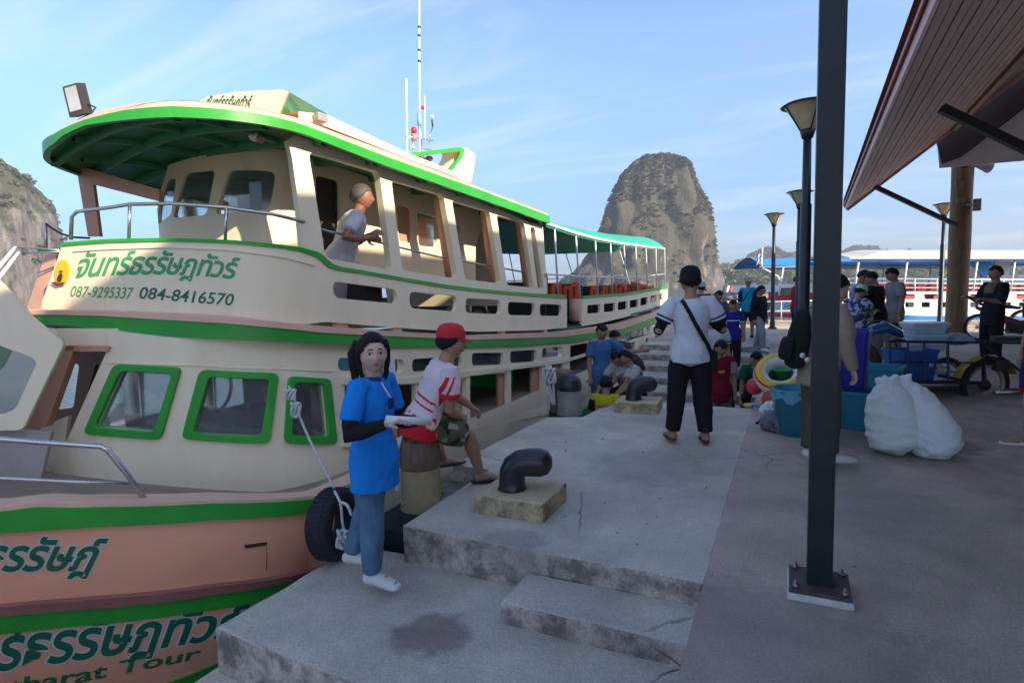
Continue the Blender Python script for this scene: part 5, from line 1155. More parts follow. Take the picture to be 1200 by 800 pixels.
    def hp_(u, grow=0): return HM @ head_pt(V(u).normalized(), hh, fem, grow)
    if eyes:
        for s in (1, -1):
            mb = MB(); c = hp_((s*.37, .92, .05)); mb.ell(c-hf*.0045*H*.6, (.0092*H, .006*H, .0048*H), HM.to_3x3(), 10, 8); e = mb.build('eye', M_eye if lod else M_iris, body, world=False, smooth=True)
            if lod:
                MB().ell(c+hf*.0012*H, (.0043*H, .0025*H, .0043*H), HM.to_3x3(), 10, 8).build('iris', M_iris, body, world=False)
                mb = MB(); mb.tube([hp_((s*q, .9, .115-.25*(q-.36)**2), .004) for q in (.17, .27, .37, .47, .54)], [.0006*H, .0012*H, .0015*H, .0012*H, .0008*H], 6); mb.build('eyelash', M_iris, body, world=False)
            mb = MB(); mb.tube([hp_((s*q, .88, z_), .006) for q, z_ in ((.14, .25), (.26, .285), (.4, .29), (.55, .22))], [.0012*H, .002*H, .0019*H, .0008*H], 6); mb.build('eyebrow', hairmat or M_hair, body, world=False)
        mb = MB()
        if lod:
            mb.tube([hp_((q, .9, -.455+.05*q*q*4-.02*(abs(q) < .05)), .004) for q in (-.2, -.1, 0, .1, .2)], [.0006*H, .0022*H, .0022*H, .0022*H, .0006*H], 6); mb.tube([hp_((q, .9, -.515+.25*q*q), .004) for q in (-.19, -.09, 0, .09, .19)], [.0006*H, .0026*H, .003*H, .0026*H, .0006*H], 6)
        else: mb.tube([hp_((q, .9, -.47), .003) for q in (-.2, 0, .2)], [.0008*H, .0024*H, .0008*H], 6)
        mb.build('lips', M_lip, body, world=False)
    # ---- hair
    hm = hairmat or M_hair
    if hair:
        bmh = bmesh.new(); bmesh.ops.create_uvsphere(bmh, u_segments=40 if lod else 24, v_segments=30 if lod else 18, radius=1); kill = []
        long_ = hair in ('ponytail', 'long')
        for v in bmh.verts:
            p = v.co.copy(); x, y, z = p
            line = lerp_tab([(-1, -.62 if long_ else -.5), (-.25, -.30 if long_ else -.2), (.05, -.08), (.3, .16), (.6, .42), (.85, .50 if not long_ else .66), (1, .50 if not long_ else .70)], y)
            if long_ and y > .3: line -= .5*max(0, abs(x)-.3)+.10*x
            if not long_ and y > .7: line -= .1
            k = (z-line)/.18
            if k < -.35: kill.append(v); continue
            gr = max(-.01, min(1, k))*(.062 if long_ else .052)*(1+.35*hn(p, 3.1, len(label)))
            if k > 0: gr += .008*abs(hn(p, 11, 3))
            v.co = HM @ head_pt(p, hh, fem, gr)
        bmesh.ops.delete(bmh, geom=kill, context='VERTS'); me = bpy.data.meshes.new('hair'); bmh.to_mesh(me); bmh.free(); hr_o = finish(me, 'hair', hm, r, world=False, smooth=True)
        if hair == 'ponytail':
            bk = HM @ (V((.20, -.36, .20))*hh); bm = bmesh.new(); q = [bk, bk+HM.to_3x3() @ (V((.10, -.10, .04))*hh), bk+HM.to_3x3() @ (V((.20, -.14, -.25))*hh), bk+HM.to_3x3() @ (V((.20, -.12, -.65))*hh), bk+HM.to_3x3() @ (V((.16, -.06, -1.0))*hh), bk+HM.to_3x3() @ (V((.12, -.02, -1.2))*hh)]
            loft(bm, q, [.05*hh, .1*hh, .13*hh, .12*hh, .09*hh, .02*hh], (1, 0, 0), 12)
            me = remesh(bm, .006, 1, .006, 5, 30); finish(me, 'ponytail', hm, r, world=False, smooth=True)
            MB().tube([bk+HM.to_3x3() @ (V((.06*cos(a), -.05, .06*sin(a)))*hh) for a in [k*pi/5 for k in range(10)]], .004, 6, closed=True).build('hair_tie', M_red, r, world=False)
            for s, ln in ((1, 1.0), (-1, 1.25)):
                bm = bmesh.new(); loft(bm, [HM @ (V(q)*hh) for q in ((s*.31, .16, .36), (s*.365, .12, .1), (s*.365, .06, -.15), (s*.32, .0, -.42*ln), (s*.25, -.02, -.66*ln), (s*.22, .0, -.8*ln))], [(.02*hh, .05*hh), (.028*hh, .085*hh), (.028*hh, .085*hh), (.03*hh, .08*hh), (.025*hh, .06*hh), (.01*hh, .02*hh)], (1, 0, 0), 10)
                me = remesh(bm, .0045, 1, .003, 7, 40); finish(me, 'hair_strand', hm, r, world=False, smooth=True)
    if cap:
        cm, kind = cap
        mb = MB(); R3 = HM.to_3x3()
        if kind == 'bucket':
            mb.lathe([(.62*hh, .10*hh), (.6*hh, .13*hh), (.42*hh, .2*hh), (.39*hh, .5*hh), (.3*hh, .58*hh), (0, .6*hh)], HM @ V((0, -.01*hh, 0)), 24, R3, cap=False)
            mb.build('hat', cm, r, world=False, smooth=True)
        else:
            prof = [(.415*hh, .12*hh), (.42*hh, .22*hh), (.40*hh, .38*hh), (.33*hh, .52*hh), (.18*hh, .60*hh), (0, .62*hh)]
            M3 = R3 @ Matrix.Diagonal((.92, 1.08, 1)); mb.lathe(prof, HM @ V((0, -.01*hh, 0)), 24, M3, cap=False); c_o = mb.build('cap', cm, r, world=False, smooth=True)
            mb = MB(); P_ = []; sg = -1 if kind == 'back' else 1
            for i in range(9):
                a = (i/8-.5)*2.0; e = [V((sin(a)*.37*q0, sg*(cos(a)*.40*q0+(.0 if q0 == 1 else .17)), (.15-.05*(q0 > 1)-.02*abs(a)+dz))) for q0, dz in ((1, 0), (1.28, 0), (1.27, -.02), (1, -.025))]; P_.append([HM @ (p*hh) for p in e])
            mb.grid(P_); mb.build('cap_brim', cm, r, world=False, smooth=True)
    # ---- clothes
    O = .0075*loose*1.0; G = .006+.004*loose
    if shirt:
        bm = bmesh.new(); ts = [-hem, -hem*.6, -.012, .04, .09, .15, .21, .25, .275, .292]
        cs, rs = [], []
        for t in ts:
            dr = V((0, 0, -1))*abs(t+.012)*H if t < -.012 else None
            c = P+Tn*t*H if dr is None else P+Tn*(-.012*H)+(Tn*-.6+V((0, 0, -1))*.4).normalized()*abs(t+.012)*H
            tt = max(t, -.05); k = 1+.12*(loose-1)+(.06*(t < 0)); cs.append(c); wx = max(sec(tt, 1)*k, .102) if t < .045 else sec(tt, 1)*k; rs.append((wx*H+G*1.2, (sec(tt, 2)*(k+.03*loose)+(.007 if t < .05 else 0))*H+G))
        rs[-1] = (.043*H, .043*H); rs[-2] = (.064*H+G, .048*H+G)
        loft(bm, cs, rs, rt, 20)
        for s in (1, -1):
            S_, E_, W_ = arm[s]; full_ = [S_-rt*s*.055*H-Tn*.0*H, S_-rt*s*.008*H-Tn*.002*H, S_.lerp(E_, .35), S_.lerp(E_, .75), E_, E_.lerp(W_, .5), E_.lerp(W_, .95)]
            rr = [.026*H*bw+G*.7, .036*H*bw+G*.7, .036*H*bw+G*(.6+.6*loose), .034*H*bw+G*(.7+.8*loose), .030*H*bw+G, .027*H*bw+G, .022*H*bw+G*.8]
            Ltot = {0: 2, .5: 4, .75: 5, 1: 7}.get(sleeve, 4)
            q, w = full_[:Ltot], rr[:Ltot]
            if sleeve == .5: q[-1] = S_.lerp(E_, .68); w[-1] = .036*H*bw+G*1.3
            loft(bm, q, w, W, 14)
        me = remesh(bm, max(vox, .007), 2, .0075 if lod else .006, len(label), 10)
        if pfun or prints:
            for m_ in prints: me.materials.append(m_) if False else None
            mats = [shirt, *prints]
            B = Matrix((rt, fw, Tn)).transposed().inverted()
            for f in me.polygons:
                q = B @ (f.center-P)/H; a_ = None
                for s in (1, -1):
                    S_, E_, W_ = arm[s]; ax = (E_-S_); tt = (f.center-S_).dot(ax)/ax.length_squared; d_ = (f.center-(S_+ax*max(0, min(1, tt)))).length
                    if .12 < tt < (.9 if sleeve == .5 else 1.2) and d_ < .052*H and (q.x*s > .085): a_ = (s, tt)
                f.material_index = pfun(q, a_)
            shirt_o = finish(me, 'shirt', mats, r, world=False, smooth=True)
        else: shirt_o = finish(me, 'shirt', shirt, r, world=False, smooth=True)
        if collar:
            mb = MB(); K = 20; P_ = []
            for i in range(K+1):
                a = radians(100)+2*pi*i/K*.93; c = N-Tn*.018*H; ring = [V((cos(a), sin(a)))*q for q in (.041*H, .047*H, .052*H)]
                P_.append([c+rt*ring[0].x+fw*ring[0].y+Tn*.018*H, c+rt*ring[1].x+fw*ring[1].y+Tn*.012*H, c+rt*ring[2].x+fw*ring[2].y-Tn*.012*H-Tn*.02*H*max(0, sin(a))])
            mb.grid(P_); mb.build('collar', collar, r, world=False, smooth=True)
    if arm_sleeve:
        for s in (1, -1):
            S_, E_, W_ = arm[s]; bm = bmesh.new(); loft(bm, [S_.lerp(E_, .55), S_.lerp(E_, .8), E_, E_.lerp(W_, .35), E_.lerp(W_, .7), E_.lerp(W_, .96)], [.034*H*bw, .0315*H*bw, .030*H*bw, .031*H*bw, .025*H*bw, .0195*H*bw], W, 12)
            finish(remesh(bm, .007, 2, .0015, 3, 14), 'arm_sleeve', arm_sleeve, r, world=False, smooth=True)
    if pants:
        bm = bmesh.new(); cs = [P+Tn*.035*H, P+Tn*.01*H, P-Tn*.02*H, P+V((0, 0, -.055*H))]
        loft(bm, cs, [(sec(.035, 1)*H+.002, sec(.035, 2)*H+.002), (.086*H+G, .066*H+G), (.094*H+G, .069*H+G), (.08*H+G, .062*H+G)], rt, 18); G2_ = .005
        for s in (1, -1):
            h, k, a = leg_[s]; end = leg
            pts = [(0, h+V((0, 0, .02*H)), .048), (.25, h.lerp(k, .5), .051), (.42, h.lerp(k, .85), .046), (.5, k, .043), (.65, k.lerp(a, .3), .042), (.8, k.lerp(a, .6), .036), (.97, k.lerp(a, .93), .031)]
            q = [p for p in pts if p[0] <= end+.01]
            flare = 1.0 if leg > .9 else 1.12
            loft(bm, [p[1] for p in q], [(p[2]*H+G)*(1+(flare-1)*(i/len(q)))*(1+.10*(loose-1)) for i, p in enumerate(q)], W, 14)
        me = remesh(bm, max(vox, .007), 2, .0065, len(label)+2, 11)
        if ppfun:
            B = wm(r).to_3x3().inverted()
            for f in me.polygons: f.material_index = ppfun(f.center, H)
            finish(me, 'trousers', [pants, *ppants], r, world=False, smooth=True)
        else: finish(me, 'shorts' if leg < .7 else 'trousers', pants, r, world=False, smooth=True)
    if shoes:
        for s in (1, -1):
            h, k, a = leg_[s]; fd = V((s*.12, 1, 0)).normalized(); sd = V((fd.y, -fd.x, 0)); base = a-V((0, 0, ank))
            if shoes == 'flip':
                mb = MB(); out = []
                for i in range(20):
                    t = 2*pi*i/20; out.append(base+fd*(.042*H+.088*H*cos(t))+sd*(.028*H*sin(t)*(1+.18*cos(t))))
                mb.prism([p-V((0, 0, .002)) for p in out], (0, 0, .014)); so = mb.build('sandal', shoemat, r, world=False)
                mb = MB(); mb.tube([base+fd*.03*H+sd*.028*H+V((0, 0, .012)), base+fd*.065*H+sd*.012*H+V((0, 0, .036)), base+fd*.098*H+V((0, 0, .02))], .005, 6); mb.tube([base+fd*.03*H-sd*.028*H+V((0, 0, .012)), base+fd*.065*H-sd*.012*H+V((0, 0, .036)), base+fd*.098*H+V((0, 0, .02))], .005, 6); mb.build('strap', shoemat, so, world=False)
            else:
                bm = bmesh.new(); z0 = V((0, 0, 1))
                loft(bm, [base-fd*.034*H+z0*.022*H, base-fd*.022*H+z0*.024*H, base+fd*.02*H+z0*.028*H, base+fd*.06*H+z0*.024*H, base+fd*.1*H+z0*.018*H, base+fd*.128*H+z0*.014*H], [(.02*H, .016*H), (.027*H, .024*H), (.028*H, .028*H), (.031*H, .024*H), (.031*H, .018*H), (.02*H, .011*H)], sd, 14)
                me = remesh(bm, .006, 2)
                for v in me.vertices: v.co.z = max(v.co.z, base.z+.001)
                so = finish(me, 'shoe', shoemat, r, world=False, smooth=True)
                if shoes == 'clog':
                    for i in range(9):
                        a_ = (i/8-.5)*2.2; c = base+fd*(.075+.04*cos(a_))*H+sd*(.024*sin(a_))*H+z0*(.034-.012*abs(sin(a_)))*H; MB().ell(c, (.004, .004, .004), u=8, v=6).build('hole', M_iris, so, world=False)
                    MB().ell(base+fd*.07*H+z0*.047*H, (.009, .011, .006), u=8, v=6).build('charm', mat('pink_charm', (.8, .12, .18), rough=.4), so, world=False)
    r['_k'] = 0; del r['_k']
    return dict(root=r, P=P, T=Tn, rt=rt, fw=fw, arm=arm, leg=leg_, N=N, HM=HM, H=H, hh=hh, W=wm(r))
def at_px(x, d, z): p = atd(x, 333, d); return V((p.x, p.y, z))
C_black, C_navy, C_white, C_grey = cloth('black', (.014, .014, .017)), cloth('navy', (.012, .02, .07)), cloth('white', (.66, .68, .74)), cloth('grey', (.28, .27, .27))
C_blue = cloth('bright_blue', (.012, .23, .72), .06); C_dblue = cloth('dark_blue', (.015, .035, .16)); C_red = cloth('red', (.55, .015, .03)); C_maroon = cloth('maroon', (.23, .008, .03))
# denim
C_denim = cloth('denim', (.10, .19, .30), .3); 
# ---- the woman in blue
w_loc = (-2.17, 2.66, -.25)
wp = person('young woman in bright blue polo and jeans on the quay steps, holding paper', w_loc, face=112, H=1.56, fem=True, lod=1, skin=M_skin,
            T=(0, .03, 1), head=(44, -2), shirt=C_blue, sleeve=.5, hem=.118, loose=.85, pants=C_denim, leg=1.0, hair='ponytail', collar=C_dblue,
            Ru=(.30, -.06, -1), Rf=(-.30, .95, .30), Lu=(-.14, .1, -1), Lf=(.38, .93, .12), Rfoot=atz(437, 691, -.25)+V((0, 0, .012)), Lfoot=atz(409, 674, -.25)+V((0, 0, .012)), shoes='clog', shoemat=mat('white_rubber', (.66, .66, .60), rough=.5), arm_sleeve=C_black)
Wm_ = wp['W']; hand = wp['arm'][1][2]+V((-.03, .085, .02))
pr_ = thing('paper_roll', 'rolled white paper held in the hands of the woman in blue', 'paper', Wm_ @ hand)
MB().tube([Wm_ @ (hand+V((.06, -.07, .012))), Wm_ @ (hand+V((-.12, .10, -.03)))], [.022, .02], 14).build('roll', mat('white_paper', (.75, .75, .73), rough=.7), pr_)
bd = wp['P']+wp['T']*.205*1.56+wp['fw']*.078*1.56; 
MB().box(bd+V((.02, .012, .0)), (.05, .006, .06)).build('badge', C_dblue, wp['root'], world=False)
MB().tube([wp['N']+wp['fw']*.06+V((.02, 0, -.02)), bd+V((.02, .012, .03))], .004, 6).build('lanyard', M_wtube, wp['root'], world=False)
mb = MB(); [mb.ell(wp['N']+wp['fw']*(.072+.012*k)+V((0, 0, -.045-.03*k)), (.004, .004, .004), u=6, v=5) for k in range(3)]; 
bo = mb.build('button_placket', M_wtube, wp['root'], world=False); bo['kind'] = 'stuff'
# ---- the seated man on the pile
C_camo = cloth('camo_green', (.10, .11, .055), .2); C_camo2 = cloth('camo_dark', (.03, .035, .02), .2); C_camo3 = cloth('camo_pale', (.30, .28, .20), .2)
C_jw = cloth('jersey_white', (.70, .58, .60), .05); C_jr = cloth('jersey_red', (.62, .02, .03), .06)
def jersey(q, a):
    if a: 
        if a[1] > .55: return 1
        return 1 if abs(q.y+.01) < .008 or abs(q.y-.016) < .005 else 0
    if q.z < .015+.02*hn(q, 30): return 1
    if q.z < .06 and hn(q, 45) > .0+(q.z-.015)*6: return 1
    if q.y < 0:
        z = q.z-.17                              # red letter on the back
        if abs(z) < .034 and abs(q.x+.03) < .034:
            u, v = q.x+.052, z
            if 0 <= u < .012 or abs(abs(v)-(u-.010)*.95) < .0085 and u > 0: return 1
        if q.x > .0 and abs(q.z-.135+q.x*.25) < .005 or abs(q.z-.10+q.x*.2) < .004 and q.x > -.05: return 1
    return 0
seat_w = V((-2.44, 3.5, .47))
sm_loc = V((-2.44, 3.5, 0))
Rk = atz(563, 566, 0)+V((0, 0, .015)); Lk = atz(520, 549, 0)+V((0, 0, .02))
sm = person('man in red cap, white and red jersey and camouflage shorts on a pile', sm_loc, face=66, H=1.66, lod=1, T=(.02, .42, .9), head=(4, -4), pelvis=(.02, .01, .56), skin=M_skin2,
            Rfoot=Rk, Lfoot=Lk, pole=(.1, .8, .9), Rhand=atd(541, 489, 4.42), Lhand=atd(552, 476, 4.75), shirt=C_jw, prints=(C_jr,), pfun=jersey, sleeve=.5, hem=.05, loose=1.4,
            pants=C_camo, leg=.42, ppants=(C_camo2, C_camo3), ppfun=lambda c, H: (1 if hn(c, 14, 3) > .18 else 2 if hn(c, 17, 9) > .22 else 0), cap=(mat('red_cap', (.50, .02, .025), rough=.8, var=.08), 'front'), shoes='flip', shoemat=mat('black_rubber', (.02, .02, .022), rough=.7))
# ---- the man leaning out of the upper deck
om_loc = cU_.at(cU_.hit(432, 330)[0], 1.0, -.34); om_loc = V((om_loc.x, om_loc.y, .97))
person('grey haired man in pale grey T-shirt leaning on the upper deck rail', om_loc, face=72, H=1.62, lod=1, skin=mat('skin_weathered', (.27, .115, .07), rough=.5, var=.1, sub=.05), T=(.08, .42, .9), head=(2, 0), hair='short', hairmat=M_ghair,
       Rhand=onU(431, 279, -.0)+V((0, 0, .0)), Lhand=onU(438, 275, -.04), shirt=cloth('pale_grey', (.50, .50, .50)), sleeve=.5, hem=.1, loose=1.5, pants=cloth('light_shorts', (.42, .46, .52)), leg=.5, Rt=(.05, -.15, -1), Rs=(0, -.1, -1), Lt=(-.05, -.1, -1), Ls=(0, -.1, -1))
# ---- the man in white in the middle of the quay
def polo(q, a):
    if a: return 1 if .50 < a[1] < .56 or a[1] > .62 else 0
    return 0
mw_loc = atz(809, 522, 0)
mw = person('man in white T-shirt and black trousers standing with his back turned on the slab', mw_loc, face=2, H=1.68, lod=1, T=(0, -.03, 1), head=(2, -8),
            Rfoot=atz(827, 521, 0)+V((0, 0, .015)), Lfoot=atz(788, 519, 0)+V((0, 0, .015)), pole=(0, 1, 0), Ru=(.42, .05, -.9), Rf=(-.5, .75, .55), Lu=(-.42, .05, -.9), Lf=(.5, .75, .55),
            shirt=C_white, prints=(C_navy,), pfun=polo, sleeve=.5, hem=.06, loose=1.6, pants=C_black, leg=1.0, cap=(C_black, 'front'), shoes='flip', shoemat=mat('brown_sandal', (.05, .03, .022), rough=.6), eyes=False, arm_sleeve=C_black)
# strap over the back and the bag at the hip
q = mw; H_ = 1.68
def tp(x, y, t, q=mw): return q['P']+q['rt']*x*q['H']+q['fw']*y*q['H']+q['T']*t*q['H']
def band(pts, w, th, name, mt, root, nrm=None):
    mb = MB(); P_ = []
    for i, p in enumerate(pts):
        t = (pts[min(i+1, len(pts)-1)]-pts[max(i-1, 0)]).normalized(); n_ = nrm(p) if nrm else V((0, -1, 0)); s_ = t.cross(n_).normalized()
        P_.append([p+s_*w/2, p-s_*w/2, p-s_*w/2+n_*th, p+s_*w/2+n_*th, p+s_*w/2])
    mb.grid(P_); return mb.build(name, mt, root, world=False, smooth='auto')
bagm = cloth('bag_black', (.015, .015, .015))
bg_ = thing('shoulder_bag', 'small black shoulder bag at the right hip of the man in white', 'bag', mw['W'] @ tp(.105, -.02, -.02)); bi = wm(bg_).inverted() @ mw['W']
nb = lambda p: V((p.x*.35, -1, .05)).normalized()
pts = [bi @ p for p in (tp(-.062, -.01, .292), tp(-.055, -.052, .272), tp(-.03, -.078, .22), tp(.0, -.082, .16), tp(.035, -.08, .10), tp(.065, -.078, .05), tp(.09, -.066, .0), tp(.108, -.04, -.03))]
nn = lambda p: (bi.to_3x3() @ V((0, -1, 0))).normalized()
band(pts, .036, .006, 'strap', bagm, bg_, nn)
mb = MB(); mb.box(bi @ tp(.115, -.01, -.06), (.07, .17, .2), bi.to_3x3() , bev=.025); mb.build('pouch', bagm, bg_, world=False)

# ---- the others, farther away
G1 = 'young passengers coming down the quay stairs'
def polka(col): return cloth(*col)
def numbered(q, a): return 1 if (q.y > 0 and abs(q.z-.175) < .012 and abs(q.x) < .03) else (2 if a and a[1] > .1 else 0)
C_rj = cloth('jersey_maroon', (.20, .008, .028)); C_yel = cloth('yellow_print', (.55, .35, .04)); C_pk = cloth('check_sleeve', (.42, .30, .32), .4)
person('boy in maroon football jersey at the bottom of the stairs, looking down', at_px(843, 7.7, -.72), face=182, H=1.52, T=(0, .05, 1), head=(-5, -25), shirt=C_rj, prints=(C_yel, C_pk), pfun=numbered, pants=cloth('grey_blue_trousers', (.11, .14, .17)), group=G1, loose=1.4, hem=.1, Ru=(.2, .05, -1), Rf=(-.1, .35, -1))
person('boy in white T-shirt with dark sleeve stripes behind the boy in maroon', at_px(838, 9.6, -.70), face=178, H=1.74, shirt=cloth('white_tee', (.55, .57, .60)), prints=(C_navy,), pfun=lambda q, a: 1 if a and .52 < a[1] < .6 else 0, pants=C_grey, group=G1, head=(0, -8), loose=1.4)
person('youth in royal blue football jersey and black trousers on the stairs', at_px(859, 12.3, -.41), face=186, H=1.57, shirt=cloth('royal_blue', (.015, .02, .22)), prints=(C_white,), pfun=lambda q, a: 1 if (not a and q.y > 0 and abs(q.z-.17) < .008) or (a and a[1] > .62) else 0, pants=C_black, group=G1, head=(5, -12), loose=1.4)
person('youth in slate grey shirt looking down, behind the blue jersey on the stairs', at_px(842, 13.4, -.27), face=180, H=1.62, shirt=cloth('slate', (.07, .10, .14)), pants=C_black, group=G1, head=(0, -20))
person('man in turquoise long sleeved shirt and grey hat at the top of the stairs', at_px(877, 15.4, 0), face=215, H=1.62, shirt=cloth('turquoise', (.01, .30, .45)), prints=(C_navy, C_black), pfun=lambda q, a: 1 if a else (2 if abs(q.x+q.z*.7-.13) < .008 else 0), sleeve=1, pants=C_black, leg=.5, cap=(C_grey, 'bucket'), Rt=(.05, .1, -1), Lt=(-.05, -.1, -1), shoes='shoe', shoemat=C_black)
person('man in black hooded top and pale grey trousers walking off the stairs', at_px(890, 13.5, -.13), face=150, H=1.58, shirt=C_black, sleeve=1, pants=cloth('pale_grey_trousers', (.30, .33, .35)), Rt=(.04, .42, -1), Rs=(0, .1, -1), Lt=(-.04, -.1, -1), Ls=(0, -.35, -1), head=(-30, -10), loose=1.7, shoes='shoe', shoemat=M_white)
person('man in crimson shirt and navy trousers partly hidden by the black post', at_px(934, 14.2, 0), face=100, H=1.64, shirt=cloth('crimson', (.33, .015, .035)), sleeve=.75, pants=C_navy, head=(10, 0), loose=1.3)
person('person in brown top and pale cap just beyond the man in white', at_px(822, 13.6, -.13), face=20, H=1.66, shirt=cloth('brown_top', (.10, .05, .035)), pants=C_black, cap=(cloth('pale_cap', (.35, .34, .30)), 'bucket'), eyes=False)
person('man in light blue T-shirt standing beside the cabin door of the tour boat', at_px(704, 9.0, -.72), face=160, H=1.67, shirt=cloth('denim_blue', (.05, .15, .33)), pants=cloth('blue_shorts', (.06, .12, .20)), leg=.6, head=(15, -15), Lu=(-.7, .3, -.5), Lf=(-.9, .3, .05), skin=M_skin2)
person('person in yellow and black top sitting at the slab edge with back turned', at_px(707, 8.05, -.55), face=20, H=1.6, pelvis=(0, 0, .08), T=(0, .15, 1), Rt=(.15, 1, .1), Rs=(0, .2, -1), Lt=(-.15, 1, .1), Ls=(0, .2, -1), shirt=cloth('yellow_top', (.55, .50, .02)), prints=(C_black, cloth('pink_print', (.5, .15, .2)), C_white), pfun=lambda q, a: 1 if a else (2 if q.y < 0 and abs(q.z-.19) < .012 and abs(q.x) < .06 else (3 if q.y < 0 and (q.x-.01)**2+(q.z-.11)**2 < .0005 else 0)), pants=C_black, eyes=False, head=(0, -15))
G2 = 'passengers crouching beside the boat door'
def zig(q, a): return 1 if sin(q.x*150+3*sin(q.z*110)) > .45 and .08 < q.z < .24 else 0
for x, d, f, lb, hd_ in ((737, 8.9, 230, 'dark haired youth in black and white patterned shirt bending left near the boat door', (0, -35)), (752, 8.7, 250, 'youth in black and white striped shirt sitting behind the farther bollard', (10, -20))):
    person(lb, at_px(x, d, -.72), face=f, H=1.6, T=(0, .45, .9), head=hd_, pelvis=(0, 0, .62), Rt=(.2, 1, -.2), Rs=(0, .1, -1), Lt=(-.2, 1, -.2), Ls=(0, .1, -1), shirt=cloth('patterned_white', (.45, .44, .43)), prints=(C_black,), pfun=zig, pants=C_black, group=G2, loose=1.5, Ru=(.2, .6, -.8), Rf=(-.2, .8, -.6), Lu=(-.2, .6, -.8), Lf=(.2, .8, -.6))
    MB().box(at_px(x, d, -.5), (.4, .35, .42), bev=.01)
person('man in dark brown shirt bending beside the boat, behind the crouching youths', at_px(741, 9.9, -.72), face=330, H=1.66, T=(0, .75, .66), head=(0, -40), shirt=cloth('dark_brown', (.055, .03, .025)), pants=C_black, eyes=False, loose=1.6)
person('person in dark clothes standing inside the cabin doorway of the tour boat', V((-3.75, 9.0, -.4)), face=150, H=1.5, shirt=C_grey, pants=C_black, head=(0, -10))
person('helmsman in dark shirt sitting behind the middle green window', V((-4.5, 4.0, .1)), face=150, H=1.6, pelvis=(0, 0, -.05), T=(0, .1, 1), Rt=(.1, 1, 0), Rs=(0, 0, -1), Lt=(-.1, 1, 0), Ls=(0, 0, -1), shirt=cloth('dark_slate', (.05, .055, .06)), pants=C_black, head=(-40, 0), Ru=(.1, .5, -.8), Rf=(0, 1, .1))
for x, d, f, lb, cl in ((866, 9.6, 250, 'dark haired person bending over the stairs beside the red ball', 'white_blue'), (886, 9.3, 200, 'person in green and white top crouching behind the swim ring', 'dark_green')):
    person(lb, at_px(x, d, -.72), face=f, H=1.6, T=(0, .8, .75), pelvis=(0, 0, .62), Rt=(.2, 1, -.5), Rs=(0, -.3, -1), Lt=(-.2, 1, -.5), Ls=(0, -.3, -1), head=(0, -25), shirt=cloth(cl, (.35, .42, .45) if cl == 'white_blue' else (.02, .10, .05)), pants=C_black, loose=1.4)
# the group waiting behind the cargo tricycle
def floral(q, a): return 1 if hn(q, 26, 4) > .02 else (2 if hn(q, 40, 8) > .3 else 0)
person('person in blue and white floral shirt and white cap in the waiting group', at_px(1003, 9.5, 0), face=60, H=1.44, T=(0, .12, 1), shirt=cloth('floral_white', (.42, .47, .58)), prints=(cloth('floral_blue', (.03, .06, .16)), C_navy), pfun=floral, loose=1.9, hem=.16, pants=cloth('floral_trousers', (.12, .15, .2), .5), cap=(cloth('white_cap', (.6, .6, .58)), 'front'), eyes=False, head=(20, -30), Ru=(.1, .4, -.8), Rf=(-.2, .9, .2))
person('tall person in light blue patterned shirt behind the white cap', at_px(1008, 10.8, 0), face=150, H=1.70, shirt=cloth('light_blue_pattern', (.30, .42, .58)), prints=(C_navy,), pfun=lambda q, a: 1 if hn(q, 30, 2) > .28 else 0, pants=C_navy, head=(0, -25))
person('young man in plain black T-shirt looking down, back half turned, in the waiting group', at_px(1029, 9.8, 0), face=325, H=1.67, T=(0, .08, 1), shirt=C_black, pants=C_grey, head=(-25, -30), loose=1.6, hem=.1, Lu=(-.3, .3, -.8), Lf=(-.1, .9, .2), Ru=(.1, .1, -1))
person('young man in grey T-shirt and khaki trousers, rightmost of the waiting group', at_px(1049, 10.5, 0), face=275, H=1.72, shirt=cloth('mid_grey', (.25, .25, .26)), pants=cloth('khaki', (.26, .22, .15)), head=(0, -22), loose=1.5, hem=.09)
person('man in black vest and dark arm sleeves standing right of the timber column', at_px(1165, 9.6, 0), face=268, H=1.68, T=(0, -.06, 1), shirt=cloth('vest', (.016, .02, .024)), prints=(cloth('tan_shoulder', (.20, .13, .08)), cloth('tag_red', (.25, .13, .11))), pfun=lambda q, a: 1 if (abs(q.x) < .055 and q.z > .19) else (2 if abs(q.x-.0) < .018 and .03 < q.z < .13 and abs(q.y) < .03 else 0), sleeve=.75, pants=C_black, head=(0, 5), Ru=(.1, .35, -1), Rf=(-.2, 1, .35), Lu=(-.1, .3, -1), Lf=(.1, 1, .2), loose=1.6, hem=.12)
# person hidden behind the post, with a backpack
hp_loc = at_px(962, 4.85, 0)
hpn = person('person in loose beige top and olive trousers, mostly hidden behind the black post', hp_loc, face=88, H=1.60, lod=0, T=(0, .16, 1), shirt=cloth('beige', (.36, .27, .215)), sleeve=1, loose=2.0, hem=.13, pants=cloth('olive', (.085, .075, .045)), leg=1.0, eyes=False, head=(0, -20), Rfoot=atz(972, 549, 0)+V((0, 0, .01)), Lfoot=atz(948, 543, 0)+V((0, 0, .01)), pole=(0, 1, 0), shoes='shoe', shoemat=mat('white_shoe', (.6, .6, .58), rough=.6), Ru=(.15, .1, -1), Rf=(-.1, .35, -1), skin=M_skin)
bp = thing('backpack', 'black backpack with two white badges worn behind the black post', 'backpack', hpn['W'] @ tp(0, -.13, .12, hpn)); bi = wm(bp).inverted() @ hpn['W']
bm = bmesh.new(); loft(bm, [bi @ tp(0, -.185, t, hpn) for t in (-.02, .0, .04, .08, .10)], [(.08, .02), (.095, .035), (.098, .04), (.09, .035), (.07, .02)], bi.to_3x3() @ V((1, 0, 0)), 14); finish(remesh(bm, .01, 1, .004, 6), 'front_pocket', bagm, bp, world=False, smooth=True)
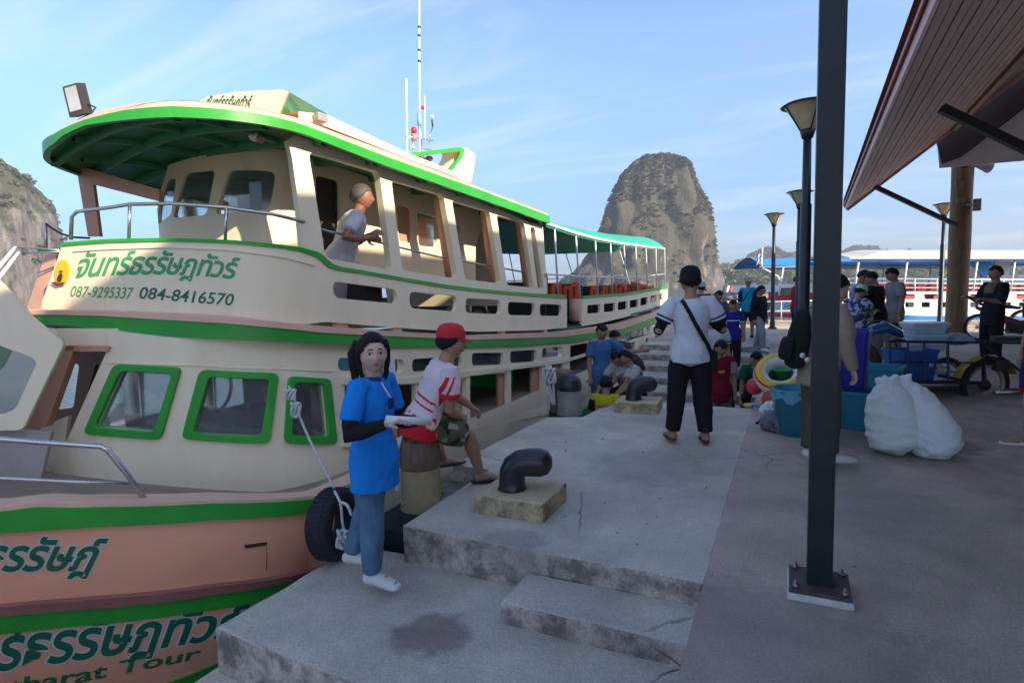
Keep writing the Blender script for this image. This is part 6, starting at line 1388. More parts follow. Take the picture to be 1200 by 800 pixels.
for s in (1, -1): band([bi @ tp(s*.05, y_, t, hpn) for y_, t in ((-.08, .26), (-.02, .30), (.06, .27), (.085, .2), (.06, .12), (-.06, .06))], .03, .008, 'strap', bagm, bp, lambda p: (bi.to_3x3() @ V((0, 1, .2))).normalized())
bm = bmesh.new(); loft(bm, [bi @ tp(0, -.13, t, hpn) for t in (-.05, -.02, .04, .12, .2, .25)], [(.115, .05), (.125, .07), (.125, .085), (.12, .08), (.105, .06), (.08, .035)], bi.to_3x3() @ V((1, 0, 0)), 16); finish(remesh(bm, .012, 2, .004, 3), 'pack', bagm, bp, world=False, smooth=True)
for k, (x, t) in enumerate(((.115, .0), (.10, .018))): MB().lathe([(0, 0), (.022, 0), (.022, .005), (0, .006)], bi @ (tp(x, -.13-.02*k, t, hpn)), 14, bi.to_3x3() @ Matrix.Rotation(radians(90), 3, 'Y')).build('badge', M_white, bp, world=False)
# person at the right edge of the picture
person('person in navy shorts with a red stripe and white sandals at the right edge', at_px(1232, 5.0, 0), face=276, H=1.66, shirt=C_navy, pants=C_navy, leg=.5, ppants=(C_red,), ppfun=lambda c, H: 1 if .30*H < c.z < .335*H else 0, shoes='flip', shoemat=M_white, Rfoot=atz(1203, 533, 0)+V((0, 0, .012)), Lfoot=atz(1240, 525, 0)+V((0, 0, .012)), pole=(0, 1, 0), loose=1.3)
# ================================================================== SMALLER THINGS
M_rope = mat('pale_rope', (.55, .54, .52), rough=.85, var=.2, scale=60, bump=.4, bscale=150)
M_rub = mat('tyre_rubber', (.012, .014, .018), rough=.75, var=.3, scale=12, bump=.3, bscale=40)
M_pile = mat('rusty_pile_wood', (.17, .115, .07), rough=.7, var=.35, scale=6, stretch=(3, 3, .8), dirt=(.07, .045, .035), dirt_amt=.8, bump=.4)
M_pile2 = mat('tan_pile_band', (.33, .25, .13), rough=.6, var=.25, scale=5, dirt=(.16, .11, .06), dirt_amt=.6)
def pile(loc, label, dome=False, m1=M_pile, m2=M_pile2):
    r = thing('fender_pile', label, 'pile', loc, 0, 'fender piles along the quay edge')
    mb = MB(); mb.lathe([(.165, -2.6), (.165, -.06), (.155, -.055)], (0, 0, 0), 26); mb.build('lower_shaft', M_rub, r, world=False)
    mb = MB(); mb.lathe([(.158, -.06), (.152, -.03), (.148, .0), (.146, .22), (.143, .25)], (0, 0, 0), 26, cap=False); mb.build('sleeve', m2, r, world=False)
    mb = MB()
    if dome: mb.lathe([(.15, .25), (.157, .26), (.157, .31), (.15, .37), (.12, .42), (.06, .445), (0, .45)], (0, 0, 0), 26)
    else: mb.lathe([(.146, .25), (.15, .26), (.149, .40), (.145, .45), (.13, .468), (0, .472)], (0, 0, 0), 26)
    mb.build('cap', m1, r, world=False); return r
pile(V((-2.44, 3.5, 0)), 'weathered brown timber fender pile that the man in the red cap sits on')
M_gp = mat('grey_pile_band', (.27, .26, .22), rough=.5, var=.2)
pile(V((-2.46, 6.8, 0)), 'grey fender pile with a black domed cap at the slab edge', True, mat('black_dome', (.02, .022, .025), rough=.35), M_gp)
pile(V((-2.62, 6.95, 0)), 'brown wooden pile with bolts just behind the domed pile', False, M_pile, M_pile)
mb = MB(); mb.box((-2.56, 3.55, -1.0), (.5, .6, 1.7), bev=.05); o = mb.build('rubber_dock_fender', M_rub); tag(o, 'big black rubber dock fender hanging on the quay wall under the seated man', 'fender')
mb = MB(); mb.box((-2.38, 6.55, -.12), (.56, .34, .1), bev=.02); o = mb.build('rubber_pad', M_rub); tag(o, 'flat black rubber pad at the foot of the domed pile', 'fender')
# tyre fender
tcn = atd(391, 613, 3.92)
ty = thing('tyre_fender', 'old car tyre hung as a fender between salmon hull and quay platform', 'tyre', tcn)
ax = (V((.97, .16, .05))).normalized(); Mt = rot_to(ax)
mb = MB(); Rr, rr = .170, .066; prof = []
K = 18
for k in range(K+1):
    a = 2*pi*k/K; ca, sa = cos(a), sin(a); prof.append((Rr+rr*abs(ca)**.7*(1 if ca > 0 else -1), .085*abs(sa)**.75*(1 if sa > 0 else -1)))
mb.lathe(prof, tcn, 44, Mt, cap=False); mb.build('casing', M_rub, ty)
mb = MB()
for k in range(44):
    a = 2*pi*k/44; p = tcn+Mt.to_3x3() @ V((cos(a)*(Rr+rr-.003), sin(a)*(Rr+rr-.003), 0)); mb.box(p, (.012, .014, .10), Mt.to_3x3() @ Matrix.Rotation(a, 3, 'Z'), bev=.002)
tr = mb.build('tread', M_rub, ty); tr['kind'] = 'stuff'
def rope(pts, r, label, name='rope', strands=True, closed=False):
    P_ = smooth3(pts, 8); mb = MB(); mb.tube(P_, r, 8); o = mb.build(name, M_rope, smooth=True); tag(o, label, 'rope'); return o
def smooth3(pts, n=6):
    pts = [V(p) for p in pts]; out = []
    for i in range(len(pts)-1):
        p0, p1, p2, p3 = pts[max(i-1, 0)], pts[i], pts[i+1], pts[min(i+2, len(pts)-1)]
        for k in range(n):
            t = k/n; out.append(.5*((2*p1)+(p2-p0)*t+(2*p0-5*p1+4*p2-p3)*t*t+(3*p1-p0-3*p2+p3)*t**3))
    return out+[pts[-1]]
def knot(c, r, R, name, parent, seed=0, tall=1.6):
    mb = MB(); pts = []
    for k in range(60):
        t = 2*pi*k/60; pts.append(c+cR*(sin(2*t)*R)+V((0, 0, 1))*(cos(3*t)*R*tall)+cF*(-.02+sin(5*t+seed)*R*.6))
    mb.tube(pts, r, 7, closed=True); return mb.build(name, M_rope, parent, smooth=True)
d0 = 4.0
r1 = thing('mooring_rope', 'pale mooring rope knotted at the small green window and running down to the tyre', 'rope', atd(345, 470, d0))
P_ = smooth3([atd(338, 452, d0), atd(344, 464, d0), atd(352, 490, 3.98), atd(370, 530, 3.95), atd(392, 572, 3.9)], 8); mb = MB(); mb.tube(P_, .0085, 8); mb.build('line', M_rope, r1, smooth=True)
knot(atd(342, 462, d0), .009, .028, 'knot', r1, 0, 1.2); knot(atd(348, 480, 3.97), .009, .026, 'knot', r1, 1, 1.9)
r2 = thing('fender_rope', 'white rope tied through the tyre fender with a fat knot', 'rope', atd(400, 610, 3.8))
mb = MB(); mb.tube(smooth3([atd(392, 575, 3.85), atd(399, 590, 3.78), atd(401, 610, 3.78), atd(404, 628, 3.8), atd(402, 640, 3.82)], 6), .009, 8); mb.build('line', M_rope, r2, smooth=True)
knot(atd(403, 630, 3.78), .011, .035, 'knot', r2, 2, 1.6); mb = MB(); mb.tube(smooth3([atd(399, 588, 3.78), atd(407, 592, 3.72), atd(412, 604, 3.7)], 5), [.010]*10+[.005], 7); mb.build('tail', M_rope, r2, smooth=True)
r3 = thing('hanging_rope', 'loop of white rope hanging on the boat wall left of the domed pile', 'rope', atd(645, 455, 7.4))
for k in range(3):
    mb = MB(); mb.tube(smooth3([atd(641+k*2, 428, 7.4), atd(638+k*5, 445, 7.35), atd(643+k*3, 462, 7.35), atd(648+k, 474, 7.35)], 6), .018, 7); mb.build('strand', M_rope, r3, smooth=True)
knot(atd(645, 440, 7.35), .016, .06, 'knot', r3, 1, 1.5)
r4 = rope([atd(466, 575, 4.2), atd(462, 545, 4.2), atd(468, 520, 4.2), atd(474, 505, 4.25)], .014, 'rope looped beside the seated man\'s pile behind the woman in blue')
# paper notices on the boat wall behind the woman
for k, q in enumerate(([(454, 448), (464, 447), (466, 478), (456, 480)], [(452, 420), (462, 419.5), (463, 436), (452, 437)])):
    sheet(cLw, 'notice', mat('notice_paper', (.62, .68, .72), rough=.7, var=.1, scale=30), boat, wpx(cLw, q, .03), th=.004, w=.03)
# ---- plastic tubs, boxes, basin, sacks
def tub(loc, r0, r1_, h, mt, label, name='plastic_tub', cat='tub', group=None, rect=None, rz=0, rim=.012, lid=None):
    t = thing(name, label, cat, loc, rz, group)
    if rect:
        a, b = rect; mb = MB(); rows = []
        for (k, z) in ((.86, 0), (1, h-.03), (1.05, h-.028), (1.05, h), (.97, h), (.84, .02)):
            rows.append([V((x*k, y*k, z)) for x, y in rnd([(-a/2, -b/2), (a/2, -b/2), (a/2, b/2), (-a/2, b/2)], .05, 4)]); rows[-1].append(rows[-1][0].copy())
        mb.grid(rows); mb.poly(list(reversed(rows[0][:-1]))); mb.poly(rows[-1][:-1]); mb.build('shell', mt, t, world=False, smooth='auto', weld=1e-5)
    else:
        mb = MB(); mb.lathe([(0, 0), (r0, 0), (r0+(r1_-r0)*.95, h-.04), (r1_+rim, h-.035), (r1_+rim, h), (r1_-.008, h), (r0-.01, .02), (0, .02)], (0, 0, 0), 32); mb.build('shell', mt, t, world=False)
    if lid:
        mb = MB(); a, b = rect or (2*r1_, 2*r1_); mb.box((0, 0, h+.02), (a*1.08, b*1.08, .04), bev=.015); mb.build('lid', lid, t, world=False)
    return t
def plastic(n, c, **k): return mat(n, c, rough=.38, var=.08, **k)
M_teal, M_bl, M_dbl, M_grn = plastic('teal_plastic_tub', (.03, .26, .38)), plastic('blue_plastic', (.02, .12, .42)), plastic('dark_blue_plastic', (.01, .015, .28)), plastic('green_plastic', (.02, .30, .08))
t1 = tub(at_px(936, 5.75, 0), .17, .22, .46, M_teal, 'round teal plastic bin left of the hidden person', 'plastic_bin', 'bin')
mb = MB()
for k in range(26):                          # crumpled liner over the rim
    a = 2*pi*k/26; a2 = 2*pi*(k+1)/26; q0, q1 = 1+.04*sin(k*2.1), 1+.04*sin(k*2.1+2.1); mb.poly([V((cos(a)*.235*q0, sin(a)*.235*q0, .47)), V((cos(a2)*.235*q1, sin(a2)*.235*q1, .47)), V((cos(a2)*.238*q1, sin(a2)*.238*q1, .36+.03*sin(k*1.7))), V((cos(a)*.238*q0, sin(a)*.238*q0, .36+.03*sin(k*1.7-1.7)))])
mb.build('liner', plastic('pale_blue_liner', (.12, .38, .50)), t1, world=False, weld=.004)
tub(at_px(996, 6.0, 0), 0, 0, .40, M_teal, 'rectangular teal tub standing under the dark blue box', 'storage_tub', 'tub', rect=(.62, .42), rz=radians(-14))
tub(at_px(998, 6.05, .41), 0, 0, .60, M_dbl, 'tall dark blue box stacked on the teal tub', 'storage_box', 'box', rect=(.36, .36), rz=radians(-12))
tub(at_px(1026, 6.9, 0), 0, 0, .50, M_teal, 'teal tub behind the white sacks, below the tricycle handlebar', 'storage_tub', 'tub', rect=(.6, .45), rz=radians(-16))
tub(at_px(917, 9.0, .0), .13, .19, .17, M_grn, 'green plastic basin on the pavement behind the swim ring', 'basin', 'basin')
# things heaped at the seam: swim ring, ball, vest, bags
rg = thing('swim_ring', 'white inflatable swim ring with yellow and red stripe leaning beside the tubs', 'swim ring', at_px(912, 7.2, .2))
c = atd(915, 438, 7.0); axr = (V((0, 0, 1))*.75-Fh*.55+Rh*-.35).normalized(); M3 = rot_to(axr)
mb = MB(); K = 20
rows = []
for i in range(49):
    a = 2*pi*i/48; rows.append([c+M3.to_3x3() @ V((cos(a)*(.225+.085*cos(2*pi*k/K)), sin(a)*(.225+.085*cos(2*pi*k/K)), .085*sin(2*pi*k/K))) for k in range(K+1)])
mb.grid(rows); me = mb.mesh('swim_ring', weld=1e-4)
rm = [mat('ring_white', (.70, .70, .66), rough=.3, var=.04), mat('ring_yellow', (.72, .48, .02), rough=.3), mat('ring_red', (.55, .03, .03), rough=.3), mat('ring_blue', (.04, .25, .45), rough=.3)]
for k in rm: me.materials.append(k)
for f in me.polygons:
    q = M3.to_3x3().inverted() @ (f.center-c); R_ = sqrt(q.x**2+q.y**2)-.225; an = atan2(q.z, R_); f.material_index = 2 if .55 < an < 1.0 else 1 if 1.0 < an < 1.75 else 3 if -2.4 < an < -2.0 else 0
finish(me, 'tube', None, rg, smooth=True)
o = MB().ell(atd(884, 453, 7.1), (.10, .10, .10), u=24, v=16).build('beach_ball', plastic('red_ball', (.62, .03, .07)), smooth=True); tag(o, 'small red ball hanging in front of the swim ring', 'ball')
def lump(name, label, cat, c, size, mt, seed, M=None, sub=4, amp=.25, f=3):
    bm = bmesh.new(); bmesh.ops.create_icosphere(bm, subdivisions=sub, radius=1)
    for v in bm.verts:
        p = v.co.copy(); k = 1+amp*fbm(p, f*.5, 4, seed)+.05*abs(hn(p, f*3, seed)); p *= k; p = V((p.x*size[0], p.y*size[1], p.z*size[2])); 
        if M is not None: p = M @ p
        v.co = p+V(c)
    zmin = c[2]-size[2]*.8
    for v in bm.verts: v.co.z = max(v.co.z, zmin)
    me = bpy.data.meshes.new(name); bm.to_mesh(me); bm.free(); o = finish(me, name, mt, smooth=True); tag(o, label, cat); return o
lump('life_vest', 'orange life vest lying beside the swim ring', 'life vest', atd(906, 465, 6.9), (.10, .10, .17), M_lj, 3, Matrix.Rotation(.6, 3, 'Y'), amp=.2)
lump('bag', 'red and orange bag in the heap by the teal bin', 'bag', atz(918, 497, 0)+V((0, 0, .20)), (.16, .12, .10), mat('coral_cloth', (.50, .09, .06), rough=.7, var=.3), 5)
lump('bag', 'grey and black rucksack lying on the pavement edge', 'bag', atz(912, 505, 0)+V((0, 0, .10)), (.17, .14, .12), mat('grey_bag', (.14, .16, .18), rough=.7, var=.6, scale=14), 8)
lump('plastic_bag', 'crumpled white plastic bag on the heap at the pavement edge', 'plastic bag', atz(902, 497, 0)+V((0, 0, .15)), (.09, .09, .10), M_white, 9, amp=.4)
lump('bag', 'blue folded bag under the orange vest', 'bag', atd(893, 478, 7.2), (.12, .1, .05), M_bl, 12)
MB().tube(smooth3([atz(886, 497, 0)+V((0, 0, .01)), atz(893, 495, 0)+V((0, 0, .05)), atz(902, 490, 0)+V((0, 0, .2)), atd(908, 470, 6.2)], 5), .012, 6).build('bag_strap', bagm)
o = bpy.data.objects['bag_strap']; tag(o, 'black strap trailing from the rucksack onto the slab edge', 'strap')
o = MB().lathe([(.0, 0), (.12, 0), (.13, .03), (.12, .035), (0, .02)], atd(883, 477, 7.6), 20).build('yellow_ring', plastic('yellow_plastic', (.6, .42, .02))); tag(o, 'yellow plastic ring lying by the stair edge under the ball', 'toy')
# white sacks
M_sack = mat('woven_sack', (.82, .86, .84), rough=.55, var=.06, scale=5, dirt=(.60, .78, .58), dirt_amt=.3, bump=.6, bscale=240)
def sack(loc, lean, label, w, h, seed):
    bm = bmesh.new(); cs, rs = [], []
    for t, a, b in ((0, .60, .7), (.06, .92, 1), (.25, 1.06, 1.1), (.5, 1.02, 1.0), (.75, .86, .8), (.9, .6, .5), (.97, .42, .3), (1.06, .5, .22)): cs.append(V((lean[0]*t, lean[1]*t, h*t+.02))); rs.append((w*a, w*b*.72))
    loft(bm, cs, rs, (1, 0, 0), 28); me = remesh(bm, .012, 3)
    for v in me.vertices:
        p = v.co; n_ = v.normal
        v.co = p+n_*(.012*fbm((p.x*2, p.y*2, p.z*5), 2.5, 3, seed)+.0035*sin(p.z*60+7*hn(p, 5, seed)+p.x*26)*min(1, abs(hn(p, 4, seed+2))*2.5)+.02*max(0, p.z-.4)*5*hn((p.x*9, p.y*9, 0), 3, seed)); v.co.z = max(.004, v.co.z)
    r = finish(me, 'white_sack', M_sack, None, world=False, smooth=True); r.location = loc; return tag(r, label, 'sack', 'white woven sacks on the pavement')
s1 = atz(1052, 536, 0); s1 = V((s1.x, s1.y+.12, 0))
a = sack(s1, (-.10, .12), 'left white woven sack leaning against the teal tub', .205, .60, 3); a.rotation_euler = (0, 0, -.3)
b = sack(V((s1.x+.34, s1.y-.02, 0)), (-.34, .10), 'right white woven sack with green print slumped beside the other', .20, .58, 9); b.rotation_euler = (0, 0, -.35)
# ---- cargo tricycle
TY = 8.0                                      # distance along the pier
ct = thing('cargo_tricycle', 'motor tricycle with blue steel cargo frame and yellow mudguards behind the sacks', 'tricycle', atz(1150, 484, 0))
wc = atd(1154, 451, 7.55); wdir = V((Rh.x, Rh.y, 0)); wax = V((-wdir.y, wdir.x, 0)); wax = (wax*1.0+wdir*-.1).normalized(); M3 = rot_to(wax)
M_fr = mat('frame_blue_black', (.012, .018, .05), rough=.4, var=.2); M_yel = mat('yellow_mudguard', (.50, .30, .015), rough=.35, var=.15, dirt=(.25, .15, .03), dirt_amt=.4)
def wheel(c, R_, parent, label=None):
    mb = MB(); prof = []
    for k in range(17):
        a = 2*pi*k/16; prof.append((R_-.042+.042*cos(a), .036*sin(a)))
    mb.lathe(prof, c, 40, M3, cap=False); w = mb.build('wheel', M_rub, parent)
    mb = MB(); mb.lathe([(R_-.075, -.02), (R_-.085, 0), (R_-.075, .02), (R_-.11, .018), (R_-.11, -.018), (R_-.075, -.02)], c, 40, M3, cap=False); mb.build('rim', mat('tan_rim', (.42, .36, .27), rough=.35, metal=.4), w)
    for k in range(12):
        a = 2*pi*k/12+.1; e = M3.to_3x3() @ V((cos(a)*(R_-.1), sin(a)*(R_-.1), .0)); e0 = M3.to_3x3() @ V((cos(a+.25)*.04, sin(a+.25)*.04, .02*(-1)**k)); MB().tube([c+e0, c+e], .0035, 5).build('spoke', M_chrome, w)
    mb = MB(); mb.lathe([(0, -.06), (.045, -.05), (.07, -.02), (.07, .02), (.045, .05), (0, .06)], c, 18, M3); mb.build('hub', M_dark, w); return w
R_w = .345; wheel(wc, R_w, ct)
wheel(atd(1108, 443, 8.75), .32, ct)
wheel(atd(1250, 452, 8.0), .33, ct)
for a0, a1, nm in ((radians(98), radians(172), 'mudguard'), (radians(20), radians(88), 'mudguard')):
    rows = []
    for i in range(13):
        a = a0+(a1-a0)*i/12; rad = R_w+.055
        d_ = wdir*cos(a)+V((0, 0, 1))*sin(a); rows.append([wc+d_*(rad-.02*abs(j-2)/2)+wax*(.03*(j-2)) for j in range(5)])
    mb = MB(); mb.grid(rows); mb.grid([[p-V((0, 0, .006)) for p in r] for r in rows]); mb.build(nm, M_yel, ct, smooth=True)
def B(x, y, d=7.45): return atd(x, y, d)
def fb(p, q, w=.03): MB().bar(p, q, w, w, bev=.003).build('frame_bar', M_fr, ct)
for d in (7.4, 8.3):
    k = 0 if d < 8 else 1
    X0, X1, X2 = (1042, 1125, 1215) if not k else (1046, 1122, 1200)
    fb(B(X0, 400-k*2, d), B(X2, 402-k*2, d)); fb(B(X0, 424, d), B(X2-60, 425, d), .02); fb(B(X0, 446-k*4, d), B(X2-65, 448-k*4, d), .035)
    for x in ((1043, 1064, 1083, 1111) if not k else (1050, 1110)): fb(B(x, 400, d), B(x, 447, d), .022)
for x, y in ((1042, 400), (1042, 447), (1128, 402)): fb(B(x, y, 7.4), B(x+4, y-2, 8.3), .025)
mb = MB(); q = [B(1044, 447, 7.42), B(1148, 449, 7.42), B(1146, 441, 8.3), B(1048, 440, 8.3)]; mb.prism(q, (0, 0, -.02)); mb.build('cargo_floor', M_fr, ct)
fb(B(1150, 402), wc, .035); fb(wc, B(1100, 440), .035); fb(B(1150, 402), B(1215, 448), .03)
mb = MB(); mb.box((wc+B(1190, 418))/2+V((0, 0, .08)), (.16, .16, .14), M3.to_3x3(), bev=.04); mb.build('engine', M_dark, ct)
MB().tube([B(1165, 460), B(1195, 458), B(1230, 455)], [.03, .045, .045], 12).build('exhaust', M_chrome, ct)
mb = MB(); mb.box(B(1190, 398, 7.7), (.5, .26, .09), bev=.04); mb.build('seat', M_dark, ct)
# front part of the motorbike: blue cowl, handlebar, headlamp (left end)
M_cowl = mat('blue_cowl', (.01, .10, .25), rough=.2, var=.15, coat=.6)
cw = atd(1030, 392, 7.6); bm = bmesh.new(); loft(bm, [atd(1012, 400, 7.6), atd(1020, 388, 7.6), atd(1036, 383, 7.6), atd(1052, 390, 7.6), atd(1058, 395, 7.6)], [(.03, .04), (.08, .07), (.12, .08), (.10, .05), (.03, .02)], wax, 16); finish(remesh(bm, .012, 2), 'cowl', M_cowl, ct, smooth=True)
bm = bmesh.new(); loft(bm, [atd(1012, 402, 7.55), atd(1022, 412, 7.55), atd(1030, 432, 7.55), atd(1038, 450, 7.55)], [(.04, .05), (.07, .07), (.07, .05), (.05, .03)], wax, 14); finish(remesh(bm, .012, 2), 'leg_shield', M_dark, ct, smooth=True)
MB().tube(smooth3([atd(1010, 398, 7.4), atd(1018, 380, 7.5), atd(1034, 376, 7.7), atd(1044, 384, 7.9)]), .014, 8).build('handlebar', M_dark, ct)
MB().ell(atd(1013, 396, 7.5), (.06, .06, .06)).build('headlight', M_dglass, ct)
for (x, y, d) in ((1006, 373, 7.4), (1048, 380, 8.0)): MB().ell(atd(x, y, d), (.05, .02, .035)).build('mirror', M_dark, ct)
# load of the tricycle
t = tub(atd(1065, 444, 7.75), 0, 0, .40, M_bl, 'blue plastic crate standing in the tricycle cargo frame', 'storage_crate', 'crate', rect=(.5, .42), rz=facing(0))
mb = MB(); mb.lathe([(0, 0), (.03, 0), (.03, .006), (0, .006)], t.location+V(Rh)*.12-V(Fh)*.235+V((0, 0, .22)), 16, rot_to(-Fh)); mb.lathe([(0, .006), (.016, .006), (.016, .009), (0, .009)], t.location+V(Rh)*.12-V(Fh)*.235+V((0, 0, .22)), 16, rot_to(-Fh)); mb.build('round_mark', mat('mark_white', (.6, .65, .7)), t)
M_clear = mat('cloudy_plastic', (.50, .64, .72), rough=.3, var=.1)
for k in range(3):
    tub(atd(1082, 410, 7.9)+V((.02*(k % 2), 0, k*.115)), 0, 0, .11, M_clear, ['lowest', 'middle', 'top'][k]+' of the three cloudy plastic boxes stacked on the tricycle', 'plastic_box', 'box', 'cloudy plastic boxes', rect=(.44, .34), rz=facing(8), lid=M_clear if k == 2 else None)
lump('plastic_bag', 'pale blue plastic bag of goods on the tricycle below the column', 'plastic bag', atd(1119, 398, 7.9), (.20, .15, .085), mat('pale_blue_bag', (.35, .48, .58), rough=.35, var=.15), 21, amp=.25)
for x, y, r_ in ((1100, 428, .03), (1112, 434, .025), (1096, 436, .028)): 
    o = MB().tube([atd(x-8, y, 7.7), atd(x+12, y+1, 7.8)], r_, 10).build('bottle', M_clear); tag(o, 'clear bottle in the tricycle cargo frame, %s' % {1100: 'topmost of three', 1112: 'rightmost of three', 1096: 'lowest of three'}[x], 'bottle', 'bottles in the cargo frame')
# ---- motorbikes parked at the far right
def motorbike(loc, rz, label, col):
    r = thing('motorbike', label, 'motorbike', loc, rz, 'motorbikes parked beyond the column')
    global M3
    keep = M3; M3 = rot_to(V((0, 1, 0)))
    for x in (-.62, .62):
        mb = MB(); mb.lathe([(.29+.035*cos(2*pi*k/12), .035*sin(2*pi*k/12)) for k in range(13)], V((x, 0, .31)), 28, M3, cap=False); w = mb.build('wheel', M_rub, r, world=False)
        mb = MB(); mb.lathe([(.25, -.015), (.23, 0), (.25, .015)], V((x, 0, .31)), 28, M3, cap=False); mb.build('rim', M_chrome, w, world=False)
        mb = MB(); [mb.tube([V((x, 0, .31)), V((x+cos(a)*.24, 0, .31+sin(a)*.24))], .004, 4) for a in [k*pi/5 for k in range(10)]]; o_ = mb.build('spokes', M_chrome, w, world=False); o_['kind'] = 'stuff'
    M3 = keep
    bm = bmesh.new(); loft(bm, [V((.52, 0, .92)), V((.45, 0, .75)), V((.33, 0, .5)), V((.1, 0, .42)), V((-.2, 0, .5)), V((-.45, 0, .66)), V((-.72, 0, .78))], [(.05, .06), (.09, .1), (.1, .07), (.09, .07), (.09, .1), (.1, .09), (.04, .03)], (0, 1, 0), 14); finish(remesh(bm, .016, 3), 'fairing', col, r, world=False, smooth=True)
    bm = bmesh.new(); loft(bm, [V((.08, 0, .76)), V((-.1, 0, .79)), V((-.4, 0, .81)), V((-.66, 0, .86))], [(.06, .03), (.11, .045), (.12, .05), (.08, .03)], (0, 1, 0), 12); finish(remesh(bm, .016, 2), 'seat', M_dark, r, world=False, smooth=True)
    MB().tube([(.62, .05, .31), (.48, .05, .9)], .02, 8).tube([(.62, -.05, .31), (.48, -.05, .9)], .02, 8).build('fork', M_chrome, r, world=False)
    MB().tube(smooth3([V((.38, .32, 1.0)), V((.44, .15, 1.02)), V((.46, 0, .97)), V((.44, -.15, 1.02)), V((.38, -.32, 1.0))]), .012, 7).build('handlebar', M_dark, r, world=False)
    MB().ell((.56, 0, .88), (.06, .08, .07)).build('headlight', M_chrome, r, world=False); MB().box((-.0, 0, .3), (.34, .2, .22), bev=.04).build('engine', M_dark, r, world=False)
    MB().tube([(-.1, -.12, .25), (-.7, -.14, .34)], [.025, .045], 10).build('exhaust', M_chrome, r, world=False)
    for s in (1, -1): MB().tube([(.42, s*.2, 1.02), (.4, s*.24, 1.14)], .006, 5).ell((.4, s*.25, 1.17), (.012, .05, .035)).build('mirror', M_dark, r, world=False)
    return r
m1 = motorbike(at_px(1192, 13.2, 0), facing(40), 'dark red motorbike parked right of the man in the vest', mat('bike_red', (.20, .02, .03), rough=.25, coat=.5))
m2 = dup(m1, at_px(1240, 14.2, 0), facing(60), 'second parked motorbike at the right edge behind the tricycle')
# ---- railing and low kerb at the far end of the pavement, litter
kb = rough_block([(-3.4, PAVE_END-.28), (40, PAVE_END-.28), (40, PAVE_END), (-3.4, PAVE_END)], .004, .13, cell=.8, amp=.006, bev=.02, seed=44); structure(kb.build('kerb', mat('kerb_concrete', (.50, .42, .32), rough=.8, var=.15)))  # plain tan concrete, the kerb's own colour
rl = thing('pier_railing', 'low white tubular railing at the pier end behind the hooded man', 'railing', at_px(905, 20.8, 0))
for y in (.4, .75): MB().tube([at_px(868, 21.2, y), at_px(990, 21.2, y)], .02, 7).build('rail', M_wtube, rl)
for x in range(868, 995, 24): MB().tube([at_px(x, 21.2, 0), at_px(x, 21.2, .76)], .02, 7).build('post', M_wtube, rl)

# ---- other boats behind the pier
def side_boat(name, label, pxL, pxR, d, parts, deckcol, group='tour boats moored beyond the pier'):
    pass
M_bw, M_bb, M_br = mat('boat_white', (.74, .74, .72), rough=.4, dirt=(.55, .52, .48), dirt_amt=.3, var=.05), mat('boat_blue', (.03, .20, .50), rough=.4), mat('boat_red', (.50, .03, .04), rough=.4)
M_tb = mat('blue_tarpaulin', (.03, .22, .58), rough=.5, var=.12, scale=1)
M_seat = mat('red_seat', (.45, .05, .04), rough=.6, var=.3, scale=3)
def K3(x, y, d): return atd(x, y, d)
def plate(root, name, pts, d, th, mt): MB().prism([K3(x, y, d) for x, y in pts], V(Fh)*th).build(name, mt, root)
def rail(root, name, x0, y0, x1, y1, d, r, mt): MB().tube([K3(x0, y0, d), K3(x1, y1, d)], r, 6).build(name, mt, root)
# boat one: blue canopy, red and white bow with a flag
D1 = 27.0
b1 = thing('tour_boat', 'white tour boat with blue canopy, red stripes and flag at its bow', 'boat', atd(1000, 400, D1), 0, 'tour boats moored beyond the pier')
bm_pts = [(905, 346), (912, 352), (1010, 352), (1010, 400), (884, 400), (893, 372)]
rows = []
for i in range(22):
    t_ = i/21; x = 900+t_*330; hw = 1.6*min(1, (t_*6)**.6+.02); rows.append([K3(x+(1-min(1, t_*8))*(-8 if 0 else 0), y, D1+1.8)-V(Fh)*hw*k for y, k in ((346-2*(1-t_)*2, 1), (353, 1), (366, .97), (371, .97), (392, .8), (404, .6))])
cols = [M_br, M_bw, M_br, M_bw, M_bw]
for j in range(5): mb = MB(); mb.grid([[r[j], r[j+1]] for r in rows]); mb.build(['gunwale', 'topside', 'rub_strake', 'planking', 'bottom'][j], cols[j], b1, smooth=True)
mb = MB(); mb.grid([[r[0], r[0]+V(Fh)*3.4] for r in rows]); mb.build('deck', M_bw, b1)
mb = MB(); rows2 = []
for i in range(16):
    x = 892+i*22; rows2.append([K3(x, 311.5-(i*.05), D1)+V(Fh)*(k*3.4)+V((0, 0, .42*sin(pi*k)+.03*sin(i*2+k*5))) for k in [q/8 for q in range(9)]])
mb.grid(rows2); mb.grid([[p-V((0, 0, .05)) for p in r] for r in rows2]); mb.build('canopy', M_tb, b1, smooth=True)
rail(b1, 'canopy_rail', 890, 313, 1230, 312.5, D1, .05, M_bw)
for x in (917, 940, 985, 1035, 1090, 1150): rail(b1, 'canopy_post', x+1, 313, x-4, 346, D1, .04, M_bw)
rail(b1, 'deck_rail', 915, 337, 1010, 337, D1, .035, M_bw)
for x0, y0, x1, y1 in ((892, 302, 893, 314), (893, 314, 905, 320), (905, 320, 912, 324), (912, 324, 914, 331), (914, 331, 911, 342)): rail(b1, 'bow_rail', x0, y0, x1, y1, D1, .035, M_bw)
plate(b1, 'windscreen', [(915, 336), (936, 336), (934, 345), (912, 345)], D1+.3, .05, M_dglass); plate(b1, 'cabin_front', [(912, 333), (940, 333), (940, 336), (914, 336)], D1+.2, .2, M_bw)
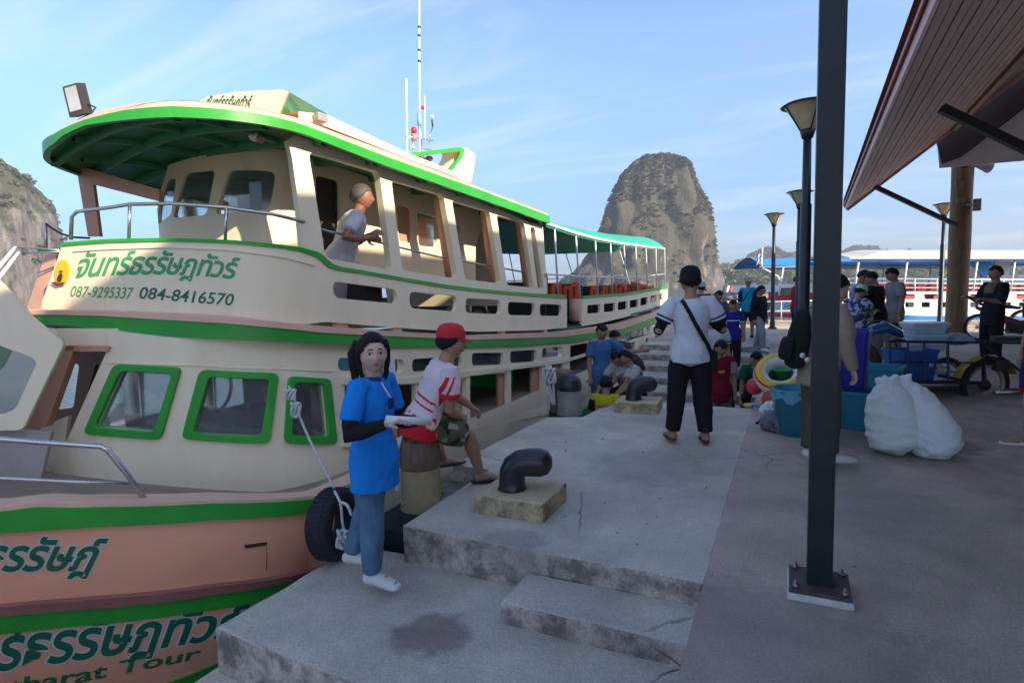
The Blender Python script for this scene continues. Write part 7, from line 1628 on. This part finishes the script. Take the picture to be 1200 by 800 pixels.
for tx, q in (('สมชาย', [(914, 361), (930, 361), (931, 354.5), (915, 354.5)]), ('ทัวร์ 08', [(906, 380), (926, 379.5), (927, 371.5), (907, 372)]), ('พังงา', [(908, 386.5), (926, 386), (927, 381), (909, 381.5)])):
    pass
def stripes_on(root, pts, d): 
    for q in pts: plate(root, 'lettering_block', q, d, .012, M_bb)
fb_ = K3(892, 296, D1); fg = thing('flag', 'small red, white and blue striped flag drooping at the bow of the blue roofed boat', 'flag', K3(892, 310, D1))
for k, (mt) in enumerate((M_br, M_bw, M_bb, M_bw, M_br)):
    mb = MB(); h_ = [0, .17, .33, .67, .83, 1][k:k+2]; mb.grid([[K3(893-6*u-1.2*v, 292+7*u*1.2+13*v+.5*sin(u*6+v*3), D1+.05*sin(u*7)) for v in [h_[0]+(h_[1]-h_[0])*w_/2 for w_ in range(3)]] for u in [q/6 for q in range(7)]]); mb.build('stripe', mt, fg)
rail(fg, 'pole', 893.5, 290, 892.5, 314, D1, .03, M_bw)
# boat two: long white two deck boat
D2 = 24.0
b2t = thing('tour_boat', 'long white two deck tour boat with red seats, behind the waiting group and column', 'boat', atd(1100, 400, D2), 0, 'tour boats moored beyond the pier')
def P2(pts, name, mt, dd=0, th=.06): plate(b2t, name, pts, D2+dd, th, mt)
rows = []
for i in range(30):
    t_ = i/29; x = 1000+t_*330; rows.append([K3(x, y+(1-min(1, t_*3.5))**2*(-6 if y < 380 else 0), D2)+V(Fh)*(1.7*(1-min(1, t_*5)**.5)+k) for y, k in ((364, 0), (370, 0), (376, .02), (396, .25), (408, .6))])
for j, (nm, mt) in enumerate((('topside', M_bw), ('blue_band', M_bb), ('planking', M_bw), ('bottom', M_bw))): mb = MB(); mb.grid([[r[j], r[j+1]] for r in rows]); mb.build(nm, mt, b2t, smooth=True)
def slotted(y0, y1, x0, x1, slots_, name):
    p0 = K3((x0+x1)/2, y0, D2); slab_round([(x0, y0), (x1, y0), (x1, y1), (x0, y1)], slots_, p0, -V(Fh), .06, name, M_bw, r=.02, parent=b2t)
sl1 = [[(x, 344.5), (x+16, 344.5), (x+16, 350.5), (x, 350.5)] for x in range(1002, 1330, 27)]
sl2 = [[(x, 354), (x+10, 354), (x+10, 360), (x, 360)] for x in range(1004, 1330, 19)]
slotted(341.5, 353, 994, 1330, sl1, 'upper_bulwark'); slotted(353.3, 366, 996, 1330, sl2, 'lower_bulwark')
P2([(996, 333.5), (1330, 334.5), (1330, 341), (994, 341)], 'inner_wall', M_seat, 1.6); P2([(1000, 343), (1330, 343), (1330, 352), (1000, 352)], 'seat_backs', M_seat, 1.7); P2([(1000, 353), (1330, 353), (1330, 364), (1000, 364)], 'lower_inner', M_dark, 1.8)
for y in (326.5, 331.5): rail(b2t, 'deck_rail', 990, y, 1330, y+2, D2, .035, M_bw)
rail(b2t, 'deck_rail', 992, 337, 1330, 338, D2, .03, M_bw)
for x in list(range(994, 1330, 26)): rail(b2t, 'stanchion', x, 326, x, 341.5, D2, .03, M_bw)
for x in (1003, 1060, 1102, 1142, 1186, 1230, 1280): rail(b2t, 'roof_post', x+4, 301, x-2, 341, D2, .045, M_bw)
for k in range(22):
    x = 1004+k*15; MB().box(K3(x, 337.5, D2+.8), (.32, .12, .42), bev=.03).build('seat', M_seat, b2t)
rows2 = []
for i in range(26):
    x = 996+i*13; rows2.append([K3(x, 301.5-(2.5 if 2 < i else 0), D2-.2)+V(Fh)*(k*3.6)+V((0, 0, .16*sin(pi*k)**.8+.14*(i > 1))) for k in [q/8 for q in range(9)]])
mb = MB(); mb.grid(rows2); mb.grid([[rows2[i][0], K3(996+i*13, 303.5, D2-.2)] for i in range(26)]); mb.build('roof', mat('faded_white_roof', (.50, .49, .46), rough=.6, var=.1, scale=.5), b2t, smooth=True)
plate(b2t, 'roof_trim', [(998, 303.5), (1330, 303.5), (1330, 305.2), (998, 305.2)], D2-.1, .04, M_grey)
P2([(1128, 306), (1162, 306), (1157, 325), (1152, 325), (1140, 311), (1128, 311)], 'blue_curtain', M_tb, .9); P2([(1166, 306), (1186, 306), (1182, 326), (1163, 326)], 'side_screen', mat('pale_screen', (.45, .5, .55), rough=.3), 1.0)
person('passenger in black seen through the rails of the long white boat', K3(1125, 345, D2+1.0), face=200, H=1.6, pelvis=(0, 0, .25), Rt=(.1, 1, 0), Rs=(0, 0, -1), Lt=(-.1, 1, 0), Ls=(0, 0, -1), shirt=C_black, pants=C_black, eyes=False)
# lettering on the bow boat: plain blue strokes at this size
text_quad('ทัวร์เกาะ', lambda a, b: K3(914+17*a, 361-6.5*b, D1+.18), 'lettering', M_bb, b1, bold=.03)
text_quad('อ่าวพังงา', lambda a, b: K3(906+22*a, 380-8*b, D1+.25), 'lettering', M_bb, b1, bold=.03)
text_quad('ทะเล', lambda a, b: K3(908+20*a, 387-5*b, D1+.45), 'lettering', M_bb, b1, bold=.03)
# low wooden boats moored left of the pier end
def long_boat(x0, x1, y, d, label, col, col2):
    r = thing('longtail_boat', label, 'boat', atd((x0+x1)/2, y+10, d), 0, 'low wooden boats off the pier end')
    rows = []
    for i in range(25):
        t_ = i/24; x = x0+(x1-x0)*t_; lift = 7*max(0, 1-t_*4)**2+2.5*max(0, t_*4-3)**2; wv = sin(pi*min(1, max(0, .04+t_*.94)))**.5*.75
        rows.append([K3(x, y-lift, d)-V(Fh)*wv, K3(x, y+3.2-lift*.8, d)-V(Fh)*wv, K3(x, y+9, d)-V(Fh)*wv*.7, K3(x, y+14, d)-V(Fh)*wv*.2])
    for j, (nm, mt) in enumerate((('gunwale', col), ('topside', col2), ('bottom', col2))): mb = MB(); mb.grid([[q[j], q[j+1]] for q in rows]); mb.build(nm, mt, r, smooth=True)
    mb = MB(); mb.grid([[q[0], q[0]+V(Fh)*1.3] for q in rows]); mb.build('deck', M_deck, r); return r
M_wb = mat('brown_hull', (.30, .15, .08), rough=.6, var=.2); M_ws = mat('weathered_hull', (.42, .38, .33), rough=.7, var=.2)
l1 = long_boat(826, 925, 345, 34, 'low brown and white wooden boat beyond the youths on the stairs', M_wb, M_ws)
l2 = long_boat(812, 905, 352, 29, 'weathered low wooden boat nearest the top of the stairs', M_ws, M_wb)
for k, (x0, x1) in enumerate(((846, 850), (850, 854), (854, 858))): MB().tube([K3(x0, 346, 33), K3(x1, 335, 33)], .07, 7).build('tilted_pole', [M_dark, M_bw, M_br][k], l1)
lump('deck_load', 'pile of grey nets on the weathered wooden boat', 'nets', K3(860, 349, 29), (.8, .5, .28), mat('nets', (.22, .22, .22), rough=.9, var=.4), 33)
# far left: white hand rails of the bow ladder
for (x0, y0, x1, y1) in ((-6, 318, 18, 290), (-4, 329, 22, 296)):
    MB().tube([atd(x0, y0, 4.6), atd(x1, y1, 4.9)], .014, 8).build('ladder_rail', M_wtube, boat)
tube_px([(18, 290), (44, 291), (70, 293)], lambda x, y: atd(x, y, 5.0), .006, 'lifeline', M_chrome); tube_px([(22, 296), (44, 296), (70, 295)], lambda x, y: atd(x, y, 5.0), .006, 'lifeline', M_chrome)
tube_px([(54, 262), (60, 267), (72, 274), (86, 278), (105, 279)], lambda x, y: atd(x, y, 5.1), .009, 'hose', M_dark); tube_px([(54, 263), (54, 291)], lambda x, y: atd(x, y, 5.1), .011, 'rail_post', M_chrome)
# litter and small stones on the concrete
rr = random.Random(5); mb = MB()
for _ in range(260):
    x, y = rr.uniform(-2.2, 4), rr.uniform(3.1, 12); s_ = rr.uniform(.003, .009)
    if x < -.35 and y > 7.4: continue
    mb.box((x, y, s_*.4), (s_*2, s_*rr.uniform(1, 2.5), s_), Matrix.Rotation(rr.random()*3, 3, 'Z'))
o = mb.build('grit', mat('grit', (.35, .32, .28), rough=.9, var=.5)); tag(o, 'loose grit and small stones scattered over the concrete', 'grit', kind='stuff')
# ---- air
hz_ = MB(); hz_.box((0, 700, 60), (3600, 2400, 126)); 
MH = bpy.data.materials.new('haze'); MH.use_nodes = True; n = MH.node_tree; n.nodes.clear(); ho = n.nodes.new('ShaderNodeOutputMaterial'); hv = n.nodes.new('ShaderNodeVolumePrincipled')
hv.inputs['Color'].default_value = (.86, .93, 1.0, 1); hv.inputs['Density'].default_value = HAZE; hv.inputs['Anisotropy'].default_value = .3
n.links.new(hv.outputs[0], ho.inputs['Volume'])
if HAZE: o = hz_.build('haze', MH); tag(o, 'thin pale haze in the air over the bay', 'haze', kind='stuff')
